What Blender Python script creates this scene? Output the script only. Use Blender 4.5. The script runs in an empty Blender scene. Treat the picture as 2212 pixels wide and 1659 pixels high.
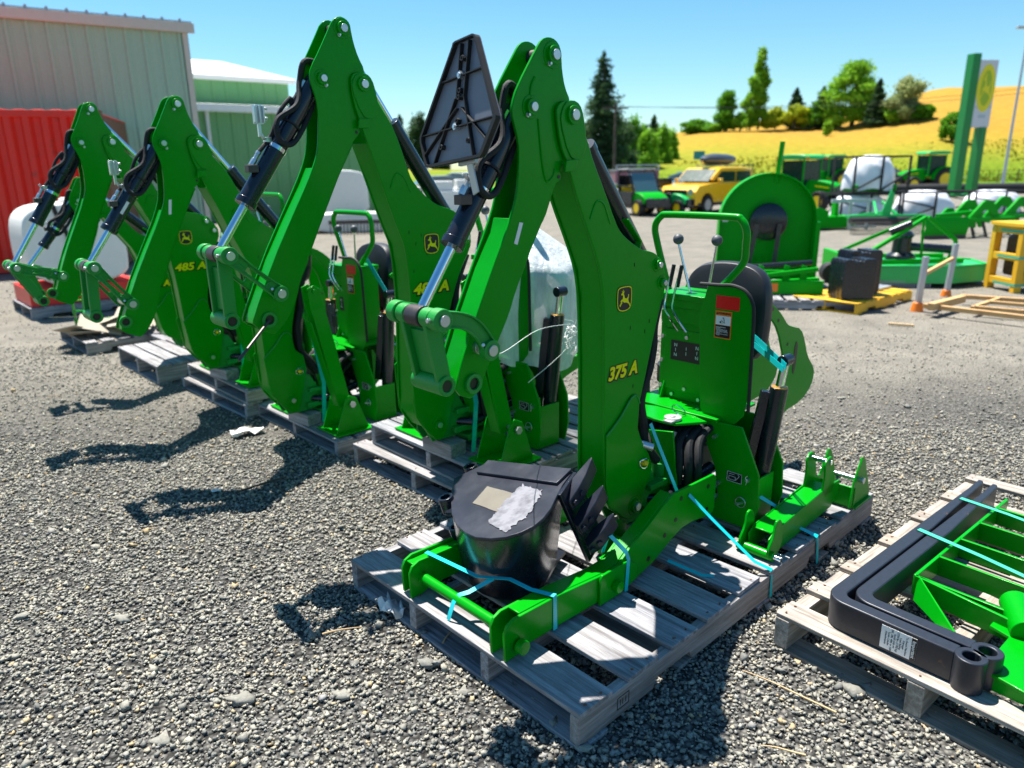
import bpy, bmesh, math, random
import numpy as np
from mathutils import Vector, Matrix, Euler
random.seed(7); rng = np.random.default_rng(7)
PI = math.pi
scene = bpy.context.scene

# ------------------------------------------------------------------ camera
W0, H0, FPX = 2212.0, 1659.0, 1570.0            # photo measured in 2212 x 1659 units
PITCH, ROLL, CAMH = math.radians(16.3), math.radians(0.8), 1.6
_fw = Vector((0, math.cos(PITCH), -math.sin(PITCH)))
_u0 = Vector((1, 0, 0)).cross(_fw)
_R = math.cos(ROLL) * Vector((1, 0, 0)) - math.sin(ROLL) * _u0
_U = math.sin(ROLL) * Vector((1, 0, 0)) + math.cos(ROLL) * _u0
CAM = Vector((0, 0, CAMH))
cd = bpy.data.cameras.new("camera"); cam = bpy.data.objects.new("camera", cd)
scene.collection.objects.link(cam); scene.camera = cam
cam.matrix_world = Matrix(((_R.x, _U.x, -_fw.x, 0), (_R.y, _U.y, -_fw.y, 0), (_R.z, _U.z, -_fw.z, CAMH), (0, 0, 0, 1)))
cd.sensor_width = 36; cd.lens = FPX / W0 * 36; cd.clip_end = 3000; cd.clip_start = 0.05
cd.dof.use_dof = True; cd.dof.focus_distance = 2.5; cd.dof.aperture_fstop = 2.3

def ray(x, y):
    return ((x - W0 / 2) / FPX * _R - (y - H0 / 2) / FPX * _U + _fw).normalized()
def at(x, y, z=0.0):
    d = ray(x, y); return CAM + d * ((z - CAMH) / d.z)
def atY(x, y, Y):
    d = ray(x, y); return CAM + d * (Y / d.y)

# ------------------------------------------------------------------ world, sun, exposure
SUN_DIR = Vector((-0.23, 0.34, 1.0)).normalized()
w = bpy.data.worlds.new("World"); scene.world = w; w.use_nodes = True
nt = w.node_tree; nt.nodes.clear()
sky = nt.nodes.new("ShaderNodeTexSky"); sky.sky_type = 'NISHITA'; sky.sun_disc = False
sky.sun_elevation = math.asin(SUN_DIR.z); sky.sun_rotation = math.atan2(SUN_DIR.x, SUN_DIR.y)
sky.air_density = 1.0; sky.dust_density = 0.3; sky.ozone_density = 1.0; sky.altitude = 100
hs = nt.nodes.new("ShaderNodeHueSaturation"); hs.inputs['Hue'].default_value = 0.490
hs.inputs['Saturation'].default_value = 1.28; hs.inputs['Value'].default_value = 1.0
bg = nt.nodes.new("ShaderNodeBackground"); bg.inputs['Strength'].default_value = 0.066
wo = nt.nodes.new("ShaderNodeOutputWorld")
nt.links.new(sky.outputs[0], hs.inputs['Color']); tint = nt.nodes.new('ShaderNodeMix'); tint.data_type = 'RGBA'; tint.blend_type = 'MULTIPLY'; tint.inputs[0].default_value = 1; tint.inputs[7].default_value = (.82, 1.0, 1.05, 1)
nt.links.new(hs.outputs[0], tint.inputs[6]); nt.links.new(tint.outputs[2], bg.inputs[0]); nt.links.new(bg.outputs[0], wo.inputs[0])
sl = bpy.data.lights.new("sun", 'SUN'); sl.energy = 5.0; sl.angle = math.radians(0.5); sl.color = (1, 0.96, 0.89)
so = bpy.data.objects.new("sun", sl); scene.collection.objects.link(so)
so.rotation_euler = SUN_DIR.to_track_quat('Z', 'Y').to_euler(); so.location = (0, 0, 20)
scene.view_settings.view_transform = 'Standard'; scene.view_settings.look = 'None'
scene.view_settings.exposure = 1.2; scene.view_settings.gamma = 1.0
scene.render.engine = 'CYCLES'
scene.cycles.use_denoising = True; scene.cycles.max_bounces = 8; scene.cycles.transparent_max_bounces = 12
scene.cycles.sample_clamp_indirect = 8

# ------------------------------------------------------------------ materials
def lin(c):
    return tuple(((v / 255) / 12.92 if v / 255 <= 0.04045 else ((v / 255 + 0.055) / 1.055) ** 2.4) for v in c)
def new_mat(name):
    m = bpy.data.materials.new(name); m.use_nodes = True
    return m, m.node_tree.nodes, m.node_tree.links, m.node_tree.nodes['Principled BSDF']
def coord(N, L, scale=(1, 1, 1)):
    tc = N.new("ShaderNodeTexCoord"); mp = N.new("ShaderNodeMapping"); mp.inputs['Scale'].default_value = scale
    L.new(tc.outputs['Object'], mp.inputs[0]); return mp.outputs[0]
def ramp(N, L, fac, stops):
    r = N.new("ShaderNodeValToRGB"); e = r.color_ramp.elements
    while len(e) < len(stops): e.new(0.5)
    for i, (p, c) in enumerate(stops):
        e[i].position = p; e[i].color = (*c, 1) if len(c) == 3 else c
    L.new(fac, r.inputs[0]); return r.outputs[0]
def noise(N, L, vec, scale, detail=6, rough=0.6):
    n = N.new("ShaderNodeTexNoise"); n.inputs['Scale'].default_value = scale
    n.inputs['Detail'].default_value = detail; n.inputs['Roughness'].default_value = rough
    L.new(vec, n.inputs['Vector']); return n.outputs['Fac']
def mixc(N, L, fac, a, b, mode='MIX'):
    m = N.new("ShaderNodeMix"); m.data_type = 'RGBA'; m.blend_type = mode
    if isinstance(fac, float): m.inputs[0].default_value = fac
    else: L.new(fac, m.inputs[0])
    for s, v in ((6, a), (7, b)):
        if isinstance(v, tuple): m.inputs[s].default_value = (*v[:3], 1)
        else: L.new(v, m.inputs[s])
    return m.outputs[2]
def bump(N, L, h, B, strength=0.3, dist=0.01):
    b = N.new("ShaderNodeBump"); b.inputs['Strength'].default_value = strength; b.inputs['Distance'].default_value = dist
    L.new(h, b.inputs['Height']); L.new(b.outputs[0], B.inputs['Normal'])
def rnd_attr(N):
    a = N.new("ShaderNodeAttribute"); a.attribute_name = "rnd"; return a.outputs['Fac']

def paint(name, col, rough=0.35, dirt=0.12, dirtcol=(0.30, 0.28, 0.22), metal=0.0, coat=0.0, scale=6.0, bmp=0.0, spec=0.5, worn=False):
    m, N, L, B = new_mat(name)
    v = coord(N, L); n = noise(N, L, v, scale); n2 = noise(N, L, v, scale * 14, 4, 0.7)
    f = ramp(N, L, n, [(0.45, (0, 0, 0)), (0.8, (dirt, dirt, dirt))])
    c = mixc(N, L, f, mixc(N, L, n2, tuple(x * 0.88 for x in col), tuple(min(1, x * 1.1) for x in col)), dirtcol)
    if worn:      # fine handling scratches, dust specks and slightly wavy plate
        sp = N.new("ShaderNodeTexNoise"); sp.inputs['Scale'].default_value = 210; sp.inputs['Detail'].default_value = 2; L.new(v, sp.inputs['Vector'])
        spf = ramp(N, L, sp.outputs['Fac'], [(.70, (0, 0, 0)), (.76, (.45, .45, .45))])
        st = noise(N, L, coord(N, L, (6, 6, 90)), 3.0, 3, .8); stf = ramp(N, L, st, [(.66, (0, 0, 0)), (.72, (.22, .22, .22))])
        c = mixc(N, L, spf, c, (.03, .38, .07)); c = mixc(N, L, stf, c, (.005, .38, .04))
        bw = noise(N, L, v, 7.0, 3, .5); bump(N, L, bw, B, .10, .02)
    L.new(c, B.inputs['Base Color'])
    rr = N.new("ShaderNodeMapRange"); L.new(n, rr.inputs[0]); rr.inputs[3].default_value = rough * 0.75; rr.inputs[4].default_value = rough * 1.35
    L.new(rr.outputs[0], B.inputs['Roughness']); B.inputs['Metallic'].default_value = metal
    B.inputs['Coat Weight'].default_value = coat; B.inputs['Coat Roughness'].default_value = 0.12
    B.inputs['Specular IOR Level'].default_value = spec
    if bmp: bump(N, L, n2, B, bmp, 0.002)
    return m
M = {}
M['green'] = paint("green paint", (0.0, 0.275, 0.004), 0.30, 0.12, (0.004, 0.33, 0.025), coat=0.10, scale=4, spec=0.14, worn=True)
M['green_cast'] = paint("green cast iron", (0.002, 0.27, 0.025), 0.45, 0.18, (0.05, 0.30, 0.07), scale=9, bmp=0.5)
M['green_far'] = paint("green implement paint", (0.0, 0.32, 0.008), 0.4, 0.08, (0.005, 0.34, 0.02), scale=2, spec=0.12)
M['green_roof'] = paint("green roof paint", (0.01, 0.46, 0.10), 0.35, 0.1, scale=2)
M['black'] = paint("black satin paint", (0.007, 0.009, 0.017), 0.26, 0.12, (0.03, 0.035, 0.055), coat=0.2, scale=7)
M['black_dusty'] = paint("black dusty paint", (0.014, 0.016, 0.028), 0.34, 0.35, (0.06, 0.065, 0.085), scale=8, bmp=0.2)
M['rubber'] = paint("black rubber", (0.006, 0.006, 0.007), 0.65, 0.3, (0.06, 0.055, 0.05), scale=8)
M['chrome'] = paint("chrome", (0.80, 0.82, 0.85), 0.10, 0.05, metal=1.0, scale=5)
M['zinc'] = paint("zinc steel", (0.62, 0.64, 0.66), 0.32, 0.15, metal=0.9, scale=9)
M['steel_dark'] = paint("worn dark steel", (0.07, 0.06, 0.06), 0.45, 0.5, (0.16, 0.13, 0.11), metal=0.6, scale=14)
M['steel_rust'] = paint("rusty steel", (0.16, 0.07, 0.035), 0.7, 0.6, (0.30, 0.16, 0.08), scale=12, bmp=0.4)
M['galv'] = paint("galvanised steel", (0.42, 0.45, 0.50), 0.4, 0.3, (0.5, 0.5, 0.5), metal=0.5, scale=6)
M['yellow'] = paint("yellow decal", (1.0, 0.82, 0.0), 0.4, 0.0, spec=0.2)
M['decal_black'] = paint("black decal", (0.008, 0.008, 0.008), 0.35, 0.0)
M['white'] = paint("white paint", (0.80, 0.80, 0.78), 0.45, 0.1)
M['white_pl'] = paint("white plastic", (0.78, 0.77, 0.72), 0.4, 0.08)
M['red'] = paint("red reflector", (0.85, 0.01, 0.008), 0.3, 0.03)
M['red_paint'] = paint("red frame paint", (0.72, 0.012, 0.01), 0.4, 0.15)
M['orange'] = paint("orange paint", (0.85, 0.20, 0.01), 0.4, 0.05)
M['yellow_paint'] = paint("yellow car paint", (0.95, 0.50, 0.005), 0.25, 0.04, coat=0.6)
M['yellow_steel'] = paint("yellow painted wood", (0.78, 0.42, 0.012), 0.55, 0.25, (0.45, 0.28, 0.06), scale=8)
M['wheel_yellow'] = paint("yellow wheel", (0.90, 0.62, 0.01), 0.4, 0.08)
M['strap'] = paint("turquoise strap", (0.004, 0.52, 0.56), 0.35, 0.03, coat=0.2)
M['strap_green'] = paint("green strap", (0.05, 0.42, 0.27), 0.4, 0.05)
M['strap_cyan'] = M['strap']
M['seat'] = paint("black vinyl", (0.010, 0.010, 0.013), 0.42, 0.15, (0.05, 0.05, 0.05), scale=6, bmp=0.15)
M['knob'] = paint("grey knob", (0.06, 0.065, 0.075), 0.5, 0.5, (0.2, 0.2, 0.2), scale=30)
M['wood_end'] = paint("sawn wood end", (0.20, 0.14, 0.08), 0.85, 0.4, scale=30)
M['fabric'] = paint("hose sleeve", (0.008, 0.008, 0.010), 0.7, 0.3, (0.05, 0.05, 0.05), scale=60, bmp=0.6)
M['grey_cover'] = paint("grey plastic sign back", (0.15, 0.16, 0.20), 0.5, 0.5, (0.22, 0.23, 0.27), scale=5, bmp=0.2)
M['glass'] = paint("dark vehicle glass", (0.006, 0.035, 0.025), 0.25, 0.03, spec=0.3)
M['glass_light'] = paint("pale vehicle glass", (0.08, 0.16, 0.20), 0.1, 0.05, coat=0.5)
M['navy'] = paint("navy car paint", (0.01, 0.018, 0.06), 0.25, 0.04, coat=0.5)
M['blue_car'] = paint("blue car paint", (0.05, 0.20, 0.36), 0.3, 0.04, coat=0.5)
M['roof_box'] = paint("dark grey plastic", (0.06, 0.065, 0.075), 0.3, 0.05, coat=0.2)
M['silver'] = paint("silver trim", (0.45, 0.45, 0.45), 0.35, 0.05, metal=0.3)
M['maroon'] = paint("maroon trailer", (0.22, 0.08, 0.11), 0.5, 0.15)
M['bark'] = paint("bark", (0.06, 0.045, 0.03), 0.9, 0.4, scale=3)
M['post_green'] = paint("sign post green", (0.001, 0.20, 0.03), 0.35, 0.05, scale=1.5)
M['sign_white'] = paint("sign panel white", (0.62, 0.62, 0.66), 0.5, 0.05)
M['sign_olive'] = paint("sign olive", (0.35, 0.48, 0.01), 0.5, 0.05)
M['sign_yellow'] = paint("sign yellow", (0.78, 0.68, 0.01), 0.5, 0.05)
M['cardboard'] = paint("cardboard", (0.42, 0.36, 0.28), 0.9, 0.3)
M['cardboard_pale'] = paint("beige label", (0.13, 0.115, 0.09), 0.7, 0.3)
M['brass'] = paint("gold wiper ring", (0.55, 0.28, 0.05), 0.35, 0.1, metal=0.6)
M['paper'] = paint("paper", (0.80, 0.78, 0.74), 0.8, 0.1)
M['concrete'] = paint("kerb concrete", (0.42, 0.40, 0.36), 0.9, 0.3, scale=3)
M['asphalt'] = paint("asphalt", (0.20, 0.20, 0.20), 0.9, 0.3, (0.3, 0.28, 0.25), scale=1)
M['teal'] = paint("teal sign", (0.01, 0.22, 0.18), 0.5, 0.05)
M['pale_wood'] = paint("fresh wood", (0.62, 0.42, 0.22), 0.8, 0.3, (0.35, 0.25, 0.15), scale=20)
M['tan_metal'] = paint("tan trim", (0.60, 0.54, 0.46), 0.5, 0.1, scale=1)
M['roof_white'] = paint("white roof", (0.85, 0.84, 0.80), 0.5, 0.05, scale=1)
M['rail_rust'] = paint("orange rusted rail", (0.60, 0.36, 0.15), 0.7, 0.6, (0.30, 0.15, 0.07), scale=10)

def wood(name, axis, c0=(0.19, 0.195, 0.22), c1=(0.46, 0.46, 0.48)):
    m, N, L, B = new_mat(name)
    s = [26, 26, 26]; s[axis] = 1.3
    tc = N.new("ShaderNodeTexCoord"); mp = N.new("ShaderNodeMapping"); mp.inputs['Scale'].default_value = s
    r = rnd_attr(N); cx = N.new("ShaderNodeCombineXYZ")
    mu = N.new("ShaderNodeMath"); mu.operation = 'MULTIPLY'; mu.inputs[1].default_value = 37.0
    L.new(r, mu.inputs[0])
    for i in range(3): L.new(mu.outputs[0], cx.inputs[i])
    L.new(tc.outputs['Object'], mp.inputs[0]); L.new(cx.outputs[0], mp.inputs['Location'])
    n = noise(N, L, mp.outputs[0], 1.6, 9, 0.72); n2 = noise(N, L, mp.outputs[0], 6.0, 5, 0.8)
    n3 = noise(N, L, coord(N, L), 5.0, 5, 0.6)
    c = ramp(N, L, n, [(0.28, tuple(v * 0.35 for v in c0)), (0.42, c0), (0.62, c1), (0.85, tuple(min(1, v * 1.25) for v in c1))])
    c = mixc(N, L, ramp(N, L, n2, [(0.35, (0.55, 0.55, 0.55)), (0.6, (1, 1, 1))]), (0.05, 0.045, 0.04), c)
    mr = N.new("ShaderNodeMapRange"); L.new(r, mr.inputs[0]); mr.inputs[3].default_value = 0.0; mr.inputs[4].default_value = 0.35
    c = mixc(N, L, mr.outputs[0], c, (0.30, 0.22, 0.14))
    c = mixc(N, L, ramp(N, L, n3, [(0.5, (0, 0, 0)), (0.75, (0.45, 0.45, 0.45))]), c, (0.13, 0.12, 0.12))
    L.new(c, B.inputs['Base Color']); B.inputs['Roughness'].default_value = 0.85
    bump(N, L, n2, B, 0.5, 0.003)
    return m
M['wood_x'] = wood("weathered wood x", 0); M['wood_y'] = wood("weathered wood y", 1)
M['woodw_x'] = wood("paler wood x", 0, (0.26, 0.23, 0.20), (0.58, 0.52, 0.46)); M['woodw_y'] = wood("paler wood y", 1, (0.26, 0.23, 0.20), (0.58, 0.52, 0.46))

# ------------------------------------------------------------------ mesh builder
class MB:
    off = Vector((0, 0, 0))
    def __init__(s): s.v = []; s.f = []; s.r = []
    def add(s, vs, fs, r=None):
        b = len(s.v); s.v += [tuple(v) for v in vs]; s.f += [tuple(i + b for i in f) for f in fs]
        s.r += [random.random() if r is None else r] * len(fs); return s
    def box(s, lo, hi, rot=None, c=None, r=None):
        vs = [Vector((x, y, z)) for x in (lo[0], hi[0]) for y in (lo[1], hi[1]) for z in (lo[2], hi[2])]
        if rot is not None:
            q = Euler(rot).to_matrix(); cc = Vector(c) if c is not None else (Vector(lo) + Vector(hi)) / 2
            vs = [q @ (v - cc) + cc for v in vs]
        return s.add(vs, [(0, 1, 3, 2), (4, 6, 7, 5), (0, 4, 5, 1), (2, 3, 7, 6), (0, 2, 6, 4), (1, 5, 7, 3)], r)
    def prism(s, poly, fn, r=None):
        """poly of 2D points, fn(p, 0|1) -> 3D"""
        n = len(poly); a = [fn(p, 0) for p in poly]; b = [fn(p, 1) for p in poly]
        fs = [tuple(range(n)), tuple(range(2 * n - 1, n - 1, -1))] + [(i, i + n, (i + 1) % n + n, (i + 1) % n) for i in range(n)]
        return s.add(a + b, fs, r)
    def plate(s, poly, n0, n1):      # outline in the (x, z) plane, thickness along y
        return s.prism(poly, lambda p, k: (p[0], (n0, n1)[k], p[1]))
    def plate_x(s, poly, x0, x1):    # outline in (y, z), thickness along x
        return s.prism(poly, lambda p, k: ((x0, x1)[k], p[0], p[1]))
    def plate_z(s, poly, z0, z1):
        return s.prism(poly, lambda p, k: (p[0], p[1], (z0, z1)[k]))
    def bar(s, p, q, w, h, up=(0, 0, 1)):   # rectangular bar from p to q
        p, q = Vector(p), Vector(q); d = (q - p).normalized(); u = Vector(up)
        sd = d.cross(u)
        if sd.length < 1e-4: sd = d.cross(Vector((1, 0, 0)))
        sd.normalize(); u = sd.cross(d)
        vs = [e + sd * (a * w / 2) + u * (b * h / 2) for e in (p, q) for a, b in ((-1, -1), (1, -1), (1, 1), (-1, 1))]
        return s.add(vs, [(3, 2, 1, 0), (4, 5, 6, 7), (0, 1, 5, 4), (1, 2, 6, 5), (2, 3, 7, 6), (3, 0, 4, 7)])
    def cyl(s, p, q, r, r2=None, n=20, hollow=0):
        p, q = Vector(p), Vector(q); r2 = r if r2 is None else r2; d = (q - p).normalized()
        u = d.orthogonal().normalized(); w_ = d.cross(u)
        ring = lambda c, R: [c + (u * math.cos(2 * PI * i / n) + w_ * math.sin(2 * PI * i / n)) * R for i in range(n)]
        if hollow:
            vs = ring(p, r) + ring(q, r2) + ring(p, hollow) + ring(q, hollow); fs = []
            for i in range(n):
                j = (i + 1) % n
                fs += [(i, j, j + n, i + n), (i + 2 * n, i + 3 * n, j + 3 * n, j + 2 * n), (i, i + 2 * n, j + 2 * n, j), (i + n, j + n, j + 3 * n, i + 3 * n)]
            return s.add(vs, fs)
        vs = ring(p, r) + ring(q, r2)
        return s.add(vs, [tuple(range(n - 1, -1, -1)), tuple(range(n, 2 * n))] + [(i, (i + 1) % n, (i + 1) % n + n, i + n) for i in range(n)])
    def lathe(s, p, ax, prof, n=24):     # prof [(dist along ax, radius)]
        p = Vector(p); d = Vector(ax).normalized(); u = d.orthogonal().normalized(); w_ = d.cross(u); vs = []
        for t, R in prof: vs += [p + d * t + (u * math.cos(2 * PI * i / n) + w_ * math.sin(2 * PI * i / n)) * max(R, 1e-4) for i in range(n)]
        fs = []
        for k in range(len(prof) - 1):
            for i in range(n):
                j = (i + 1) % n; fs.append((k * n + i, k * n + j, (k + 1) * n + j, (k + 1) * n + i))
        fs += [tuple(range(n - 1, -1, -1)), tuple(range((len(prof) - 1) * n, len(prof) * n))]
        return s.add(vs, fs)
    def tube(s, pts, r, n=10, sub=6, closed=False):
        P = [Vector(p) for p in pts]
        if sub and len(P) > 2:
            Q = []; m_ = len(P); rngk = range(m_ if closed else m_ - 1)
            for k in rngk:
                p0 = P[(k - 1) % m_] if (closed or k > 0) else P[0]; p1 = P[k]; p2 = P[(k + 1) % m_]; p3 = P[(k + 2) % m_] if (closed or k < m_ - 2) else P[-1]
                for j in range(sub):
                    t = j / sub
                    Q.append(0.5 * ((2 * p1) + (p2 - p0) * t + (2 * p0 - 5 * p1 + 4 * p2 - p3) * t * t + (3 * p1 - p0 - 3 * p2 + p3) * t ** 3))
            if not closed: Q.append(P[-1])
            P = Q
        vs = []; fs = []; u = None; m_ = len(P)
        for i, p in enumerate(P):
            if closed: d = (P[(i + 1) % m_] - P[i - 1]).normalized()
            else: d = (P[min(i + 1, m_ - 1)] - P[max(i - 1, 0)]).normalized()
            if u is None: u = d.orthogonal().normalized()
            else: u = (u - d * u.dot(d)).normalized()
            w_ = d.cross(u); rr = r(i / (m_ - 1)) if callable(r) else r
            vs += [p + (u * math.cos(2 * PI * k / n) + w_ * math.sin(2 * PI * k / n)) * rr for k in range(n)]
        for i in range(m_ if closed else m_ - 1):
            i2 = (i + 1) % m_
            for k in range(n):
                j = (k + 1) % n; fs.append((i * n + k, i * n + j, i2 * n + j, i2 * n + k))
        if not closed: fs += [tuple(range(n - 1, -1, -1)), tuple(range((m_ - 1) * n, m_ * n))]
        return s.add(vs, fs)
    def ball(s, c, r, n=14, sc=(1, 1, 1), m_=8):
        c = Vector(c); vs = [c + Vector((0, 0, r * sc[2]))]; fs = []
        for i in range(1, m_):
            a = PI * i / m_
            vs += [c + Vector((math.sin(a) * math.cos(2 * PI * k / n) * r * sc[0], math.sin(a) * math.sin(2 * PI * k / n) * r * sc[1], math.cos(a) * r * sc[2])) for k in range(n)]
        vs.append(c - Vector((0, 0, r * sc[2])))
        for k in range(n):
            j = (k + 1) % n; fs.append((0, 1 + k, 1 + j)); e = len(vs) - 1; b = 1 + (m_ - 2) * n; fs.append((e, b + j, b + k))
            for i in range(m_ - 2): fs.append((1 + i * n + k, 1 + (i + 1) * n + k, 1 + (i + 1) * n + j, 1 + i * n + j))
        return s.add(vs, fs)
    def strip(s, pts, w, t=0.0012, side=None):   # flat band along pts; width direction 'side'
        P = [Vector(p) for p in pts]; vs = []; fs = []
        for i, p in enumerate(P):
            d = (P[min(i + 1, len(P) - 1)] - P[max(i - 1, 0)]).normalized()
            sd = Vector(side[i] if isinstance(side, list) else side); sd = (sd - d * sd.dot(d)).normalized(); nn = d.cross(sd)
            vs += [p + sd * w / 2 + nn * t / 2, p - sd * w / 2 + nn * t / 2, p - sd * w / 2 - nn * t / 2, p + sd * w / 2 - nn * t / 2]
        for i in range(len(P) - 1):
            for k in range(4): fs.append((i * 4 + k, i * 4 + (k + 1) % 4, (i + 1) * 4 + (k + 1) % 4, (i + 1) * 4 + k))
        fs += [(3, 2, 1, 0), tuple(len(vs) - 4 + k for k in range(4))]
        return s.add(vs, fs)
    def build(s, name, mat, parent=None, bevel=0.0, smooth=35, label=None, off=None):
        o_ = MB.off if off is None else Vector(off)
        me = bpy.data.meshes.new(name); me.from_pydata([(v[0] + o_.x, v[1] + o_.y, v[2] + o_.z) for v in s.v], [], s.f)
        me.update()
        at_ = me.attributes.new("rnd", 'FLOAT', 'FACE'); at_.data.foreach_set('value', s.r)
        bm = bmesh.new(); bm.from_mesh(me); bmesh.ops.recalc_face_normals(bm, faces=bm.faces)
        if smooth:
            lim = math.radians(smooth)
            for f in bm.faces: f.smooth = True
            for e in bm.edges:
                if len(e.link_faces) == 2 and e.calc_face_angle(0) > lim: e.smooth = False
        bm.to_mesh(me); bm.free()
        me.materials.append(M[mat] if isinstance(mat, str) else mat)
        o = bpy.data.objects.new(name, me); scene.collection.objects.link(o)
        if parent is not None: o.parent = parent
        if bevel:
            b = o.modifiers.new("bevel", 'BEVEL'); b.width = bevel; b.segments = 2; b.limit_method = 'ANGLE'; b.angle_limit = math.radians(40)
            b.use_clamp_overlap = True
        if label: o['label'] = label
        return o

def tag(o, label=None, cat=None, group=None, kind=None):
    if label: o['label'] = label
    if cat: o['category'] = cat
    if group: o['group'] = group
    if kind: o['kind'] = kind
    return o
def thing(name, label, cat, loc=(0, 0, 0), rz=0.0, group=None, scale=None):
    o = bpy.data.objects.new(name, None); scene.collection.objects.link(o)
    o.location = loc; o.rotation_euler = (0, 0, rz); o.empty_display_size = 0.1
    if scale: o.scale = (scale,) * 3
    return tag(o, label, cat, group)
def kids(o): return [c for c in bpy.data.objects if c.parent == o]
def dup(o, loc=None, rz=None, label=None, group=None, parent=None):
    c = o.copy(); scene.collection.objects.link(c); c.parent = parent
    if parent is None:
        if loc is not None: c.location = loc
        if rz is not None: c.rotation_euler = (0, 0, rz)
        if label: c['label'] = label
        if group: c['group'] = group
    for k in kids(o): dup(k, parent=c)
    return c
def chaikin(p, it=2, closed=True):
    for _ in range(it):
        q = []; n = len(p)
        for i in range(n if closed else n - 1):
            a, b = p[i], p[(i + 1) % n]
            q += [(a[0] * .75 + b[0] * .25, a[1] * .75 + b[1] * .25), (a[0] * .25 + b[0] * .75, a[1] * .25 + b[1] * .75)]
        p = q if closed else [p[0]] + q + [p[-1]]
    return p
def arc(cx, cy, r, a0, a1, n=10):
    return [(cx + r * math.cos(math.radians(a0 + (a1 - a0) * i / n)), cy + r * math.sin(math.radians(a0 + (a1 - a0) * i / n))) for i in range(n + 1)]
def text_obj(body, name, size, mat, parent, loc, rotm, shear=0.0, offset=0.0, ext=0.0006, align='CENTER', sx=1.0):
    cu = bpy.data.curves.new(name, 'FONT'); cu.body = body; cu.size = size; cu.shear = shear; cu.offset = offset; cu.extrude = ext
    cu.align_x = align; cu.align_y = 'CENTER'; cu.resolution_u = 3
    tmp = bpy.data.objects.new(name + "_c", cu); scene.collection.objects.link(tmp)
    bpy.context.view_layer.update()
    me = bpy.data.meshes.new_from_object(tmp.evaluated_get(bpy.context.evaluated_depsgraph_get()))
    bpy.data.objects.remove(tmp); bpy.data.curves.remove(cu)
    me.transform(Matrix.Translation(Vector(loc) + MB.off) @ rotm.to_4x4() @ Matrix.Diagonal((sx, 1, 1, 1)))
    me.materials.clear(); me.materials.append(M[mat])
    o = bpy.data.objects.new(name, me); scene.collection.objects.link(o)
    if parent is not None: o.parent = parent
    return o
def frame3(xa, ya):
    xa, ya = Vector(xa).normalized(), Vector(ya).normalized(); za = xa.cross(ya)
    return Matrix((xa, ya, za)).transposed()
FACE_NEAR = frame3((1, 0, 0), (0, 0, 1))       # a sheet on the -y side of a machine, reading along +x
DEER = [(-.43, -.20), (-.36, -.14), (-.30, -.05), (-.36, .0), (-.30, .06), (-.17, .10), (-.14, .24), (-.19, .30), (-.28, .29), (-.33, .33), (-.27, .39), (-.20, .42),
        (-.24, .50), (-.20, .50), (-.17, .44), (-.15, .56), (-.11, .56), (-.13, .43), (-.05, .50), (-.02, .48), (-.10, .38), (-.05, .28), (.02, .12), (.20, .10), (.29, .17), (.33, .30), (.37, .28), (.36, .14), (.32, .04),
        (.38, -.10), (.47, -.20), (.52, -.34), (.46, -.32), (.38, -.20), (.24, -.13), (.10, -.10), (-.02, -.10), (-.12, -.04), (-.22, -.02), (-.20, -.10), (-.30, -.18), (-.36, -.28), (-.40, -.27)]
def shield(w_, h_): 
    return [(-.42 * w_, .46 * h_), (-.2 * w_, .5 * h_), (.2 * w_, .5 * h_), (.42 * w_, .46 * h_), (.49 * w_, .36 * h_), (.5 * w_, 0), (.47 * w_, -.3 * h_), (.36 * w_, -.44 * h_), (.12 * w_, -.5 * h_), (-.12 * w_, -.5 * h_), (-.36 * w_, -.44 * h_), (-.47 * w_, -.3 * h_), (-.5 * w_, 0), (-.49 * w_, .36 * h_)]
def badge(parent, x, z, y, w_=0.082, h_=0.088, name="badge", side=-1):
    g = lambda poly, y0, y1: MB().plate([(x + p[0], z + p[1]) for p in poly], y0, y1)
    b = g(chaikin(shield(w_, h_), 1), y, y - 0.0012).build(name, 'decal_black', parent)
    o_ = chaikin(shield(w_ * .95, h_ * .95), 1); i_ = chaikin(shield(w_ * .87, h_ * .88), 1); n = len(o_)
    mb = MB(); v = [(x + p[0], y - .0018, z + p[1]) for p in o_] + [(x + p[0], y - .0018, z + p[1]) for p in i_]
    mb.add(v, [(i, (i + 1) % n, (i + 1) % n + n, i + n) for i in range(n)]); mb.build(name + "_border", 'yellow', b, off=MB.off)
    g([(p[0] * w_ * .74, (p[1] - .09) * h_ * .76) for p in DEER], y - .0015, y - .0022).build("leaping_deer", 'yellow', b)
    return b
# ------------------------------------------------------------------ the backhoes
AZ = math.radians(43.2)
E2 = Vector((math.cos(AZ), math.sin(AZ), 0)); E1 = Vector((-math.sin(AZ), math.cos(AZ), 0))
PIV = [Vector((0.4654, 2.6423, 0.32)), Vector((-0.3676, 3.363, 0.42)), Vector((-1.3516, 4.2625, 0.274)), Vector((-2.1129, 4.9832, 0.376))]
DZ = 0.18                                        # lower boom pivot above the pallet deck
NC = 0.065                                       # centre plane of the boom

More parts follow.
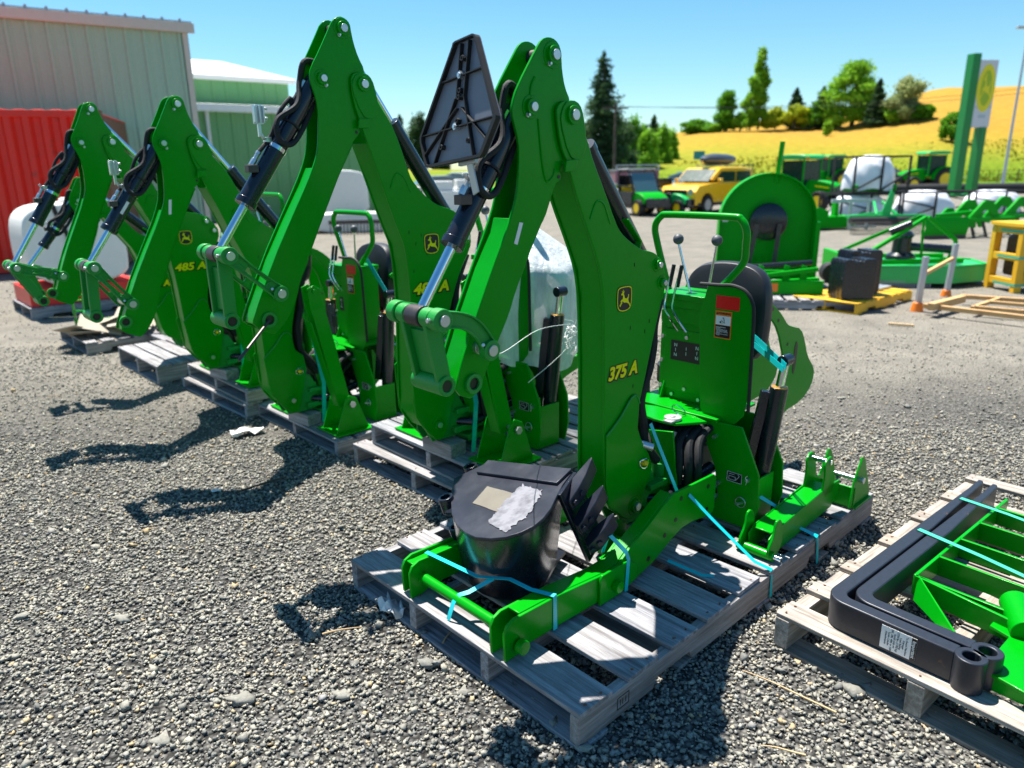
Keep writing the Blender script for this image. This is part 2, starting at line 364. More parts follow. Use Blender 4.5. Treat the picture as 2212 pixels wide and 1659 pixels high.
BOOM_A = [(-0.438, 1.451), (-0.43, 1.471), (-0.406, 1.485), (-0.379, 1.486), (-0.357, 1.472), (-0.339, 1.437), (-0.297, 1.383), (-0.265, 1.313), (-0.199, 1.209), (-0.142, 1.111), (-0.111, 1.072), (-0.057, 1.037), (0.016, 1.001), (0.073, 0.992), (0.113, 0.975), (0.142, 0.94), (0.165, 0.908), (0.172, 0.871), (0.167, 0.836), (0.145, 0.786), (0.097, 0.631), (0.057, 0.486), (0.028, 0.399), (0.014, 0.314), (0.043, 0.265), (0.102, 0.189), (0.124, 0.135), (0.114, 0.077), (0.079, 0.04), (0.069, -0.018), (0.039, -0.057), (-0.006, -0.065), (-0.051, -0.041), (-0.088, -0.007), (-0.15, 0.04), (-0.171, 0.146), (-0.176, 0.357), (-0.179, 0.594), (-0.191, 0.846), (-0.211, 0.945), (-0.25, 1.03), (-0.33, 1.179), (-0.383, 1.299), (-0.419, 1.358)]
DIP_A = [(-0.505, 1.627), (-0.486, 1.65), (-0.457, 1.66), (-0.427, 1.655), (-0.407, 1.638), (-0.401, 1.611), (-0.398, 1.573), (-0.385, 1.525), (-0.36, 1.489), (-0.36, 1.44), (-0.37, 1.391), (-0.39, 1.308), (-0.41, 1.282), (-0.4, 1.268), (-0.402, 1.25), (-0.425, 1.244), (-0.453, 1.183), (-0.474, 1.137), (-0.509, 1.101), (-0.56, 0.998), (-0.605, 0.921), (-0.632, 0.857), (-0.676, 0.786), (-0.726, 0.707), (-0.777, 0.611), (-0.857, 0.645), (-0.845, 0.70), (-0.777, 0.849), (-0.70, 1.0), (-0.635, 1.115), (-0.60, 1.19), (-0.587, 1.25), (-0.583, 1.32), (-0.585, 1.365), (-0.6, 1.41), (-0.611, 1.441), (-0.607, 1.47), (-0.588, 1.513)]
BOOM_B = [(-0.354, 1.532), (-0.345, 1.56), (-0.317, 1.573), (-0.29, 1.569), (-0.271, 1.548), (-0.255, 1.505), (-0.223, 1.445), (-0.176, 1.389), (-0.137, 1.308), (-0.092, 1.175), (-0.071, 1.138), (0.005, 1.066), (0.07, 1.032), (0.138, 1.016), (0.185, 0.985), (0.232, 0.928), (0.252, 0.876), (0.242, 0.826), (0.176, 0.729), (0.133, 0.631), (0.09, 0.51), (0.065, 0.418), (0.061, 0.307), (0.115, 0.261), (0.125, 0.165), (0.084, 0.051), (0.05, -0.05), (0.02, -0.087), (-0.018, -0.082), (-0.078, -0.012), (-0.136, 0.085), (-0.13, 0.315), (-0.118, 0.59), (-0.122, 0.76), (-0.135, 0.87), (-0.16, 0.93), (-0.201, 1.037), (-0.24, 1.155), (-0.295, 1.305), (-0.32, 1.373), (-0.347, 1.461)]
DIP_B = [(-0.43, 1.713), (-0.408, 1.752), (-0.377, 1.77), (-0.348, 1.764), (-0.33, 1.747), (-0.327, 1.719), (-0.319, 1.677), (-0.303, 1.63), (-0.276, 1.583), (-0.275, 1.5), (-0.299, 1.392), (-0.32, 1.365), (-0.318, 1.34), (-0.336, 1.323), (-0.363, 1.294), (-0.435, 1.168), (-0.475, 1.1), (-0.54, 0.981), (-0.6, 0.86), (-0.64, 0.79), (-0.665, 0.70), (-0.72, 0.613), (-0.768, 0.572), (-0.785, 0.571), (-0.861, 0.616), (-0.857, 0.645), (-0.748, 0.862), (-0.66, 1.01), (-0.575, 1.148), (-0.54, 1.214), (-0.522, 1.258), (-0.51, 1.319), (-0.502, 1.401), (-0.503, 1.449), (-0.512, 1.486), (-0.524, 1.522), (-0.525, 1.549), (-0.516, 1.575), (-0.476, 1.636)]

def rot2(p, a, k=1.0):
    c, s = math.cos(a), math.sin(a); return (k * (p[0] * c - p[1] * s), k * (p[0] * s + p[1] * c))
def offset_poly(pts, d):
    out = []
    for i, p in enumerate(pts):
        a, b = pts[max(i - 1, 0)], pts[min(i + 1, len(pts) - 1)]
        t = Vector((b[0] - a[0], b[1] - a[1])).normalized(); out.append((p[0] - t.y * d, p[1] + t.x * d))
    return out
def web(mb, pts, y0, y1, t=0.008):
    for i in range(len(pts) - 1):
        pass
    q = offset_poly(pts, t); poly = list(pts) + q[::-1]
    return mb.plate(poly, y0, y1)
def pin(parent, s, z, y0, y1, r=0.024, boss='green', clip=True, ang=230):
    """a pivot: green boss ring, bright pin end, small bolt"""
    b = MB(); b.cyl((s, y0, z), (s, y0 - 0.014, z), r, r * 0.96, 28); b.cyl((s, y0 + .001, z), (s, y0 - 0.003, z), r * 1.45, r * 1.4, 28)
    MB().cyl((s, y1, z), (s, y1 + 0.014, z), r, r * 0.96, 28).build("pin_boss", boss, parent, 0.0015)
    bo = b.build("pin_boss", boss, parent, 0.0015)
    MB().cyl((s, y1 + .021, z), (s, y0 - 0.021, z), r * .56, r * .56, 24).build("pivot_pin", 'zinc', bo, 0.001)
    if clip:
        a = math.radians(ang); x, zz = s + math.cos(a) * r * 1.15, z + math.sin(a) * r * 1.15
        MB().cyl((x, y0, zz), (x, y0 - 0.014, zz), 0.0055, 0.0045, 6).cyl((x, y0, zz), (x, y0 - 0.006, zz), 0.0075, n=6).build("clip_bolt", 'zinc', bo)
    return bo

def backhoe(cfg):
    big = cfg['big']; ang = cfg.get('ang', 0.0); k = cfg.get('k', 1.0)
    T = lambda p: rot2(p, ang, k)
    TP = lambda L_: [T(p) for p in L_]
    root = thing("backhoe_attachment", cfg['label'], "backhoe", cfg['loc'], AZ, cfg['group'])
    MB.off = Vector((0, 0, DZ))
    BO, DI = (BOOM_B, DIP_B) if big else (BOOM_A, DIP_A)
    BW = 0.13
    # --- boom
    bo = TP(chaikin(BO, 1))
    m = MB(); m.plate(bo, 0.0, 0.010); m.plate(bo, BW - 0.010, BW)
    if big: fr = [(-0.295, 1.300), (-0.235, 1.150), (-0.196, 1.037), (-0.155, 0.93), (-0.128, 0.87), (-0.114, 0.76), (-0.110, 0.59), (-0.122, 0.315), (-0.128, 0.088), (-0.07, -0.005)]
    else: fr = [(-0.375, 1.299), (-0.322, 1.179), (-0.243, 1.030), (-0.203, 0.945), (-0.183, 0.846), (-0.171, 0.594), (-0.168, 0.357), (-0.163, 0.146), (-0.142, 0.045), (-0.085, 0.0)]
    web(m, TP(fr), 0.010, BW - 0.010, 0.008)
    bk = [(-0.06, 1.11), (0.02, 1.03), (0.0, 0.95), (0.10, 0.70), (0.05, 0.50), (0.02, 0.33)] if not big else [(0.0, 1.05), (0.09, 0.99), (0.08, 0.9), (0.13, 0.70), (0.07, 0.50), (0.04, 0.33)]
    web(m, TP(bk), 0.010, BW - 0.010, 0.008)
    boom = m.build("boom", 'green', root, 0.0022)
    # thicker cheek around the lower pivot with its weld seam
    if big: ck = [(-0.140, 0.300), (-0.06, 0.36), (0.0, 0.420), (0.035, 0.425), (0.055, 0.395), (0.066, 0.307), (0.115, 0.261), (0.123, 0.165), (0.084, 0.055), (0.05, -0.045), (0.02, -0.083), (-0.018, -0.078), (-0.074, -0.012), (-0.130, 0.085)]
    else: ck = [(-0.169, 0.336), (-0.09, 0.39), (-0.03, 0.449), (0.005, 0.455), (0.025, 0.42), (0.02, 0.32), (0.043, 0.270), (0.10, 0.189), (0.121, 0.135), (0.111, 0.077), (0.076, 0.04), (0.066, -0.018), (0.037, -0.054), (-0.006, -0.062), (-0.049, -0.039), (-0.086, -0.005), (-0.145, 0.045), (-0.166, 0.146)]
    cm = MB(); cm.plate(TP(ck), -0.007, -0.0005); cm.plate(TP(ck), BW + .0005, BW + .007)
    chk = cm.build("cheek_plate", 'green', boom, 0.002)
    MB().tube([(T(p)[0], -0.007, T(p)[1]) for p in ck[:5]], 0.0045, 8, 4).build("weld_seam", 'green_cast', boom)
    # knuckle reinforcement, stops
    kn = (-0.299, 1.526) if big else (-0.369, 1.445)
    cyl_t = (-0.474, 1.537) if big else (-0.535, 1.462)
    pk = (-0.368, 1.726) if big else (-0.442, 1.611)
    kr = [(kn[0] + dx, kn[1] + dz) for dx, dz in ((-.015, -.12), (-.055, -.02), (-.045, .02), (-.02, .042), (.02, .042), (.045, .02), (.06, -.03), (.07, -.10), (.03, -.14))]
    MB().plate(TP(chaikin(kr, 1)), -0.004, -0.0003).plate(TP([(kn[0] - .04, kn[1] - .17), (kn[0] + .012, kn[1] - .165), (kn[0] + .02, kn[1] - .13), (kn[0] - .035, kn[1] - .135)]), -0.012, -0.0003).build("knuckle_plate", 'green', boom, 0.002)
    # curved weld detail at the boom bend
    bx, bz = ((-0.10, 1.14), (-0.17, 1.18))[0 if big else 1] if False else ((-0.135, 1.17) if big else (-0.215, 1.175))
    MB().tube([(T(p)[0], -0.0006, T(p)[1]) for p in ((bx - .06, bz - .05), (bx - .03, bz + .005), (bx + .01, bz - .005), (bx + .045, bz - .07))], 0.0035, 6, 5).build("weld_seam", 'green', boom)
    pin(root, *T(kn), 0.0, BW, 0.029, clip=False)
    pin(root, *T((0.0, -0.003) if big else (0.018, -0.007)), -0.007, BW + .007, 0.029 if not big else 0.024, clip=False)
    for q in (((0.175, 0.955), (0.215, 0.885)) if big else ((0.11, 0.94), (0.144, 0.87))):
        pin(root, *T(q), 0.0, BW, 0.019 if not big else 0.022, clip=False)
    # lock pin, side pins
    q = T((0.071, 0.171) if big else (0.058, 0.167))
    MB().cyl((q[0], -.007, q[1]), (q[0], -.022, q[1]), .012, n=8).lathe((q[0], -.02, q[1]), (0, -1, 0), [(0, .008), (.004, .011), (.012, .007)]).build("grease_cap", 'wheel_yellow', boom, 0.001)
    MB().tube([(q[0] - .02, -.012, q[1] + .01), (q[0] - .008, -.024, q[1] + .02), (q[0] + .012, -.024, q[1] + .016), (q[0] + .018, -.02, q[1] - .01), (q[0], -.02, q[1] - .022), (q[0] - .02, -.015, q[1] - .012)], 0.0022, 6, 4, True).build("ring_clip", 'chrome', boom)
    if not big:
        q = T((0.09, 0.231)); MB().cyl((q[0] - .03, .02, q[1] + .01), (q[0] + .005, -.03, q[1] - .006), .016, n=16).build("side_pin", 'zinc', boom, 0.001)
    # decals
    lp = T((-0.081, 0.836) if not big else (0.012, 0.868)); tp = T((-0.078, 0.566) if not big else (-0.003, 0.667))
    badge(boom, lp[0], lp[1], -0.0006, 0.088, 0.094)
    for mt, off_, y in (('decal_black', 0.0080, -0.0012), ('yellow', 0.0028, -0.0022)):
        dx = 0.002 if mt == 'decal_black' else 0
        text_obj(cfg['num'], "model_number", 0.068, mt, boom, (tp[0] + dx, y, tp[1] - dx), FACE_NEAR, shear=0.22, offset=off_, ext=0.0004, sx=1.22 if big else 1.02)
    random.seed(int(cfg['A'][0] * 1000) % 97)
    mk = MB()
    for _ in range(7):
        px_, pz_ = random.uniform(-.12, .08), random.uniform(.3, .95); q_ = T((px_, pz_)); mk.bar((q_[0], -.0012, q_[1]), (q_[0] + .001, -.0012, q_[1] + .014), .0018, .0012)
    mk.build("stamped_mark", 'decal_black', boom)
    # --- dipper
    d0, d1 = 0.014, 0.116
    di = TP(chaikin(DI, 1)); m = MB(); m.plate(di, d0, d0 + .010); m.plate(di, d1 - .010, d1)
    if big: fw_ = [(-0.535, 1.205), (-0.57, 1.14), (-0.655, 1.005), (-0.743, 0.858), (-0.85, 0.645), (-0.856, 0.62)]; bw_ = [(-0.345, 1.30), (-0.43, 1.162), (-0.53, 0.977), (-0.59, 0.86)]
    else: fw_ = [(-0.615, 1.145), (-0.633, 1.10), (-0.695, 0.997), (-0.772, 0.847), (-0.84, 0.70), (-0.85, 0.66)]; bw_ = [(-0.43, 1.21), (-0.468, 1.137), (-0.555, 0.998), (-0.60, 0.92), (-0.67, 0.79)]
    web(m, TP(fw_), d0 + .010, d1 - .010, -0.008) if False else web(m, TP([(p[0] + .002, p[1]) for p in fw_]), d0 + .010, d1 - .010, 0.008)
    web(m, TP(bw_), d0 + .010, d1 - .010, -0.008)
    dip = m.build("dipper_arm", 'green', root, 0.002)
    # pressed rib lines on the arm, hole ear
    e = T((-0.3355, 1.342) if big else (-0.413, 1.262))
    MB().cyl((e[0], d0 - .0005, e[1]), (e[0], d0 - .002, e[1]), .006, n=14).build("hole", 'decal_black', dip)
    if not big:
        MB().tube([(p[0], d0 - .001, p[1]) for p in ((-.517, 1.545), (-.532, 1.52), (-.535, 1.485), (-.528, 1.462))], 0.004, 6).tube([(p[0], d0 - .001, p[1]) for p in ((-.503, 1.43), (-.487, 1.31), (-.468, 1.25), (-.44, 1.262), (-.43, 1.285))], 0.004, 6).build("weld_seam", 'green', dip)
        MB().plate(TP([(-0.585, 1.132), (-0.570, 1.129), (-0.595, 1.065), (-0.609, 1.070)]), d0 - .001, d0 - .0003).build("white_tape", 'white', dip)
    elif cfg.get('tape'):
        MB().plate(TP([(-0.50, 1.255), (-0.485, 1.255), (-0.50, 1.18), (-0.515, 1.18)]), d0 - .001, d0 - .0003).build("white_tape", 'white', dip)
    pin(root, *T(pk), d0, d1, 0.027, ang=235)
    pin(root, *T(cyl_t), d0, d1, 0.024, ang=235 if not big else 300)
    # spool between the peak plates
    p_ = T(pk); MB().cyl((p_[0], d0 + .012, p_[1]), (p_[0], d1 - .012, p_[1]), 0.023, n=24).build("cylinder_eye", 'steel_dark', root)
    # --- bucket linkage
    A, Bk, Ck, Dk = cfg['A'], cfg['B'], cfg['C'], cfg['D']
    lm = MB()
    for (y0, y1) in ((-0.052, -0.016), (0.148, 0.184)): lm.cyl((A[0], y0, A[1]), (A[0], y1, A[1]), 0.033, n=28)
    for (y0, y1) in ((-0.010, 0.030), (0.104, 0.142)): lm.cyl((A[0], y0, A[1]), (A[0], y1, A[1]), 0.029, n=28)
    lm.cyl((Ck[0], -.004, Ck[1]), (Ck[0], 0.138, Ck[1]), 0.031, n=28, hollow=0.018)
    def slab(mb, a, b, w0, w1, y0, y1):
        a, b = Vector((a[0], 0, a[1])), Vector((b[0], 0, b[1])); d = (b - a).normalized(); n_ = Vector((-d.z, 0, d.x))
        q = [a + n_ * w0, b + n_ * w1, b - n_ * w1, a - n_ * w0]; mb.plate([(v.x, v.z) for v in q], y0, y1)
    slab(lm, A, Ck, 0.026, 0.024, 0.004, 0.020); slab(lm, A, Ck, 0.026, 0.024, 0.112, 0.128)
    slab(lm, (A[0] * .8 + Ck[0] * .2, A[1] * .8 + Ck[1] * .2), (A[0] * .15 + Ck[0] * .85, A[1] * .15 + Ck[1] * .85), 0.007, 0.007, 0.020, 0.112)
    lk = lm.build("bucket_link", 'green_cast', root, 0.003, smooth=50)
    MB().cyl((Ck[0], 0.0, Ck[1]), (Ck[0], 0.134, Ck[1]), 0.0165, n=20).build("hole", 'decal_black', lk)
    MB().cyl((A[0], 0.036, A[1]), (A[0], 0.098, A[1]), 0.031, n=28).build("rod_eye", 'steel_dark', root, 0.003)
    MB().cyl((A[0], -.053, A[1]), (A[0], -.060, A[1]), 0.0165, n=24).cyl((A[0] - .03, -.03, A[1] + .002), (A[0] - .042, -.03, A[1] + .003), 0.007, n=6).cyl((A[0] + .034, -.034, A[1] - .008), (A[0] + .046, -.034, A[1] - .012), 0.006, n=6).build("pivot_pin", 'zinc', lk, 0.001)
    # curved guide arms
    a, b = Vector((A[0], A[1])), Vector((Bk[0], Bk[1])); d = (b - a).normalized(); n_ = Vector((-d.y, d.x)); L_ = (b - a).length
    if n_.y < 0: n_ = -n_
    bow = cfg.get('bow', 0.035)
    cen = [a + d * L_ * t + n_ * bow * math.sin(PI * t) for t in [i / 12 for i in range(13)]]
    hw = [0.030 - 0.006 * math.sin(PI * t) for t in [i / 12 for i in range(13)]]
    up = [c + n_ * h for c, h in zip(cen, hw)]; lo = [c - n_ * h for c, h in zip(cen, hw)]
    gm = MB()
    for y0, y1, yo in ((-0.040, -0.030, -0.050), (0.160, 0.170, 0.180)):
        ya, yb = min(yo, y0, y1), max(yo, y0, y1)
        if cfg.get('slot'):
            s0, s1 = 4, 9
            gm.plate([tuple(v) for v in up[:s0 + 1] + [cen[s0]] + cen[:s0][::-1]] , y0, y1); gm.plate([tuple(v) for v in cen[:s0 + 1] + lo[:s0 + 1][::-1]], y0, y1)
            gm.plate([tuple(v) for v in up[s1:] + cen[s1:][::-1]], y0, y1); gm.plate([tuple(v) for v in cen[s1:] + lo[s1:][::-1]], y0, y1)
            c_up = [c + n_ * .010 for c in cen]; c_lo = [c - n_ * .010 for c in cen]
            gm.plate([tuple(v) for v in up[s0:s1 + 1] + c_up[s0:s1 + 1][::-1]], y0, y1); gm.plate([tuple(v) for v in c_lo[s0:s1 + 1] + lo[s0:s1 + 1][::-1]], y0, y1)
        else:
            gm.plate([tuple(v) for v in up + lo[::-1]], y0, y1)
        gm.plate([tuple(v) for v in up + [u_ - n_ * .006 for u_ in up][::-1]], ya, yb); gm.plate([tuple(v) for v in [u_ + n_ * .006 for u_ in lo] + lo[::-1]], ya, yb)
        gm.cyl((b.x, ya - .004, b.y), (b.x, yb + .004, b.y), 0.031, n=28)
    g_ = gm.build("guide_arm", 'green_cast', root, 0.002, smooth=50)
    MB().cyl((b.x, -.054, b.y), (b.x, -.060, b.y), 0.017, n=24).cyl((b.x - .03, -.045, b.y + .02), (b.x - .038, -.056, b.y + .024), 0.006, n=6).cyl((b.x, .0, b.y), (b.x, .16, b.y), 0.02, n=16).build("pivot_pin", 'zinc', g_, 0.001)
    # bucket hole boss on the arm's end
    MB().cyl((Dk[0], d0, Dk[1]), (Dk[0], d0 - .012, Dk[1]), 0.031, n=28, hollow=.019).build("bucket_boss", 'green_cast', dip, 0.001)
    MB().cyl((Dk[0], d0 - .0006, Dk[1]), (Dk[0], d0 - .004, Dk[1]), 0.019, n=24).build("hole", 'decal_black', dip)
    if cfg.get('rods'):
        for (x0, z0, x1, z1, y_) in cfg['rods']: MB().cyl((x0, y_, z0), (x1, y_ - .1, z1), .006, n=8).build("tie_rod", 'steel_dark', root)
    # --- bucket cylinder
    Pt = Vector((*T(cyl_t), 0)); Pt = Vector((Pt.x, NC, Pt.y)); Pb = Vector((A[0], NC, A[1])); dd = (Pb - Pt).normalized(); Lc = (Pb - Pt).length
    R = 0.036 if big else 0.032; b0, b1 = Pt + dd * 0.02, Pt + dd * (Lc * cfg.get('barrel', 0.70))
    mc = MB(); mc.cyl(b0, b1, R, n=32); mc.cyl(b1 - dd * .025, b1, R * 1.12, n=32)
    bar_ = mc.build("bucket_cylinder", 'black', root, 0.0015)
    MB().cyl(b1 - dd * .01, Pb - dd * .025, 0.0155, n=24).build("cylinder_rod", 'chrome', bar_)
    side = Vector((dd.z, 0, -dd.x)); 
    if side.x > 0: side = -side
    # port block, fitting, steel line
    pb = Pt + dd * (Lc * cfg.get('barrel', .7) - 0.13)
    MB().box((-.02, -.018, -.014), (.02, .018, .014)).build("port_block", 'steel_dark', bar_, 0.002, off=MB.off + pb + side * (R + .012) - Vector((0, .012, 0)))
    f0 = pb + side * (R + .016) - dd * .012
    MB().cyl(f0, f0 - dd * .03, .011, n=6).cyl(f0 - dd * .03, f0 - dd * .05, .008, n=12).cyl(f0 - dd * .05, f0 - dd * .062, .010, n=6).build("hose_fitting", 'zinc', bar_, 0.0008)
    f1 = f0 - dd * .062
    MB().tube([f1, f1 - dd * .08 - side * .01, f1 - dd * .18 + side * .006, f1 - dd * .25 - side * .004, Pt + dd * .14 + side * .035, Pt + dd * .03 + side * .03, Pt - dd * .02 + side * .02 + Vector((0, .01, 0))], 0.0085, 10, 6).build("hose", 'fabric', bar_)
    # hose loop from the peak
    l0 = Vector((T(pk)[0] - .03, NC + .02, T(pk)[1] - .14))
    MB().tube([l0 + Vector((.03, 0, .0)), l0, Pt + side * .045 + Vector((0, 0, .04)), Pt + side * .05 + dd * .05, Pt + side * .025 + dd * .14 - Vector((0, .03, 0)), Pt + dd * .24 + side * .06 - Vector((0, .03, 0)), Pt + dd * .30 + side * .02 - Vector((0, .04, 0)), Pt + dd * .27 - side * .035 - Vector((0, .03, 0)), Pt + dd * .12 - side * .04 - Vector((0, .01, 0)), Pt - side * .01 - dd * .02 + Vector((0, 0, 0))], 0.0105, 10, 7).build("hose", 'fabric', bar_)
    MB().tube([l0 + Vector((.035, .015, .01)), l0 + Vector((-.01, .02, -.02)), Pt + side * .03 + Vector((0, .02, .05)), Pt + side * .034 + dd * .06 + Vector((0, .01, 0))], 0.010, 10, 7).build("hose", 'fabric', bar_)
    cz = Pt + side * .035 + dd * .035
    MB().cyl(cz, cz + dd * .035, .011, n=6).cyl(cz + dd * .035, cz + dd * .06, .008, n=10).build("hose_fitting", 'zinc', bar_, 0.0008)
    tie = Pt + dd * .21; MB().cyl(tie, tie + dd * .007, R + .006, n=28).build("cable_tie", 'rubber', bar_)
    if cfg.get('clamp', True):
        ck_ = Pt + dd * (Lc * .40)
        MB().cyl(ck_, ck_ + dd * .016, R + .002, n=32).build("hose_clamp", 'chrome', bar_)
        br = ck_ + side * (R + .01)
        bm_ = MB(); bm_.box((-.012, -.010, -.008), (.014, .012, .010)); bm_.tube([(0, 0, 0), (-.02, -.01, .006), (-.026, -.01, .02)], .006, 8); bm_.build("sign_bracket", 'zinc', bar_, 0.001, off=MB.off + br)
        if cfg.get('bracket'):
            b2 = MB(); b2.box((-.036, -.012, .01), (-.024, .0, .06)); b2.box((-.052, -.014, .055), (-.012, -.006, .125)); b2.box((-.052, -.026, .06), (-.044, -.014, .12)); b2.box((-.034, -.026, .06), (-.028, -.014, .12)); b2.box((-.018, -.026, .06), (-.012, -.014, .12)); b2.cyl((-.01, -.02, .075), (-.0, -.02, .075), .006, n=6); b2.cyl((-.01, -.02, .11), (-.0, -.02, .11), .006, n=6)
            b2.build("sign_socket", 'zinc', bar_, 0.001, off=MB.off + br)
    if cfg.get('tape2'):
        t0_ = Pt + dd * (Lc * .48); q = [t0_ + side * .006, t0_ + dd * .07 + side * .006, t0_ + dd * .07 - side * .008, t0_ - side * .008]
        MB().plate([(v.x, v.z) for v in q], NC - R - .0022, NC - R - .0008).build("white_tape", 'white', bar_)
    # --- crowd cylinder behind the boom
    Q0 = Vector((T((0.11, 0.94) if not big else (0.175, 0.955))[0], NC, T((0.11, 0.94) if not big else (0.175, 0.955))[1])); Q1 = Vector((T(pk)[0] + .0, NC, T(pk)[1])); qd = (Q1 - Q0).normalized(); QL = (Q1 - Q0).length
    c2 = MB(); c2.cyl(Q0 + qd * .02, Q0 + qd * QL * cfg.get('crowd', .56), .034, n=32).cyl(Q0 + qd * QL * (cfg.get('crowd', .56) - .03), Q0 + qd * QL * (cfg.get('crowd', .56) + .003), .037, n=32)
    cc = c2.build("crowd_cylinder", 'black', root, 0.0015)
    MB().cyl(Q0 + qd * QL * .5, Q1 - qd * .02, .0165, n=24).build("cylinder_rod", 'chrome', cc)
    MB().cyl(Q0 + qd * (QL * .57) + Vector((.034, 0, .0)), Q0 + qd * (QL * .57) + Vector((.034, 0, .0)) - qd * .28, .009, n=10).build("hydraulic_line", 'steel_dark', cc)
    # sleeved hoses down the back of the boom
    h = [(0.13, .80), (0.115, .70), (.10, .62), (.10, .54), (.055, .47), (.05, .40), (.06, .30), (.09, .22), (.16, .12)] if not big else [(0.19, .80), (0.14, .66), (.11, .55), (.09, .45), (.07, .36), (.09, .28), (.13, .2), (.2, .1)]
    for y, dx in ((.035, .012), (.075, .022), (.10, .005)):
        MB().tube([(T(p)[0] + dx + .03 + .008 * (-1) ** i, y, T(p)[1]) for i, p in enumerate(h)], .021, 10, 5).build("hose_sleeve", 'fabric', root)
    machine_base(root, big, cfg)
    MB.off = Vector((0, 0, 0))
    return root

def machine_base(root, big, cfg):
    fs = 0.44 if not big else 0.40                # the frame plate's place behind the boom
    # swing casting and kingpost
    m = MB(); m.plate([(-.03, .16), (.14, .13), (.20, .02), (.30, .0), (.30, -.06), (.12, -.10), (-.02, -.095), (-.05, -.04)], .018, .030)
    m.plate([(-.03, .16), (.14, .13), (.20, .02), (.30, .0), (.30, -.06), (.12, -.10), (-.02, -.095), (-.05, -.04)], .100, .112)
    m.box((.10, -.015, -.075), (.34, .145, -.045)); m.box((.12, -.01, .02), (.36, .14, .045)); m.box((.17, -.03, -.13), (.44, .17, -.10))
    sw = m.build("swing_casting", 'green_cast', root, 0.003)
    m = MB(); m.cyl((.25, NC - .02, -.10), (.25, NC - .02, .10), .033, n=24); m.cyl((.25, NC - .02, .0), (.25, NC - .02, .02), .045, n=24); m.cyl((.25, NC - .02, .10), (.25, NC - .02, .105), .024, n=20)
    m.build("kingpost", 'green_cast', sw, 0.002)
    m = MB(); m.cyl((.12, NC, -.03), (.20, -.035, -.03), .020, n=20); m.cyl((.20, -.035, -.03), (.50, -.05, .03), .024, n=20); m.cyl((.10, .16, -.03), (.45, .20, .02), .024, n=20)
    m.build("swing_cylinder", 'black', root, 0.001)
    # frame plate: arch shaped, across the machine, with foot flanges
    zt = .265
    half = [(-.29, -.17), (-.315, -.06), (-.305, .08), (-.215, zt)]
    poly = half + [(2 * NC - p[0], p[1]) for p in half[::-1]]
    arch = [(2 * NC + .265, -.17), (2 * NC + .26, .04), (NC + .27, .13), (NC + .17, .20), (NC + .03, .235), (NC - .06, .21), (NC - .125, .15), (-.105, .06), (-.125, -.06), (-.10, -.17)]
    poly = poly + arch
    m = MB(); m.plate_x(poly, fs, fs + .012)
    m.box((fs + .012, -.292, -.17), (fs + .16, -.282, .05)); m.box((fs + .012, 2 * NC + .282, -.17), (fs + .16, 2 * NC + .292, .05))
    m.plate_x(poly, fs + .20, fs + .212)
    m.box((fs - .02, -.11, zt + .002), (fs + .30, 2 * NC + .20, zt + .014))     # platform over the arch
    m.plate_z(chaikin([(fs - .17, .0), (fs - .13, -.03), (fs - .02, -.10), (fs - .02, 2 * NC + .16), (fs - .13, 2 * NC + .05), (fs - .17, 2 * NC)], 1), zt - .004, zt + .008)
    fr = m.build("main_frame", 'green', root, 0.0025)
    m = MB()
    m.plate_x([(-.05, .02), (.02, .02), (.06, .14), (.10, .23), (-.02, .25)], fs - .20, fs - .19)
    m.build("gusset", 'green', fr, 0.002)
    m = MB(); m.cyl((fs - .13, .03, zt + .010), (fs - .13, .03, zt + .022), .036, n=28); m.box((fs - .185, .0, zt + .010), (fs - .12, .04, zt + .018)); m.cyl((fs - .13, .03, zt + .022), (fs - .13, .03, zt + .026), .012, n=6)
    m.build("pin_washer", 'silver', fr, 0.001)
    MB().tube([(fs - .06 + .028 * math.cos(t), .05 + .028 * math.sin(t), zt + .03 + .014 * math.sin(t)) for t in [i * PI / 4 for i in range(8)]], .0025, 6, 3, True).build("ring_clip", 'chrome', fr)
    # hydraulics seen through the arch
    random.seed(11 + int(big))
    for i in range(7):
        y0 = -.06 + .045 * i
        MB().tube([(fs + .05 + .02 * (i % 3), y0, .20), (fs - .06 - .03 * (i % 2), y0 + .02, .12), (fs - .10 + .05 * (i % 3), y0 - .02, .03), (fs + .02, y0 + .03, -.08), (fs + .12, y0, -.10 - .01 * i)], .013 + .004 * (i % 2), 10, 6).build("hydraulic_hose", 'rubber', root)
    MB().box((fs + .04, -.02, .03), (fs + .14, .15, .12)).cyl((fs + .03, .0, .08), (fs + .04, .0, .08), .012, n=6).cyl((fs + .03, .05, .08), (fs + .04, .05, .08), .012, n=6).cyl((fs + .03, .1, .08), (fs + .04, .1, .08), .012, n=6).build("control_valve", 'steel_dark', root, 0.003)
    for i in range(11):
        y0 = -.080 + .032 * i; x0 = fs - .09 - .02 * (i % 3)
        MB().tube([(fs + .03, y0 + .01, .235), (x0, y0, .20), (x0 - .05, y0 - .03, .11), (x0 - .02, y0 - .01, .0), (x0 + .05, y0 + .05, -.07), (fs + .06, y0 + .03, -.11 - .006 * i)], .0165 + .003 * (i % 2), 10, 6).build("hydraulic_hose", 'fabric', root)
    for i in range(9):
        a_ = Vector((fs + random.uniform(-.08, .08), random.uniform(-.04, .10), random.uniform(.12, .22))); b_ = Vector((fs + random.uniform(-.14, .06), random.uniform(.12, .34), random.uniform(-.13, .06))); mid_ = a_.lerp(b_, .5) + Vector((random.uniform(-.08, .0), random.uniform(-.05, .05), random.uniform(-.06, .10)))
        MB().tube([a_, mid_, b_], .012 + .003 * (i % 2), 8, 8).build("hydraulic_hose", 'rubber', root)
    for i in range(3):
        MB().cyl((fs - .10, -.03 + .06 * i, .21), (fs - .13, -.035 + .06 * i, .15), .011, n=6).build("hose_fitting", 'zinc', root)
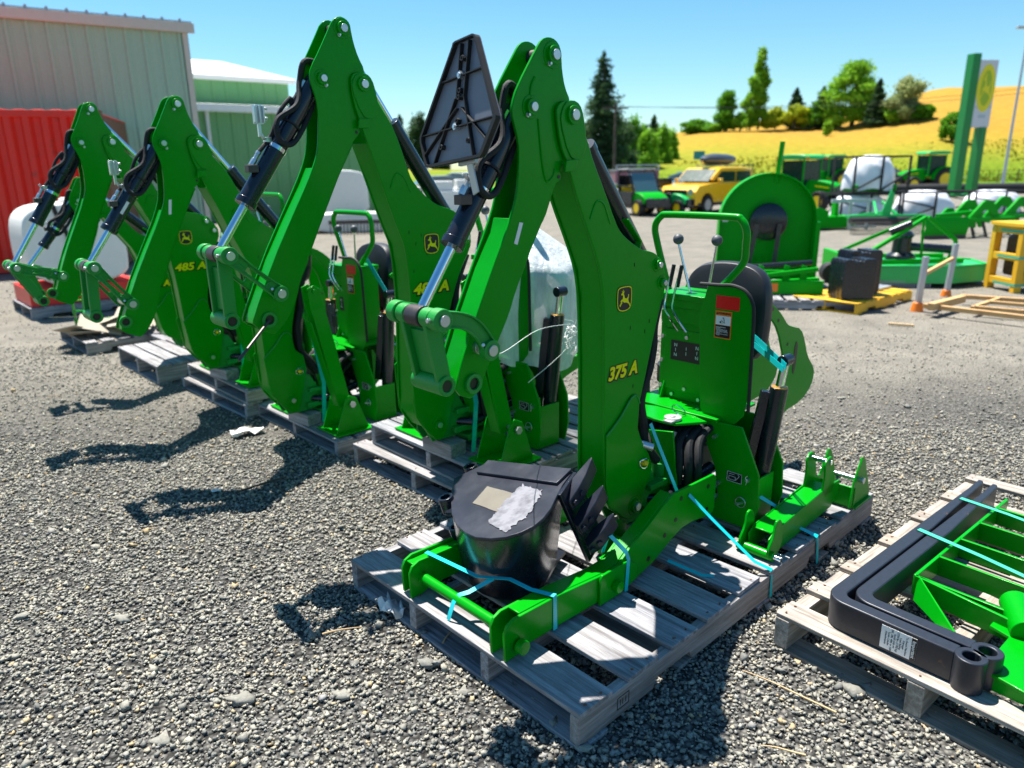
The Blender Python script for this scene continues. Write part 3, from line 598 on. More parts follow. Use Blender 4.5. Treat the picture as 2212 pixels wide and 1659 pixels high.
    # console with levers
    cs = fs + .11
    m = MB(); m.box((cs, -.005, zt + .014), (cs + .012, .275, .735)); m.box((cs + .012, -.005, zt + .014), (cs + .16, .0, .735)); m.box((cs + .012, .27, zt + .014), (cs + .16, .275, .735))
    m.box((cs - .022, .005, .70), (cs, .265, .735)); m.box((cs - .03, -.01, .735), (cs + .17, .28, .760))
    m.plate([(cs - .035, zt + .014), (cs, zt + .014), (cs, zt + .10)], .02, .028); m.plate([(cs - .035, zt + .014), (cs, zt + .014), (cs, zt + .10)], .24, .248)
    m.box((cs - .004, .02, .32), (cs, .25, .60)); m.plate_x(chaikin([(.0, .62), (.05, .60), (.08, .635), (.19, .635), (.22, .60), (.27, .62), (.27, .70), (.0, .70)], 1), cs - .012, cs - .0005)
    con = m.build("control_console", 'green', root, 0.003)
    m = MB()
    for yy in (.008, .262):
        for zz in (.33, .45, .56, .63, .69): m.cyl((cs - .001, yy, zz), (cs - .010, yy, zz), .0085, n=6)
    for yy, zz in ((.06, .30), (.20, .30), (.135, .335), (.07, .66), (.2, .66), (.135, .57)): m.cyl((cs - .001, yy, zz), (cs - .010, yy, zz), .009, n=6)
    m.build("bolt_set", 'zinc', con)
    m = MB(); m.box((cs - .006, .05, .46), (cs - .0045, .215, .55)); dl = m.build("lever_decal", 'decal_black', con)
    for yy, tx in ((.19, "\u2191\nN\n\u2193"), (.135, "|\n\u2022\n|"), (.08, "\u2191\nN\n\u2193")):
        text_obj("N\nI\nN" if yy != .135 else "I\nI", "decal_marks", .022, 'white', dl, (cs - .0065, yy, .507), frame3((0, -1, 0), (0, 0, 1)), ext=.0003)
    for y0, z0, y1, z1 in ((.165, .76, .235, .975), (.09, .76, .045, .98)):
        l_ = MB().cyl((cs + .06, y0, z0 - .03), (cs + .04, y1, z1), .0062, .0052, n=12).build("control_lever", 'chrome', root)
        MB().ball((cs + .04, y1, z1 + .012), .0235, 20).build("lever_knob", 'knob', l_)
    for y0 in (.215, .175):
        l_ = MB().tube([(cs - .03, y0 - .05, .60), (cs - .05, y0 - .02, .65), (cs - .055, y0 + .01, .70), (cs - .045, y0 + .012, .75), (cs - .03, y0 + .004, .83)], .0052, 10, 6).build("control_lever", 'chrome', root)
        MB().cyl((cs - .032, y0 + .005, .79), (cs - .02, y0 - .005, .885), .0088, .0085, n=14).build("lever_grip", 'rubber', l_, 0.002)
    # hand rail
    MB().tube([(cs + .16, .34, .70), (cs + .12, .40, .95), (cs + .11, .41, 1.03), (cs + .11, .38, 1.075), (cs + .11, .33, 1.085), (cs + .11, 0.03, 1.085), (cs + .11, -.02, 1.075), (cs + .11, -.048, 1.03), (cs + .11, -.050, .97), (cs + .11, -.048, .91), (cs + .10, -.02, .86), (cs + .08, .06, .76), (cs + .08, .07, .70)], .0155, 14, 7).build("grab_rail", 'green', root)
    # guards
    for sgn in (1,):
        Y = (lambda v: v) if sgn == 1 else (lambda v: 2 * NC - v)
        gp = [(.030, .825), (-.12, .832), (-.175, .815), (-.205, .77), (-.215, .72), (-.225, .33), (-.155, .245), (-.02, .275), (.0, .31)]
        gx = fs + .018 if sgn == 1 else fs + .10
        g = MB().plate_x([(Y(p[0]), p[1]) for p in chaikin(gp, 1)], gx, gx + .005).build("leg_guard", 'green', root, 0.001)
        MB().tube([(gx + .002, Y(p[0]), p[1]) for p in ((.030, .827), (-.06, .830), (-.12, .833), (-.175, .817), (-.207, .775), (-.217, .72), (-.222, .55), (-.226, .33))], .0075, 8, 6).build("edge_trim", 'rubber', g)
        if sgn == 1:
            MB().box((gx - .0022, -.155, .735), (gx - .0006, -.05, .79)).build("reflector", 'red', g, 0.0006)
            dec = MB().box((gx - .0018, -.125, .615), (gx - .0006, -.05, .728)).build("warning_label", 'orange', g)
            F = frame3((0, -1, 0), (0, 0, 1))
            MB().box((gx - .0024, -.121, .671), (gx - .0019, -.054, .708)).build("label_panel", 'white', dec)
            MB().box((gx - .0024, -.121, .619), (gx - .0019, -.054, .670)).build("label_panel", 'decal_black', dec)
            text_obj("WARNING", "label_text", .0125, 'decal_black', dec, (gx - .0022, -.092, .7175), F, offset=.0004, ext=.0002, sx=.95)
            MB().prism([(-.054, .713), (-.064, .713), (-.059, .7225)], lambda p, k_: (gx - .0019 - .0004 * k_, p[0], p[1])).build("label_symbol", 'decal_black', dec)
            text_obj("AVOID CRUSH INJURY\nOR DEATH\n\u2022 Operate backhoe controls\n   from backhoe seat, except\n   when installing or removing\n   backhoe.\n\u2022 DO NOT enter or exit from\n   this side.", "label_text", .0046, 'white', dec, (gx - .0027, -.056, .645), F, ext=.0002, align='LEFT', offset=.0001)
            m = MB(); m.bar((gx - .0027, -.095, .678), (gx - .0027, -.09, .702), .003, .0006); m.bar((gx - .0027, -.085, .702), (gx - .0027, -.095, .690), .003, .0006); m.bar((gx - .0027, -.095, .685), (gx - .0027, -.08, .675), .003, .0006); m.ball((gx - .0027, -.076, .682), .004, 8); m.bar((gx - .0027, -.078, .69), (gx - .0027, -.09, .683), .003, .0006)
            m.build("label_symbol", 'decal_black', dec)
    # lock decal, spring pins on the frame plate
    m = MB().box((fs - .0018, -.235, .02), (fs - .0006, -.165, .065)).build("lock_decal", 'decal_black', fr)
    w_ = MB()
    for (a, b) in (((-.167, .022), (-.233, .022)), ((-.233, .022), (-.233, .063)), ((-.233, .063), (-.167, .063)), ((-.167, .063), (-.167, .022)), ((-.175, .055), (-.20, .055)), ((-.175, .030), (-.205, .030)), ((-.175, .030), (-.175, .045)), ((-.175, .045), (-.205, .045)), ((-.205, .030), (-.205, .045)), ((-.205, .030), (-.222, .052)), ((-.222, .052), (-.215, .060))):
        w_.bar((fs - .0022, *a), (fs - .0022, *b), .0016, .0006, up=(1, 0, 0))
    w_.build("decal_marks", 'white', m)
    m = MB(); m.tube([(fs - .01, -.24 + .022 * math.cos(t), -.055 + .022 * math.sin(t)) for t in [i * PI / 4 for i in range(8)]], .002, 6, 3, True); m.cyl((fs + .01, -.245, -.06), (fs - .035, -.235, -.055), .006, n=10)
    m.cyl((fs + .01, -.262, .05), (fs - .012, -.262, .05), .009, n=10); m.tube([(fs - .008, -.262, .07), (fs - .012, -.255, .06), (fs - .012, -.262, .05), (fs - .012, -.258, .03)], .0018, 6); m.cyl((fs - .02, -.13, .0), (fs + .0, -.13, .0), .010, n=6); m.cyl((fs - .02, -.10, .20), (fs, -.10, .20), .009, n=6)
    m.build("spring_pin", 'zinc', fr)
    # stabiliser cylinder, near side and far side
    for sgn in (1, -1):
        Y = (lambda v: v) if sgn == 1 else (lambda v: 2 * NC - v)
        p0, p1 = Vector((fs + .13, Y(-.245), -.03)), Vector((fs + .15, Y(-.285), .42 if not big else .50))
        c = MB().cyl(p0, p1, .036, n=28).cyl(p0 - Vector((0, 0, .01)), p0 + Vector((0, 0, .05)), .028, n=20).build("stabiliser_cylinder", 'black', root, 0.001)
        MB().cyl(p1 - Vector((0, 0, .004)), p1 + Vector((0, 0, .004)), .033, n=28).build("wiper_ring", 'brass', c, 0.001)
        MB().cyl(p1 - Vector((0, 0, .01)), p1 + Vector((.005, -.012, .105)), .0175, n=20).build("cylinder_rod", 'chrome', c)
        q = p1 + Vector((.006, -.014, .115)); MB().cyl(q - Vector((.03, 0, 0)), q + Vector((.03, 0, 0)), .024, n=20).build("cylinder_eye", 'black', c, 0.002)
        MB().bar(p0 + Vector((-.03, Y(.045) - Y(0), .10)), p1 + Vector((-.02, Y(.045) - Y(0), -.02)), .035, .04).build("cylinder_bracket", 'black', c, 0.003)
    # seat
    ss = fs + .36
    m = MB(); back = chaikin([(-.05, .40), (-.06, .62), (-.045, .76), (.0, .835), (.10, .865), (.24, .865), (.34, .835), (.385, .76), (.40, .62), (.39, .40)], 2)
    n = len(back); V = []; F_ = []
    cx, cz_ = .17, .62
    sy_ = .17 if big else 0.0
    for kx, sc in ((0.0, .86), (.012, .97), (.04, 1.0), (.075, .98), (.09, .90)):
        V += [(ss + .06 + kx + .10 * (p[1] - .4) + .25 * abs(p[0] - cx) ** 1.6 * -1, cx + (p[0] - cx) * sc, cz_ + (p[1] - cz_) * sc) for p in back]
    for r_ in range(4): F_ += [(r_ * n + i, r_ * n + (i + 1) % n, (r_ + 1) * n + (i + 1) % n, (r_ + 1) * n + i) for i in range(n)]
    F_ += [tuple(range(n)), tuple(range(5 * n - 1, 4 * n - 1, -1))]
    m.add(V, F_)
    m.plate_z(chaikin([(ss - .22, -.01), (ss - .26, .17), (ss - .22, .35), (ss + .1, .38), (ss + .1, -.04)], 2), .33, .41)
    m.v = [(v[0], v[1] + sy_, v[2]) for v in m.v]
    m.build("seat", 'seat', root, 0.004, smooth=50)
    if cfg.get('redback'): MB().box((ss + .02, .22, .12), (ss + .10, .46, .50)).build("seat_cover", 'red_paint', root, 0.02)
    MB().box((ss - .15, .06, zt), (ss + .05, .28, .33)).build("seat_base", 'green', root, 0.003)
    # rear mounting hooks
    hk = [(0.93, 0.99), (0.96, 1.01), (1.01, 1.01), (1.09, 0.98), (1.18, 0.92), (1.25, 0.84), (1.30, 0.83), (1.41, 0.81), (1.45, 0.73), (1.51, 0.62), (1.57, 0.56), (1.57, 0.50), (1.52, .43), (1.44, 0.40), (1.20, 0.37), (1.02, .30), (.90, .20), (.82, .16), (.82, .30), (.93, .40), (1.0, .56), (1.03, .66), (1.06, .60), (1.12, 0.52), (1.24, 0.45), (1.27, .47), (1.26, 0.56), (1.22, 0.70), (1.15, 0.83), (1.07, 0.92), (0.98, 0.96)]
    sc = 1.0 if not big else .85
    if not big:
        hk = [(1.04, .96), (1.03, .985), (1.07, 1.0), (1.12, .99), (1.19, .96), (1.28, .90), (1.34, .845), (1.40, .825), (1.50, .80), (1.56, .72), (1.60, .64), (1.69, .56), (1.71, .52), (1.69, .45), (1.59, .39), (1.38, .37), (1.15, .28), (1.0, .20), (.80, .18), (.80, .34), (1.0, .36), (1.20, .40), (1.30, .45), (1.345, .52), (1.355, .60), (1.33, .68), (1.25, .83), (1.15, .915), (1.08, .94)]
        hk = [(p[0] - .03, p[1] - .32) for p in hk]
    else: hk = [((p[0] - .82) * sc * 1.02 + fs + .30, p[1] - .32) for p in hk]
    m = MB(); m.plate(chaikin(hk, 1), .05, .062); m.plate(chaikin(hk, 1), .26, .272); m.box((fs + .212, .04, -.02), (fs + .46, .09, .20)); m.box((fs + .212, .25, -.02), (fs + .46, .30, .20))
    m.cyl((hk[17][0], .05, hk[17][1] + .02), (hk[17][0], .27, hk[17][1] + .02), .02, n=16); m.cyl((hk[1][0] + .03, .05, hk[1][1] - .03), (hk[1][0] + .03, .27, hk[1][1] - .03), .014, n=12)
    mh = m.build("mounting_hook", 'green', root, 0.002)
    m = MB()
    if not big:
        for p in ((1.07, .975), (1.17, .945), (1.24, .88), (1.36, .74), (1.38, .62), (1.36, .5)): MB().cyl((p[0] - .03, .0495, p[1] - .32), (p[0] - .03, .048, p[1] - .32), .009, n=12).build('hole', 'decal_black', mh)
        m.plate(chaikin([(1.44, .73), (1.47, .74), (1.475, .66), (1.46, .56), (1.435, .58), (1.44, .65)], 1), .048, .0495)
        for v in range(len(m.v)): m.v[v] = (m.v[v][0] - .03, m.v[v][1], m.v[v][2] - .32)
        m.build("hole", 'decal_black', mh)
    if cfg.get('legs', True):
        for sgn in (1, -1):
            Y = (lambda v: v) if sgn == 1 else (lambda v: 2 * NC - v)
            a, b = Vector((.10, Y(-.19), .62)), Vector((.20, Y(-.25), -.02))
            m = MB(); m.bar(a, b, .012, .095, up=(1, 0, 0)) if False else None
            d = (b - a).normalized()
            for dy, dxx in ((-.032, 0), (.032, 0)): m.bar(a + Vector((0, dy, 0)), b + Vector((0, dy, 0)), .008, .085, up=(1, 0, .1))
            m.bar(a + Vector((-.04, 0, -.12)), b + Vector((-.04, 0, .0)), .064, .008, up=(1, 0, .1))
            for dy in (-.04, .032): 
                m.plate([(.05, .70), (.09, .715), (.13, .69), (.14, .60), (.16, .52), (.08, .50), (.06, .58)], Y(-.19) + dy, Y(-.19) + dy + .008)
            m.cyl((.09, Y(-.19) - .05, .68), (.09, Y(-.19) + .05, .68), .014, n=14)
            lg = m.build("stabiliser_leg", 'green', root, 0.002)
            m = MB(); m.box((.08, Y(-.25) - .13, -.175), (.34, Y(-.25) + .12, -.165))
            for dy in (-.09, .075): m.plate([(.10, -.166), (.32, -.166), (.25, .03), (.20, .055), (.17, .03)], Y(-.25) + dy, Y(-.25) + dy + .008)
            pad = m.build("leg_pad", 'green', lg, 0.002)
            m = MB(); m.cyl((.21, Y(-.25) - .105, -.0), (.21, Y(-.25) + .105, .0), .012, n=12); m.cyl((.21, Y(-.25) - .10, .0), (.21, Y(-.25) - .112, .0), .02, n=6); m.build("pad_pin", 'zinc', pad)
# ------------------------------------------------------------------ pallets
def jit(a): return (random.random() - .5) * 2 * a
def pallet(label, loc, rz, L_, Wd, boards, h=.125, nstr=3, bottoms=None, tone='wood', group="wooden pallets under the machines", deck_t=.017, str_t=.038, notch=True, over=0.0, cat="pallet", mats=None):
    """x runs along the stringers, y along the deck boards; boards = [(x0, x1), ...]"""
    t = thing("wooden_pallet", label, cat, loc, rz, group)
    mx, my = mats or (tone + '_x', tone + '_y')
    ht = h - deck_t; hb = .015
    m = MB()
    for x0, x1 in boards:
        a, b = jit(.006) - over, jit(.006) + over; n = 5
        vs = []; dz = jit(.0015); sk = jit(.004)
        for k in range(n + 1):
            y = a + (Wd + b - a) * k / n; wv = .0015 * math.sin(k * 1.7 + x0 * 9)
            vs += [(x0 + sk * k / n, y, ht + .001), (x1 + sk * k / n + wv, y, ht + .001), (x1 + sk * k / n + wv, y, h + dz + wv), (x0 + sk * k / n, y, h + dz - wv)]
        fs = [(3, 2, 1, 0), tuple(4 * n + q for q in range(4))]
        for k in range(n): fs += [(4 * k + q, 4 * k + (q + 1) % 4, 4 * k + 4 + (q + 1) % 4, 4 * k + 4 + q) for q in range(4)]
        m.add(vs, fs)
    deck = m.build("deck_board", my, t, 0.0025, smooth=0)
    m = MB()
    for x0, x1 in boards[::1]:
        for k in range(nstr):
            y = (Wd - str_t) * k / (nstr - 1) + str_t / 2
            for _ in range(2): m.cyl((x0 + (x1 - x0) * (.25 + .5 * _) + jit(.01), y + jit(.006), h + .0005), (x0 + (x1 - x0) * (.25 + .5 * _), y, h + .002), .0032, n=8)
    m.build("nail_head", 'steel_rust', deck)
    bt = bottoms if bottoms is not None else [(0, .10), (L_ / 2 - .05, L_ / 2 + .05), (L_ - .10, L_)]
    for k in range(nstr):
        y0 = (Wd - str_t) * k / (nstr - 1)
        z0 = hb + .001 if bt else 0.0
        if notch:
            nz = z0 + .035; a0, a1, b0, b1 = L_ * .17, L_ * .17 + .22, L_ * .68, L_ * .68 + .22
            poly = [(0, z0), (a0, z0), (a0 + .02, nz), (a1 - .02, nz), (a1, z0), (b0, z0), (b0 + .02, nz), (b1 - .02, nz), (b1, z0), (L_, z0), (L_, ht), (0, ht)]
        else: poly = [(0, z0), (L_, z0), (L_, ht), (0, ht)]
        MB().plate(poly, y0, y0 + str_t).build("stringer", mx, t, 0.003, smooth=0)
    m = MB()
    for x0, x1 in bt: m.box((x0, jit(.01), 0), (x1, Wd + jit(.01), hb))
    if bt: m.build("bottom_board", my, t, 0.002, smooth=0)
    return t
def L2W(loc, rz, p):
    c, s = math.cos(rz), math.sin(rz); return Vector((loc[0] + p[0] * c - p[1] * s, loc[1] + p[0] * s + p[1] * c, (loc[2] if len(loc) > 2 else 0) + (p[2] if len(p) > 2 else 0)))
G1 = Vector((PIV[0].x, PIV[0].y, 0))
def mloc(i, s, n, z=0.0): return Vector((PIV[i].x, PIV[i].y, 0)) + E2 * s + E1 * n + Vector((0, 0, z))

B1 = [(0, .145), (.22, .37), (.44, .59), (.65, .80), (.87, 1.02), (1.08, 1.24), (1.31, 1.46), (1.51, 1.66), (1.72, 1.86), (1.93, 2.075)]
o1 = mloc(0, -.855, -.49)
p1 = pallet("long weathered grey pallet carrying the front green backhoe and the black bucket", o1, AZ, 2.075, 1.21, B1, h=.13, nstr=4, bottoms=[(0, .12), (.5, .6), (1.0, 1.1), (1.5, 1.6), (1.96, 2.075)])
m = MB()
for a, b in (((.0, .0), (.055, 0)), ((.055, 0), (.055, .04)), ((.055, .04), (0, .04)), ((0, .04), (0, 0)), ((.015, .01), (.015, .03)), ((.025, .01), (.025, .03)), ((.04, .01), (.04, .03))):
    m.bar((.17 + a[0], -.0008, .045 + a[1]), (.17 + b[0], -.0008, .045 + b[1]), .0008, .0022)
m.build("burned_stamp", 'decal_black', p1)
o2 = mloc(1, .03, -.40); z2 = PIV[1].z - DZ
bb = [(i * .135, i * .135 + .115) for i in range(9)]
pallet("lower grey pallet of the stack under the second backhoe from the right", o2 + Vector((-.03, .0, 0)) - E2 * .02 + E1 * .02, AZ + .02, 1.25, 1.12, [(i * .14, i * .14 + .09) for i in range(9)], h=z2 - .118)
pallet("upper grey pallet of the stack under the second backhoe from the right", o2 + Vector((0, 0, z2 - .116)), AZ - .01, 1.25, 1.08, bb, h=.116)
o3 = mloc(2, .05, -.42)
pallet("single grey pallet under the third backhoe from the right", o3, AZ, 1.2, 1.07, bb[:9], h=PIV[2].z - DZ)
o4 = mloc(3, .03, -.42); z4 = PIV[3].z - DZ
pallet("lower weathered pallet of the stack under the tall backhoe at the left", o4, AZ + .03, 1.25, 1.1, bb, h=z4 - .10)
pallet("upper weathered pallet of the stack under the tall backhoe at the left", o4 + Vector((.01, .01, z4 - .098)), AZ, 1.2, 1.08, bb, h=.098)
# timber blocks under the booms
for i, (s_, n_) in ((0, (.02, -.02)), (1, (.03, -.06)), (2, (.06, -.06)), (3, (.06, -.06))):
    zt_ = PIV[i].z - DZ + .001
    tb = MB().box((0, 0, 0), (.10, .22, .072)).build("timber_block", 'wood_y', None, 0.003, smooth=0)
    tb.location = mloc(i, s_, n_, zt_); tb.rotation_euler = (0, 0, AZ + .05 * i)
    tag(tb, ["grey timber block under the front backhoe beside the bucket teeth", "grey timber block on the double pallet stack under the second backhoe from the right", "grey timber block under the third backhoe from the right", "grey timber block under the tall backhoe at the left"][i], "timber", "timber blocks under the booms")

# ------------------------------------------------------------------ the four row machines
grp = "green backhoe attachments in a row"
bh1 = backhoe(dict(big=False, num="375 A", group=grp, label="front green backhoe numbered 375A beside the black bucket and lying stabiliser leg", loc=mloc(0, 0, 0, PIV[0].z - DZ),
    A=(-.94, .889), B=(-.765, .775), C=(-.898, .683), D=(-.79, .667), bow=.035, barrel=.68, legs=False, clamp=True, crowd=.62))
bh2 = backhoe(dict(big=True, num="485 A", group=grp, label="tallest green backhoe, numbered 485A, with a plastic sheet over its seat", loc=mloc(1, 0, 0, PIV[1].z - DZ),
    A=(-.945, .897), B=(-.762, .737), C=(-.945, .648), D=(-.795, .632), bow=.0, slot=True, barrel=.73, bracket=True, crowd=.56, rods=[(-.80, .63, -.98, .52, .0)]))
bh3 = backhoe(dict(big=True, num="485 A", group=grp, label="third green backhoe from the right with a white tape strip on its arm", loc=mloc(2, 0, 0, PIV[2].z - DZ), ang=math.radians(3.0), k=.985,
    A=(-.97, .90), B=(-.825, .705), C=(-.985, .657), D=(-.855, .61), bow=.0, slot=True, barrel=.72, bracket=True, crowd=.56, tape=True, tape2=True, redback=True))
bh4 = backhoe(dict(big=True, num="485 A", group=grp, label="leftmost tall green backhoe in front of the white tank and the red container", loc=mloc(3, 0, 0, PIV[3].z - DZ), ang=math.radians(5.6), k=.96,
    A=(-1.055, .725), B=(-.83, .655), C=(-.945, .515), D=(-.89, .555), bow=.0, slot=True, barrel=.66, clamp=True, crowd=.56))

# ------------------------------------------------------------------ small backhoe behind, partly hidden
def at_plane(x, y, P, n):
    d = ray(x, y); return CAM + d * ((Vector(P) - CAM).dot(n) / d.dot(n))
b5 = at(395, 735, .3)
bh5 = backhoe(dict(big=False, num="375 A", group=grp, label="small green backhoe at the back of the row, mostly hidden behind the leftmost tall one", loc=(b5.x, b5.y, .16), ang=math.radians(8), k=.80,
    A=(-.98, .63), B=(-.82, .56), C=(-.93, .46), D=(-.83, .45), bow=.03, barrel=.68, legs=False, crowd=.5))
pallet("grey pallet under the small hidden backhoe behind the row", (b5.x - .1, b5.y - .3, 0), AZ, 1.2, 1.0, bb[:8], h=.155)

# ------------------------------------------------------------------ slow-vehicle sign (seen from behind)
SC = at_plane(1000, 228, mloc(0, -.75, .065), E1); SC = CAM + (SC - CAM) * 0.985
ax_a = Vector((.56 * .99, -.83 * .99, .085)).normalized(); ax_b = (Vector((.045, .13, 1)) - ax_a * Vector((.045, .13, 1)).dot(ax_a)).normalized(); ax_c = ax_a.cross(ax_b)
if ax_c.dot(CAM - SC) < 0: ax_c = -ax_c
sg = thing("slow_vehicle_sign", "dark ribbed back of a triangular sign clamped to the front backhoe's cylinder", "sign", SC - Vector((0, 0, 0)))
SF = lambda u, v, w_: ax_a * u + ax_b * v + ax_c * w_
def on_sign(px):
    P = at_plane(px[0], px[1], SC, ax_c) - SC; return (P.dot(ax_a), P.dot(ax_b))
zs = lambda x, y: (911.7 + x * .18665, 66.4 + y * .18665)
outl = [on_sign(zs(*p)) for p in ((395, 190), (402, 155), (425, 132), (630, 42), (655, 48), (668, 75), (905, 985), (900, 1030), (745, 1425), (715, 1465), (110, 1590), (82, 1585), (20, 1300), (20, 1235))]
inn = [on_sign(zs(*p)) for p in ((408, 196), (415, 168), (432, 150), (628, 66), (642, 68), (650, 90), (868, 985), (862, 1030), (715, 1412), (695, 1436), (108, 1558), (92, 1552), (38, 1300), (38, 1240))]
m = MB(); m.prism(outl, lambda p, k_: SF(p[0], p[1], -.004 * k_)); m.build("sign_panel", 'grey_cover', sg, 0.001, smooth=0)
m = MB(); n = len(outl)
for i in range(n):
    j = (i + 1) % n; q = [outl[i], outl[j], inn[j], inn[i]]
    m.add([SF(p[0], p[1], -.001) for p in q] + [SF(p[0], p[1], .014) for p in q], [(0, 1, 2, 3), (7, 6, 5, 4), (0, 1, 5, 4), (1, 2, 6, 5), (2, 3, 7, 6), (3, 0, 4, 7)])
m.build("rim", 'rubber', sg, 0.0, smooth=0)
m = MB()
for a, b in (((485, 150), (435, 780)), ((580, 110), (520, 770)), ((265, 610), (735, 425)), ((35, 1230), (870, 990)), ((420, 790), (170, 1550)), ((520, 760), (625, 1450)), ((430, 905), (65, 1445)), ((480, 890), (775, 1260)), ((465, 345), (552, 308)), ((425, 790), (518, 760))):
    a, b = on_sign(zs(*a)), on_sign(zs(*b)); m.bar(SF(a[0], a[1], .0055), SF(b[0], b[1], .0055), .0032, .013, up=ax_c)
m.build("rib", 'rubber', sg, smooth=0)
for p in ((508, 325), (475, 700), (465, 775), (445, 1050), (262, 1355), (572, 1275)): u, v = on_sign(zs(*p)); MB().cyl(SF(u, v, 0), SF(u, v, .014), .0075, n=14, hollow=.004).build("screw_boss", 'rubber', sg)
m = MB()
for p in ((480, 520), (425, 1115)): u, v = on_sign(zs(*p)); m.cyl(SF(u, v, 0), SF(u, v, .015), .0105, n=6); m.cyl(SF(u, v, .013), SF(u, v, .018), .006, n=10)
m.build("bolt", 'zinc', sg)
u, v = on_sign(zs(500, 1500)); m = MB(); m.bar(SF(u, v + .01, -.010), SF(u + .03, v - .09, -.02), .03, .004, up=ax_c); m.bar(SF(u - .05, v, -.012), SF(u + .04, v, -.012), .02, .012, up=ax_c); m.build("mounting_blade", 'silver', sg, 0.001)

# ------------------------------------------------------------------ black bucket on the front pallet
bk = thing("digging_bucket", "black digging bucket with three teeth and peeling white label patches lying on the front pallet", "bucket", mloc(0, -.45, .15, .13), AZ)
loc_b = mloc(0, -.45, .15, 0)
def bl(px, z):      # photo direction to a point of the bucket's own frame
    P = at(px[0], px[1], z) - loc_b; return (P.dot(E2), P.dot(E1))
c4 = lambda x, y: (718.9 + x * .4667, 884.8 + y * .4667)
def zt(x): return .42 + .13 * max(0, min(1.1, (x - 545) / 570))
_tA, _tB, _tC = [Vector((*bl(c4(*p), z), z)) for p, z in (((560, 318), .43), ((1112, 286), .545), ((800, 589), .46))]
_tn = (_tB - _tA).cross(_tC - _tA).normalized()
def tp_(p, dz=0.0):
    r_ = ray(*c4(*p)); d_ = Vector((r_.dot(E2), r_.dot(E1), r_.z)); c_ = CAM - loc_b; c_ = Vector((c_.dot(E2), c_.dot(E1), c_.z))
    return c_ + d_ * ((_tA - c_).dot(_tn) / d_.dot(_tn))
topx = ((560, 318), (640, 280), (720, 243), (915, 262), (1112, 284), (1065, 345), (1036, 400), (1010, 455), (975, 500), (930, 538), (870, 568), (800, 589), (730, 596), (660, 590), (610, 568), (570, 530), (549, 480), (545, 400))
top = [tp_(p) for p in topx]
cen = sum(top, Vector()) / len(top)
fb_ = Vector((*bl(c4(870, 868), .168), .168)); ft = top[10]
bc = fb_ - (ft - cen) * .90
bot = [Vector((bc.x + (p.x - cen.x) * .90, bc.y + (p.y - cen.y) * .90, .168 + (p.z - cen.z) * .12)) for p in top]
MB.off = Vector((0, 0, -.13))
TN = (top[4] - top[0]).cross(top[12] - top[0]).normalized()
if TN.z < 0: TN = -TN
m = MB(); n = len(top)
m.add(top + [p - TN * .012 for p in top], [tuple(range(n)), tuple(range(2 * n - 1, n - 1, -1))] + [(i, (i + 1) % n, (i + 1) % n + n, i + n) for i in range(n)])
bkside = m.build("side_plate", 'black_dusty', bk, 0.002)
m = MB(); m.add([p for p in bot] + [p - TN * .01 for p in bot], [tuple(range(n)), tuple(range(2 * n - 1, n - 1, -1))] + [(i, (i + 1) % n, (i + 1) % n + n, i + n) for i in range(n)])
ring = list(range(5, 18)) + [0]
vs = []
for i in ring: vs += [top[i] - TN * .012, bot[i]]
fs = [(2 * i, 2 * i + 1, 2 * i + 3, 2 * i + 2) for i in range(len(ring) - 1)]
vi = [Vector(((v.x - cen.x) * .955 + cen.x, (v.y - cen.y) * .955 + cen.y, v.z)) for v in vs]; N_ = len(vs)
fs += [tuple(N_ + k_ for k_ in f[::-1]) for f in fs]; fs += [(0, 1, N_ + 1, N_), (N_ - 2, N_ - 1, 2 * N_ - 1, 2 * N_ - 2)]
m.add(vs + vi, fs); m.build("shell", 'black', bk, 0.0, smooth=60)
cut = [tp_(p) + TN * .0015 for p in ((668, 300), (722, 245), (1110, 286), (1040, 352))]
MB().add(cut + [p + TN * .011 for p in cut], [(3, 2, 1, 0), (4, 5, 6, 7), (0, 1, 5, 4), (1, 2, 6, 5), (2, 3, 7, 6), (3, 0, 4, 7)]).build("side_cutter", 'black_dusty', bk, 0.002)
la_, lb_ = tp_((1112, 288)), tp_((1034, 395)); lc_ = Vector((*bl(c4(1172, 705), .20), .20)); ld_ = lc_ + (la_ - lb_)
q = [la_, lb_, lc_, ld_]; nn_ = (lb_ - la_).cross(lc_ - la_).normalized() * .016
m = MB(); m.add(q + [v + nn_ for v in q], [(0, 1, 2, 3), (7, 6, 5, 4), (0, 1, 5, 4), (1, 2, 6, 5), (2, 3, 7, 6), (3, 0, 4, 7)])
m.build("cutting_lip", 'black', bk, 0.002)
for ex, ey, r_ in ((640, 270, .03), (525, 415, .03)):
    e = Vector((*bl(c4(ex, ey), .42), .42))
    ear = MB().cyl(e + TN * .012, e - TN * .05, r_, n=26, hollow=.019).cyl(e - TN * .12, e - TN * .20, r_, n=24, hollow=.019)
    inw = (cen - e); inw = (inw - TN * inw.dot(TN)).normalized()
    for dz in (.03, .17): ear.bar(e - TN * dz + inw * .02, e - TN * dz + inw * .12, .10, .014, up=TN)
    ear.build("pivot_ear", 'black', bk, 0.002)
sideU = (top[4] - fb_).normalized(); sideU = -(q[2] - q[1]).normalized()
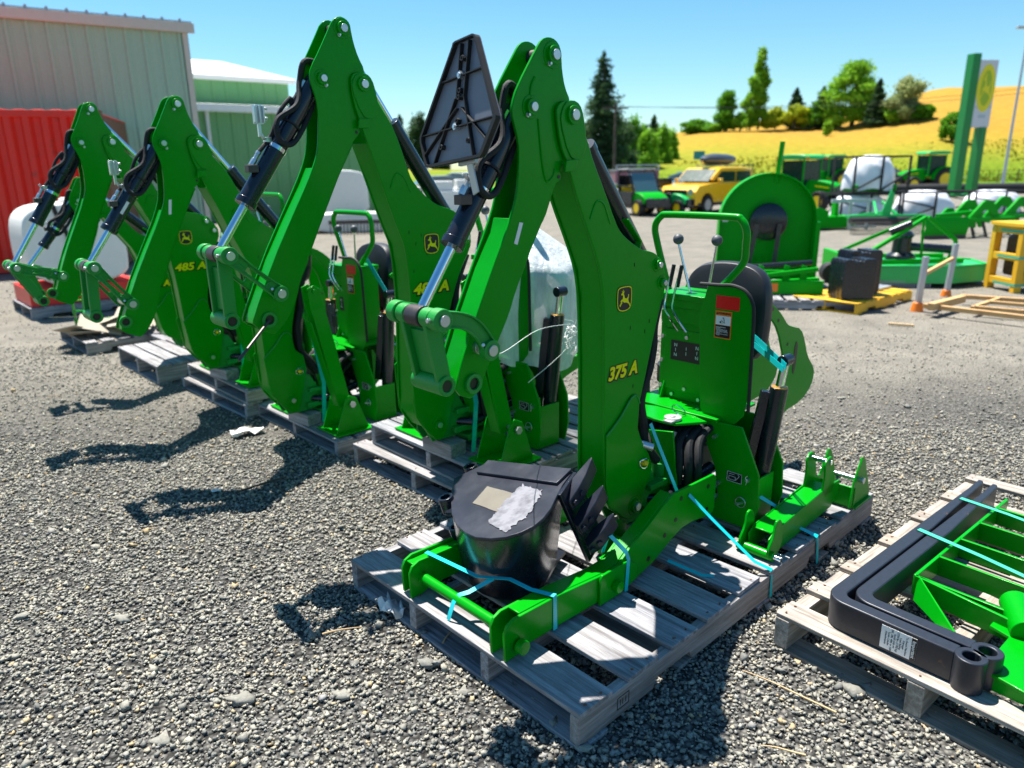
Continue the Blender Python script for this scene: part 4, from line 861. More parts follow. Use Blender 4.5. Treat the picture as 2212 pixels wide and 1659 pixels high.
for (sx_, sy_), (tx, ty), z_, zz in (((1085, 440), (1217, 238), .46, .585), ((1130, 550), (1270, 368), .375, .505), ((1180, 640), (1318, 500), .30, .42)):
    a = Vector((*bl(c4(sx_, sy_), z_), z_)); b = Vector((*bl(c4(tx, ty), zz), zz)); d = (b - a); sd = d.cross(sideU).normalized(); up_ = sideU
    m = MB()
    def sec(p, w_, h_): return [p + sd * w_ + up_ * h_, p - sd * w_ + up_ * h_, p - sd * w_ - up_ * h_, p + sd * w_ - up_ * h_]
    S = [sec(a, .020, .022), sec(a + d * .32, .027, .030), sec(a + d * .60, .020, .029), sec(a + d * .84, .009, .031), sec(a + d * .94, .004, .032)]
    V = [v for s_ in S for v in s_]; fs = [(3, 2, 1, 0), (16, 17, 18, 19)]
    for k_ in range(4): fs += [(4 * k_ + q_, 4 * k_ + (q_ + 1) % 4, 4 * k_ + 4 + (q_ + 1) % 4, 4 * k_ + 4 + q_) for q_ in range(4)]
    m.add(V, fs); tooth = m.build("tooth", 'black_dusty', bk, 0.003, smooth=50)
    m = MB()
    for f_ in (.10, .32): c_ = a + d * f_; m.cyl(c_ - sd * .034, c_ + sd * .034, .012, n=6)
    m.build("tooth_bolt", 'black_dusty', tooth, 0.001)
# peeling labels on the side plate
def ragged(pts, n=10, a=.004):
    out = []
    for i in range(len(pts)):
        p, q_ = Vector(pts[i]), Vector(pts[(i + 1) % len(pts)])
        for k_ in range(n): v = p.lerp(q_, k_ / n); out.append((v.x + jit(a), v.y + jit(a)))
    return out
random.seed(5)
def patch_(pts, dz):
    P = [tp_((p[0], p[1])) + TN * dz for p in pts]; return MB().add(P + [p + TN * .0005 for p in P], [tuple(range(len(P))), tuple(range(2 * len(P) - 1, len(P) - 1, -1))])
lb1 = ragged([(716, 356), (838, 390), (770, 478), (648, 434)], 8, 1.0)
lb2 = ragged([(880, 348), (975, 378), (905, 490), (800, 568), (716, 520), (790, 440)], 14, 7)
m = paint("peeled label", (0.20, 0.20, 0.225), 0.7, 0.95, (0.03, 0.03, 0.04), scale=20); M['peeled'] = m
patch_(lb1, .0016).build("label_patch", 'cardboard_pale', bk, smooth=0)
patch_(lb2, .0026).build("label_patch", 'peeled', bk, smooth=0)
MB.off = Vector((0, 0, 0))

# ------------------------------------------------------------------ green push arms lying on the front pallet
qa = thing("mounting_arm", "pair of long green mounting arms strapped to the front pallet around the black bucket", "machine arm", mloc(0, 0, 0, .13), AZ)
MB.off = Vector((0, 0, -.13))
arm = [(-0.85, 0.132), (-0.853, 0.23), (-0.84, .255), (-0.81, 0.268), (-0.60, .262), (-0.39, 0.242), (-0.30, 0.245), (-0.22, 0.295), (-0.13, 0.335), (-0.04, 0.385), (0.03, 0.415), (0.31, 0.41), (0.33, 0.39), (0.33, 0.26), (0.32, .24), (0.28, .235), (0.17, 0.25), (0.10, .248), (0.03, 0.225), (-0.08, 0.175), (-0.22, 0.140), (-0.32, 0.142), (-0.45, .146), (-0.62, 0.150), (-0.76, 0.15), (-0.80, .133)]
m = MB(); m.plate(arm, -.18, -.168); m.plate([(p[0] * 1.0 + .0, p[1]) for p in arm if p[0] < -.2] , -.118, -.106)
web(m, [(-.78, .262), (-.60, .256), (-.39, .236), (-.30, .238), (-.22, .288), (-.13, .328), (-.04, .378), (.03, .408)], -.168, -.118, .008)
m.plate([(-.41, .135), (-.41, .235), (-.40, .25), (-.32, .252), (-.25, .25), (-.21, .22), (-.20, .16), (-.30, .136)], -.192, -.181)
na = m.build("side_arm", 'green', qa, 0.002)
m = MB()
for p in ((.05, .30), (.27, .37), (.27, .27), (-.02, .26), (.08, .38), (-.12, .20)): m.cyl((p[0], -.1805, p[1]), (p[0], -.1818, p[1]), .010, n=16)
m.build("hole", 'decal_black', na)
m = MB(); m.cyl((-.80, -.19, .175), (-.80, -.215, .175), .024, n=24); m.build("pin_stub", 'green', na, 0.002); MB().cyl((-.33, -.192, .185), (-.33, -.218, .185), .021, n=24).build("pin_stub", 'green', na, 0.002)
fa = [(p[0], p[1]) for p in arm if p[0] < -.25] + [(.0, .25), (.15, .25), (.15, .15), (0, .14)]
fa = [(-0.85, 0.132), (-0.853, 0.23), (-0.84, .255), (-0.81, 0.268), (-0.60, .262), (-0.30, 0.245), (.05, .24), (.05, .145), (-.40, .146), (-.76, .15), (-.80, .133)]
m = MB(); m.plate(fa, .315, .327); m.plate([(p[0] + .005, p[1] + .004) for p in fa], .365, .377); m.box((-.83, .327, .25), (0.05, .365, .258)); m.build("side_arm", 'green', qa, 0.002)
MB().cyl((-.80, -.106, .20), (-.80, .315, .20), .0185, n=24).build("cross_tube", 'green', qa, 0.001)
m = MB(); m.box((-.30, -.10, .14), (.0, -.088, .24)); m.box((-.14, -.088, .14), (-.13, .05, .25)); m.plate([(-.20, .14), (-.06, .14), (-.06, .27), (-.10, .30), (-.17, .30), (-.2, .27)], -.03, -.02); m.build("bracket_plate", 'green', qa, 0.002)
MB.off = Vector((0, 0, 0))

# ------------------------------------------------------------------ stabiliser leg lying down
lg = thing("stabiliser_leg", "detached green stabiliser leg with hinged foot lying on the front pallet's right end", "machine leg", mloc(0, .27, -.39, .13), AZ, None, .88)
la, lbb = Vector((.10, .0, .075)), Vector((.66, -.02, .13)); d = (lbb - la)
m = MB()
for y in (-.052, .045): 
    m.plate([(.06, .02), (.10, .0), (.68, .035), (.76, .09), (.76, .16), (.62, .165), (.10, .115), (.05, .09)], y, y + .008)
m.add([(.08, -.044, .112), (.66, -.044, .160), (.66, .045, .160), (.08, .045, .112), (.08, -.044, .104), (.66, -.044, .152), (.66, .045, .152), (.08, .045, .104)], [(0, 1, 2, 3), (7, 6, 5, 4), (0, 1, 5, 4), (1, 2, 6, 5), (2, 3, 7, 6), (3, 0, 4, 7)])
m.build("leg_channel", 'green', lg, 0.003)
m = MB()
for y in (-.075, .062): m.plate(chaikin([(.02, .0), (.11, .02), (.13, .08), (.12, .15), (.09, .19), (.055, .18), (.05, .12), (.0, .06)], 1), y, y + .012)
m.cyl((.03, -.09, .03), (.03, .085, .03), .022, n=16)
m.build("pivot_lug", 'green', lg, 0.002)
MB().cyl((.03, -.125, .03), (.03, .095, .03), .0125, n=18).tube([(.035, -.118, .055), (.03, -.118, .03), (.04, -.122, .005), (.03, -.115, -.005)], .002, 6).build("hinge_pin", 'chrome', lg, 0.001)
m = MB()
for y in (-.052, .040): m.plate(chaikin([(.56, .12), (.58, .25), (.56, .30), (.61, .33), (.66, .30), (.68, .22), (.70, .12)], 1), y, y + .010)
m.build("cylinder_lug", 'green', lg, 0.002)
MB().cyl((.615, -.060, .295), (.615, .060, .295), .013, n=18).build("lug_pin", 'chrome', lg, 0.001)
m = MB(); m.box((.80, -.13, .005), (1.0, .10, .017)) 
for y in (-.115, .055): m.plate([(.76, .018), (1.0, .018), (1.0, .045), (.89, .25), (.855, .27), (.78, .15)], y, y + .010)
m.box((.79, -.12, .018), (.80, .08, .12))
m.build("foot_pad", 'green', lg, 0.002)
MB().cyl((.85, -.135, .15), (.85, .085, .15), .012, n=14).cyl((.85, -.128, .15), (.85, -.136, .15), .018, n=8).build("hinge_pin", 'zinc', lg, 0.001)

# ------------------------------------------------------------------ packing straps
def strap_(label, pts, wdt=.016, side=(0, 1, 0), mat='strap', name="packing_strap"):
    o = MB().strip(pts, wdt * 1.35, .0012, side).build(name, mat, None, smooth=50)
    return tag(o, label, "strap", "turquoise packing straps")
Z1 = .131
def M1(s, n, z): return mloc(0, s, n, z)
def onplane(px, n): return at_plane(px[0], px[1], mloc(0, 0, n), E1)
c5 = lambda x, y: (1271.9 + .3 * x, 829.5 + .3 * y)
strap_("turquoise strap hanging from the cylinder down to the long curved arm of the front backhoe", [onplane(c5(445, 285), -.0), onplane(c5(500, 430), -.03), onplane(c5(640, 785), -.12)], .014, E2)
strap_("turquoise strap from a hole in the long curved arm down over the pallet edge", [onplane(c5(722, 797), -.185), onplane(c5(900, 985), -.26), M1(.20, -.44, .165), M1(.24, -.493, .134), M1(.24, -.497, .02)], .013, E2)
strap_("turquoise strap looped from the frame over the lying leg to the pallet edge", [onplane(c5(1228, 808), -.29), onplane(c5(1420, 925), -.36), onplane(c5(1530, 1040), -.44), M1(.62, -.495, .133), M1(.64, -.498, .0)], .015, E2)
strap_("turquoise strap around the raised middle of the near green arm", [M1(-.29, -.10, .262), M1(-.262, -.105, .33), onplane(c4(1285, 583), -.15), M1(-.262, -.185, .285), M1(-.262, -.196, .26), M1(-.27, -.196, .135)], .014, E2)
strap_("turquoise strap across the bucket's foot and down the near arm", [M1(-.76, .34, .275), M1(-.72, .10, .26), M1(-.68, -.02, .285), M1(-.66, -.10, .272), M1(-.63, -.181, .272), M1(-.63, -.1835, .145), M1(-.62, -.17, .135)], .014, E2)
strap_("turquoise strap wrapped round the cross tube at the left end of the pallet", [M1(-.70, .04, .27), M1(-.77, .09, .225), M1(-.80, .105, .2205), M1(-.822, .11, .20), M1(-.84, .12, .135)], .014, E1)
strap_("pair of turquoise straps from the seat to the stabiliser cylinder eye of the front backhoe", [onplane(c3_ if False else (1271.9 + .3 * 1168, 442.4 + .3 * 930), -.05), onplane((1271.9 + .3 * 1420, 442.4 + .3 * 1165), -.33)], .020, (0, 0, 1))
strap_("narrower turquoise strap just below the pair at the cylinder eye", [onplane((1271.9 + .3 * 1165, 442.4 + .3 * 985), -.05), onplane((1271.9 + .3 * 1400, 442.4 + .3 * 1185), -.33)], .020, (0, 0, 1))
strap_("short turquoise strap running under the deck boards behind the curved arm", [M1(-.02, -.20, .16), M1(.02, -.33, .134), M1(.05, -.36, .133)], .013, E2)
for i, s_ in ((1, .09), (2, .10), (3, .12)):
    strap_(["", "turquoise strap hanging inside the leg of the tallest backhoe", "turquoise strap hanging inside the leg of the third backhoe from the right", "turquoise strap hanging inside the leg of the leftmost tall backhoe"][i], [mloc(i, s_ + .02, -.10, PIV[i].z + .42), mloc(i, s_ + .06, -.12, PIV[i].z + .1), mloc(i, s_ + .05, -.10, PIV[i].z - DZ + .02)], .02, E2)
for i in (2,):
    strap_("turquoise strap from the seat to the cylinder eye of the third backhoe from the right", [mloc(i, .60, -.0, PIV[i].z + .80), mloc(i, .55, -.30, PIV[i].z + .60)], .03, (0, 0, 1))

# ------------------------------------------------------------------ plastic sheet over the second machine's seat
mp, N, L, B = new_mat("clear plastic sheet")
B.inputs['Base Color'].default_value = (0.90, 0.94, 0.97, 1); B.inputs['Roughness'].default_value = 0.18; B.inputs['Specular IOR Level'].default_value = 0.6
tr = N.new("ShaderNodeBsdfTransparent"); mx_ = N.new("ShaderNodeMixShader"); v = coord(N, L, (3, 3, 1))
f = ramp(N, L, noise(N, L, v, 3.5, 8, .7), [(0.35, (0.50, 0.50, 0.50)), (0.7, (0.88, 0.88, 0.88))])
L.new(f, mx_.inputs[0]); L.new(tr.outputs[0], mx_.inputs[1]); L.new(B.outputs[0], mx_.inputs[2]); L.new(mx_.outputs[0], N['Material Output'].inputs[0])
bump(N, L, noise(N, L, v, 6, 6, .7), B, .8, .02); M['plastic'] = mp
pr = [(.55, 1.16), (.50, 1.14), (.42, 1.10), (.38, 1.03), (.36, .92), (.345, .78), (.335, .65), (.33, .55)]   # (radius scale, z)
V = []; nseg = 72; rows = 26
random.seed(3)
ph = [random.random() * 6 for _ in range(8)]
for r_ in range(rows + 1):
    t = r_ / rows; z = .97 - .72 * t 
    for i in range(nseg):
        a = 2 * PI * i / nseg
        base = min(1.0, .12 + 2.6 * t) if t < .34 else 1.0
        wr = 1 + .05 * math.sin(5 * a + ph[0] + 3 * t) * t + .03 * math.sin(11 * a + ph[1] - 5 * t) + .022 * math.sin(19 * a + ph[2] + 9 * t) * t
        rx, ry = .34 * base * wr, .26 * base * wr
        sag = -.05 * (1 - base) + .03 * math.sin(3 * a + ph[3]) * t
        lean = .0
        V.append((.66 + rx * math.cos(a), .02 + ry * math.sin(a), z + sag + (.10 if t < .02 else 0) * 0 + .015 * math.sin(7 * a + ph[4]) * t))
F_ = [(r_ * nseg + i, r_ * nseg + (i + 1) % nseg, (r_ + 1) * nseg + (i + 1) % nseg, (r_ + 1) * nseg + i) for r_ in range(rows) for i in range(nseg)]
F_.append(tuple(range(nseg)))
ps = MB().add(V, F_).build("plastic_sheet", 'plastic', None, smooth=80)
ps.location = mloc(1, 0, 0, PIV[1].z - .02); ps.rotation_euler = (0, 0, AZ)
tag(ps, "translucent plastic sheet draped over the seat and guards of the tallest backhoe", "plastic sheet")
# tangle of white twine by it
m = MB(); random.seed(8); c_ = mloc(1, .50, -.42, .90)
for k_ in range(9):
    pts = [c_ + Vector((jit(.03), jit(.03), -.02 * j_ + jit(.025))) for j_ in range(7)]; m.tube(pts, .0016, 5, 4)
m.tube([mloc(0, -.73, -.0, 1.09), mloc(0, -.45, .25, .98), mloc(1, .2, -.5, .93), c_], .0016, 5, 5); m.tube([c_, c_ - Vector((.02, 0, .12)), mloc(1, .33, -.3, .62)], .0016, 5, 5)
tag(m.build("twine_tangle", 'white', None), "loose tangle of thin white twine hanging beside the plastic sheet", "twine")

# ------------------------------------------------------------------ pallet forks on the right
FA = math.radians(39.8); F2 = Vector((math.cos(FA), math.sin(FA), 0)); F1 = Vector((-math.sin(FA), math.cos(FA), 0))
of = Vector((.893, 2.167, 0)); of = of - F1 * 1.35
PW = 1.35
fb = [(0, .10), (.21, .30), (.45, .53), (.76, .85), (1.08, 1.18), (1.39, 1.49), (1.69, 1.78)]
pallet("pale weathered pallet under the black fork tines at the right edge", (of.x, of.y, 0), FA, 1.80, PW, fb, h=.14, nstr=4, bottoms=[(0.0, .10), (.8, .9), (1.7, 1.8)], tone='woodw', str_t=.05, notch=False, group="wooden pallets under the machines")
ZF = .143
fork_o = Vector((1.017, 2.106, 0))
def FL(a, b): return fork_o + F2 * a - F1 * b      # a along the tines, b along the shank
def fork(label, off2, off1, Ltine, Lsh, eye_d):
    o = thing("lifting_fork", label, "fork tine", (*(fork_o + F2 * off2 - F1 * off1).xy, ZF), FA, "black lifting forks")
    th = .048; R = .07
    outer = [(Ltine, .004), (Ltine - .12, 0), (R, 0)] + [(R - R * math.sin(t), -(R - R * math.cos(t))) for t in [i * PI / 16 for i in range(1, 9)]] + [(0, -Lsh)]
    inner = [(th, -Lsh), (th, -(th + .03))] + [(th + .03 - .03 * math.cos(t), -(th + .03) + .03 * math.sin(t)) for t in [i * PI / 12 for i in range(1, 7)]] + [(Ltine * .55, -th), (Ltine - .02, -.022), (Ltine, -.014)]
    MB().plate_z(outer + inner, 0, .102).build("tine", 'fork_black', o, 0.004)
    e = Vector((-.004, -Lsh - .038, 0)) 
    MB().cyl((e.x + .02, e.y, -.002), (e.x + .02, e.y, .104), .042, n=32, hollow=.0235).build("mounting_eye", 'fork_black', o, 0.003)
    return o
m, N, L, B = new_mat("fork black steel")
v = coord(N, L); n1 = noise(N, L, v, 9, 8, .7); n2 = noise(N, L, v, 60, 4, .7)
c = mixc(N, L, ramp(N, L, n1, [(.66, (0, 0, 0)), (.74, (.6, .6, .6))]), mixc(N, L, n2, (.007, .009, .015), (.022, .027, .040)), (.26, .12, .05))
L.new(c, B.inputs['Base Color']); B.inputs['Roughness'].default_value = .42; bump(N, L, n2, B, .25, .002); M['fork_black'] = m
fk1 = fork("outer black lifting fork with a white notice on its shank", 0, 0, 1.40, .40, 0)
fk2 = fork("inner black lifting fork nested inside the outer one", .060, .057, 1.335, .365, 0)
# notice on the outer shank (outer face, reads along the shank)
Fn = frame3((0, -1, 0), (0, 0, 1))
nb = MB().box((-.0014, -.30, .012), (-.0004, -.195, .09)).build("notice", 'white', fk1)
MB().box((-.0019, -.30, .012), (-.0015, -.285, .09)).build("notice_band", 'decal_black', nb)
Fr = frame3((0, 0, -1), (0, -1, 0))
text_obj("Important", "notice_text", .0145, 'white', nb, (-.0023, -.2925, .051), Fr, ext=.0002, offset=.0003)
text_obj("To Avoid Machine\nDamage:\nLoad Rating\n3750 lbs. (1700 kg)\nInstall only on\n200, 300, 400, or 500\nSeries Loader\nAttachments", "notice_text", .0088, 'decal_black', nb, (-.0019, -.241, .051), Fr, ext=.0002)
# green carriage frame lying inside the forks
cg = thing("fork_carriage", "bright green welded fork carriage frame lying on the right pallet", "carriage frame", (*FL(.0, .0).xy, ZF), FA)
m = MB()
def CB(a0, b0, a1, b1, w_=.012, h_=.075, z=.05): m.bar((a0, -b0, z), (a1, -b1, z), w_, h_)
CB(.38, .14, 1.30, .14)                          # left edge bar
CB(.38, .14, .30, .60)                           # front slanting cover edge
for a_ in (.38, .58, .78, .98, 1.18): CB(a_, .14, a_ - .02, 1.1)
CB(.24, .60, 1.3, .62, .05, .06); CB(.24, 1.1, 1.3, 1.1)
m.build("cross_rail", 'green_bright' if 'green_bright' in M else 'green', cg, 0.002)
m = MB(); m.add([(.38, -.148, .09), (.14, -.40, .02), (.10, -.43, .02), (.36, -.15, -.0), (.38, -.155, .09), (.14, -.41, .02), (.10, -.44, .02), (.36, -.158, .0)], [(0, 1, 2, 3), (7, 6, 5, 4), (0, 1, 5, 4), (1, 2, 6, 5), (2, 3, 7, 6), (3, 0, 4, 7)])
m.plate_z([(.05, -.46), (.28, -.46), (.30, -.40), (.42, -.40), (.42, -.62), (1.2, -.62), (1.2, -.66), (.40, -.70), (.30, -1.0), (.02, -1.0), (.02, -.60)], .045, .057)
m.box((.05, -1.0, -.0), (.062, -.46, .045)); m.cyl((.30, -.50, .075), (.45, -.42, .085), .045, n=24)
m.build("hook_plate", 'green', cg, 0.003)
for q0, q1, lab in (((1.12, .02), (1.02, .75), "green strap over the far ends of the forks"), ((.70, .02), (.50, .95), "green strap over the middle of the forks")):
    a = FL(*q0); b = FL(*q1); mid = a.lerp(b, .5)
    o = MB().strip([a + Vector((0, 0, ZF + .02)) - F1 * -.03, a + Vector((0, 0, ZF + .106)) - F1 * .0, a.lerp(b, .25) + Vector((0, 0, ZF + .107)), mid + Vector((0, 0, ZF + .10)), b + Vector((0, 0, ZF + .09))], .022, .0015, F2).build("packing_strap", 'strap_green', None, smooth=50)
    tag(o, lab, "strap", "green straps on the forks")
rl = MB().cyl(FL(1.25, .40) + Vector((0, 0, ZF + .04)), FL(1.12, 1.0) + Vector((0, 0, ZF + .04)), .032, n=24).build("paper_roll", 'white', None, 0.002)
tag(rl, "white rolled tube lying across the far end of the green carriage", "roll")
# ------------------------------------------------------------------ ground, gravel
def ground_mat():
    m, N, L, B = new_mat("gravel ground")
    v = coord(N, L)
    vo = N.new("ShaderNodeTexVoronoi"); vo.inputs['Scale'].default_value = 55; L.new(v, vo.inputs['Vector'])
    vo2 = N.new("ShaderNodeTexVoronoi"); vo2.inputs['Scale'].default_value = 21; L.new(v, vo2.inputs['Vector'])
    big = noise(N, L, v, .35, 5, .55); mid = noise(N, L, v, 2.2, 6, .6)
    c = ramp(N, L, noise(N, L, vo.outputs['Color'], 1.0, 1), [(.3, (.07, .07, .068)), (.5, (.14, .136, .125)), (.7, (.24, .23, .205))])
    edge = ramp(N, L, vo.outputs['Distance'], [(.25, (1, 1, 1)), (.75, (.25, .25, .25))])
    c = mixc(N, L, 1.0, c, edge, 'MULTIPLY')
    # finer, dustier dirt on the driven lanes further back (a property of the ground itself)
    sep = N.new("ShaderNodeSeparateXYZ"); L.new(v, sep.inputs[0])
    mr = N.new("ShaderNodeMapRange"); L.new(sep.outputs['Y'], mr.inputs[0]); mr.inputs[1].default_value = 3.0; mr.inputs[2].default_value = 9.5
    ad = N.new("ShaderNodeMath"); ad.operation = 'MULTIPLY_ADD'; L.new(big, ad.inputs[0]); ad.inputs[1].default_value = .9; L.new(mr.outputs[0], ad.inputs[2])
    lane = ramp(N, L, ad.outputs[0], [(.50, (0, 0, 0)), (1.1 if False else .95, (.9, .9, .9))])
    dust = ramp(N, L, mid, [(.3, (.18, .165, .14)), (.7, (.29, .265, .22))])
    c = mixc(N, L, lane, c, dust)
    L.new(c, B.inputs['Base Color']); B.inputs['Roughness'].default_value = .95; B.inputs['Specular IOR Level'].default_value = .1
    bp = N.new("ShaderNodeBump"); bp.inputs['Strength'].default_value = .9; bp.inputs['Distance'].default_value = .02; bp.invert = True
    L.new(vo.outputs['Distance'], bp.inputs['Height'])
    bp2 = N.new("ShaderNodeBump"); bp2.inputs['Strength'].default_value = .6; bp2.inputs['Distance'].default_value = .04; L.new(mid, bp2.inputs['Height']); L.new(bp.outputs[0], bp2.inputs['Normal'])
    L.new(bp2.outputs[0], B.inputs['Normal'])
    return m
M['ground'] = ground_mat()
g = MB().add([(-400, -60, 0), (400, -60, 0), (400, 600, 0), (-400, 600, 0)], [(0, 1, 2, 3)]).build("ground", 'ground', None, smooth=0); g['kind'] = 'structure'

def numpy_mesh(name, V, F, rnd, mat, smooth=False):
    me = bpy.data.meshes.new(name); nf = len(F); k = F.shape[1]
    me.vertices.add(len(V)); me.vertices.foreach_set('co', V.astype(np.float32).ravel())
    me.loops.add(nf * k); me.loops.foreach_set('vertex_index', F.astype(np.int32).ravel())
    me.polygons.add(nf); me.polygons.foreach_set('loop_start', np.arange(0, nf * k, k, dtype=np.int32))
    if smooth: me.polygons.foreach_set('use_smooth', np.ones(nf, bool))
    me.update(calc_edges=True)
    a = me.attributes.new("rnd", 'FLOAT', 'FACE'); a.data.foreach_set('value', rnd.astype(np.float32))
    me.materials.append(M[mat]); o = bpy.data.objects.new(name, me); scene.collection.objects.link(o); return o

def stone_mat():
    m, N, L, B = new_mat("crushed stone")
    r = rnd_attr(N)
    c = ramp(N, L, r, [(0, (.15, .15, .14)), (.22, (.22, .214, .186)), (.5, (.29, .277, .232)), (.72, (.36, .335, .27)), (.88, (.27, .265, .25)), (.94, (.46, .43, .34)), (.975, (.42, .31, .17)), (1, (.40, .375, .31))])
    n = noise(N, L, coord(N, L), 90, 5, .7)
    c = mixc(N, L, .55, c, mixc(N, L, 1.0, c, ramp(N, L, n, [(.3, (.55, .55, .55)), (.7, (1.5, 1.5, 1.5))]), 'MULTIPLY'))
    L.new(c, B.inputs['Base Color']); B.inputs['Roughness'].default_value = .85; B.inputs['Specular IOR Level'].default_value = .25
    bump(N, L, n, B, .35, .004); return m
M['stone'] = stone_mat()
def cube_sphere():
    v = np.array([[0, 0, 1], [0, 0, -1], [1, 0, 0], [-1, 0, 0], [0, 1, 0], [0, -1, 0], [.6, .6, .55], [-.6, .6, .55], [-.6, -.6, .55], [.6, -.6, .55], [.6, .6, -.55], [-.6, .6, -.55], [-.6, -.6, -.55], [.6, -.6, -.55]], float)
    f = []
    for a, b, c in ((0, 2, 4), (0, 4, 3), (0, 3, 5), (0, 5, 2), (1, 4, 2), (1, 3, 4), (1, 5, 3), (1, 2, 5)):
        k = 6 + ({(2, 4): 0, (4, 3): 1, (3, 5): 2, (5, 2): 3}.get((b, c)) if a == 0 else {(4, 2): 4, (3, 4): 5, (5, 3): 6, (2, 5): 7}[(b, c)])
        f += [(a, b, k), (b, c, k), (c, a, k)]
    return v, np.array(f)
SV, SF_ = cube_sphere()
def stones(name, pts, size, seed):
    r = np.random.default_rng(seed); n = len(pts)
    nv = 12; variants = []
    for _ in range(nv):
        v = SV / (np.abs(SV).max(1, keepdims=True) ** .75) * (1 + r.uniform(-.30, .30, (14, 1))) * .86 + r.uniform(-.16, .16, (14, 3)); variants.append(v)
    variants = np.array(variants)
    V = variants[r.integers(0, nv, n)] * (size[:, None, None] * .5) * np.stack([r.uniform(.75, 1.35, n), r.uniform(.7, 1.15, n), r.uniform(.4, .85, n)], 1)[:, None, :]
    tx, ty, tz = r.normal(0, .45, n), r.normal(0, .45, n), r.uniform(0, 2 * PI, n)
    cx, sx, cy, sy, cz, sz = np.cos(tx), np.sin(tx), np.cos(ty), np.sin(ty), np.cos(tz), np.sin(tz)
    Z_, O_ = np.zeros(n), np.ones(n)
    Rx = np.stack([O_, Z_, Z_, Z_, cx, -sx, Z_, sx, cx], 1).reshape(n, 3, 3); Ry = np.stack([cy, Z_, sy, Z_, O_, Z_, -sy, Z_, cy], 1).reshape(n, 3, 3); Rz = np.stack([cz, -sz, Z_, sz, cz, Z_, Z_, Z_, O_], 1).reshape(n, 3, 3)
    R_ = Rx @ Rz; R_ = Ry @ R_
    V = np.einsum('nij,nkj->nki', R_, V) + pts[:, None, :]
    F = (SF_[None] + (np.arange(n) * 14)[:, None, None]).reshape(-1, 3)
    o = numpy_mesh(name, V.reshape(-1, 3), F, np.repeat(r.random(n) * (.55 if n == 1 else 1), len(SF_)), 'stone')
    return o
def in_view(x, y, margin=.25):
    return (np.abs(x) < .76 * y + margin)
def scatter(n, y0, y1, seed, pw=1.0):
    r = np.random.default_rng(seed); y = y0 + (y1 - y0) * r.random(n * 2) ** pw; x = r.uniform(-1, 1, n * 2) * (.78 * y1 + .3)
    k = in_view(x, y); return x[k], y[k], r
GR = []
for (y0, y1, dens, s0, s1, sd) in ((1.15, 2.6, 6600, .008, .021, 1), (2.6, 4.3, 5200, .008, .021, 2), (4.3, 7.0, 1300, .008, .022, 3), (7.0, 12.0, 110, .010, .028, 4)):
    A_ = (y1 - y0) * 2 * (.78 * y1 + .3); n = int(A_ * dens); r = np.random.default_rng(sd)
    y = r.uniform(y0, y1, n); x = r.uniform(-1, 1, n) * (.78 * y1 + .3); k = in_view(x, y)
    if y0 >= 4.3:     # thinner where the lane is driven smooth
        k &= ~((x > 1.5 + .0 * y) & (y > 4.6) & (r.random(n) < .75))
    x, y = x[k], y[k]; n = len(x); sz = s0 + (s1 - s0) * r.random(n) ** 2.2 + .022 * (r.random(n) > .997)
    z = sz * .18 + r.uniform(-.003, .006, n)
    GR.append((np.stack([x, y, z], 1), sz))
gp = np.concatenate([a for a, _ in GR]); gs = np.concatenate([b for _, b in GR])
o = stones("gravel", gp, gs, 21); tag(o, "grey crushed gravel covering the yard", None, None, 'stuff')
# larger loose rocks, each its own thing
RK = [((520, 1518), .062, "largest flat pale stone lying on the gravel at the lower left"), ((742, 1505), .05, "dark angular stone right of the largest pale stone"), ((268, 1342), .05, "dark stone casting a shadow in the middle of the left gravel"), ((205, 1215), .03, "small pale stone near the left gravel's middle"),
      ((1808, 1142), .075, "grey rounded rock beside the long pallet's right edge"), ((1815, 862), .05, "dark stone in the lane left of the fork pallet"), ((925, 1440), .06, "pale stone close to the front pallet's left corner"), ((1000, 1500), .05, "pale rock in the shadow below the pallet's left end"), ((50, 1335), .06, "flat pale stone at the left edge of the gravel"),
      ((360, 1010), .06, "pale flat stone near the far-left machine shadow"), ((905, 1340), .05, "flat grey stone beside the cross tube's pallet end"), ((1260, 1620), .05, "small crusty white stone in front of the pallet corner"), ((1850, 1500), .06, "sharp rock by the broken lower board of the fork pallet"), ((350, 1605), .05, "sandy stone at the bottom of the picture, left of centre"), ((1960, 880), .05, "brown stone in the lane behind the fork pallet")]
for i, (p, s_, lab) in enumerate(RK):
    P = at(*p, 0); o = stones("loose_stone", np.array([[0, 0, 0.]]), np.array([s_]), 100 + i); o.location = (P.x, P.y, s_ * .18); o.scale = (1.35, .95, .62)
    tag(o, lab, "stone", "larger stones on the gravel")
# litter: paper scraps, wood chips, twigs
def scrap(name, lab, px, w_, d_, mat, cat, z=.012, rz=0.3, crumple=.012):
    P = at(*px, 0); r = random.Random(int(px[0])); n = 7; vs = []; fs = []
    for i in range(n):
        for j in range(n):
            vs.append(((i / (n - 1) - .5) * w_ + r.uniform(-.1, .1) * w_ / n, (j / (n - 1) - .5) * d_ * (1 - .4 * abs(i / (n - 1) - .5)) + r.uniform(-.1, .1) * d_ / n, z + r.random() * crumple))
    top = [(i * n + j, (i + 1) * n + j, (i + 1) * n + j + 1, i * n + j + 1) for i in range(n - 1) for j in range(n - 1)]
    o = MB().add(vs, top).build(name, mat, None, smooth=60); md = o.modifiers.new("solid", 'SOLIDIFY'); md.thickness = .0015
    o.location = (P.x, P.y, 0); o.rotation_euler = (0, 0, rz); return tag(o, lab, cat)
scrap("paper_scrap", "crumpled white paper by the third machine's pallet corner", (535, 940), .20, .10, 'paper', "litter", .01, .6, .04)
scrap("paper_scrap", "shredded white foil poking from under the front pallet's left end", (845, 1325), .14, .07, 'paper', "litter", .01, -.9, .05)
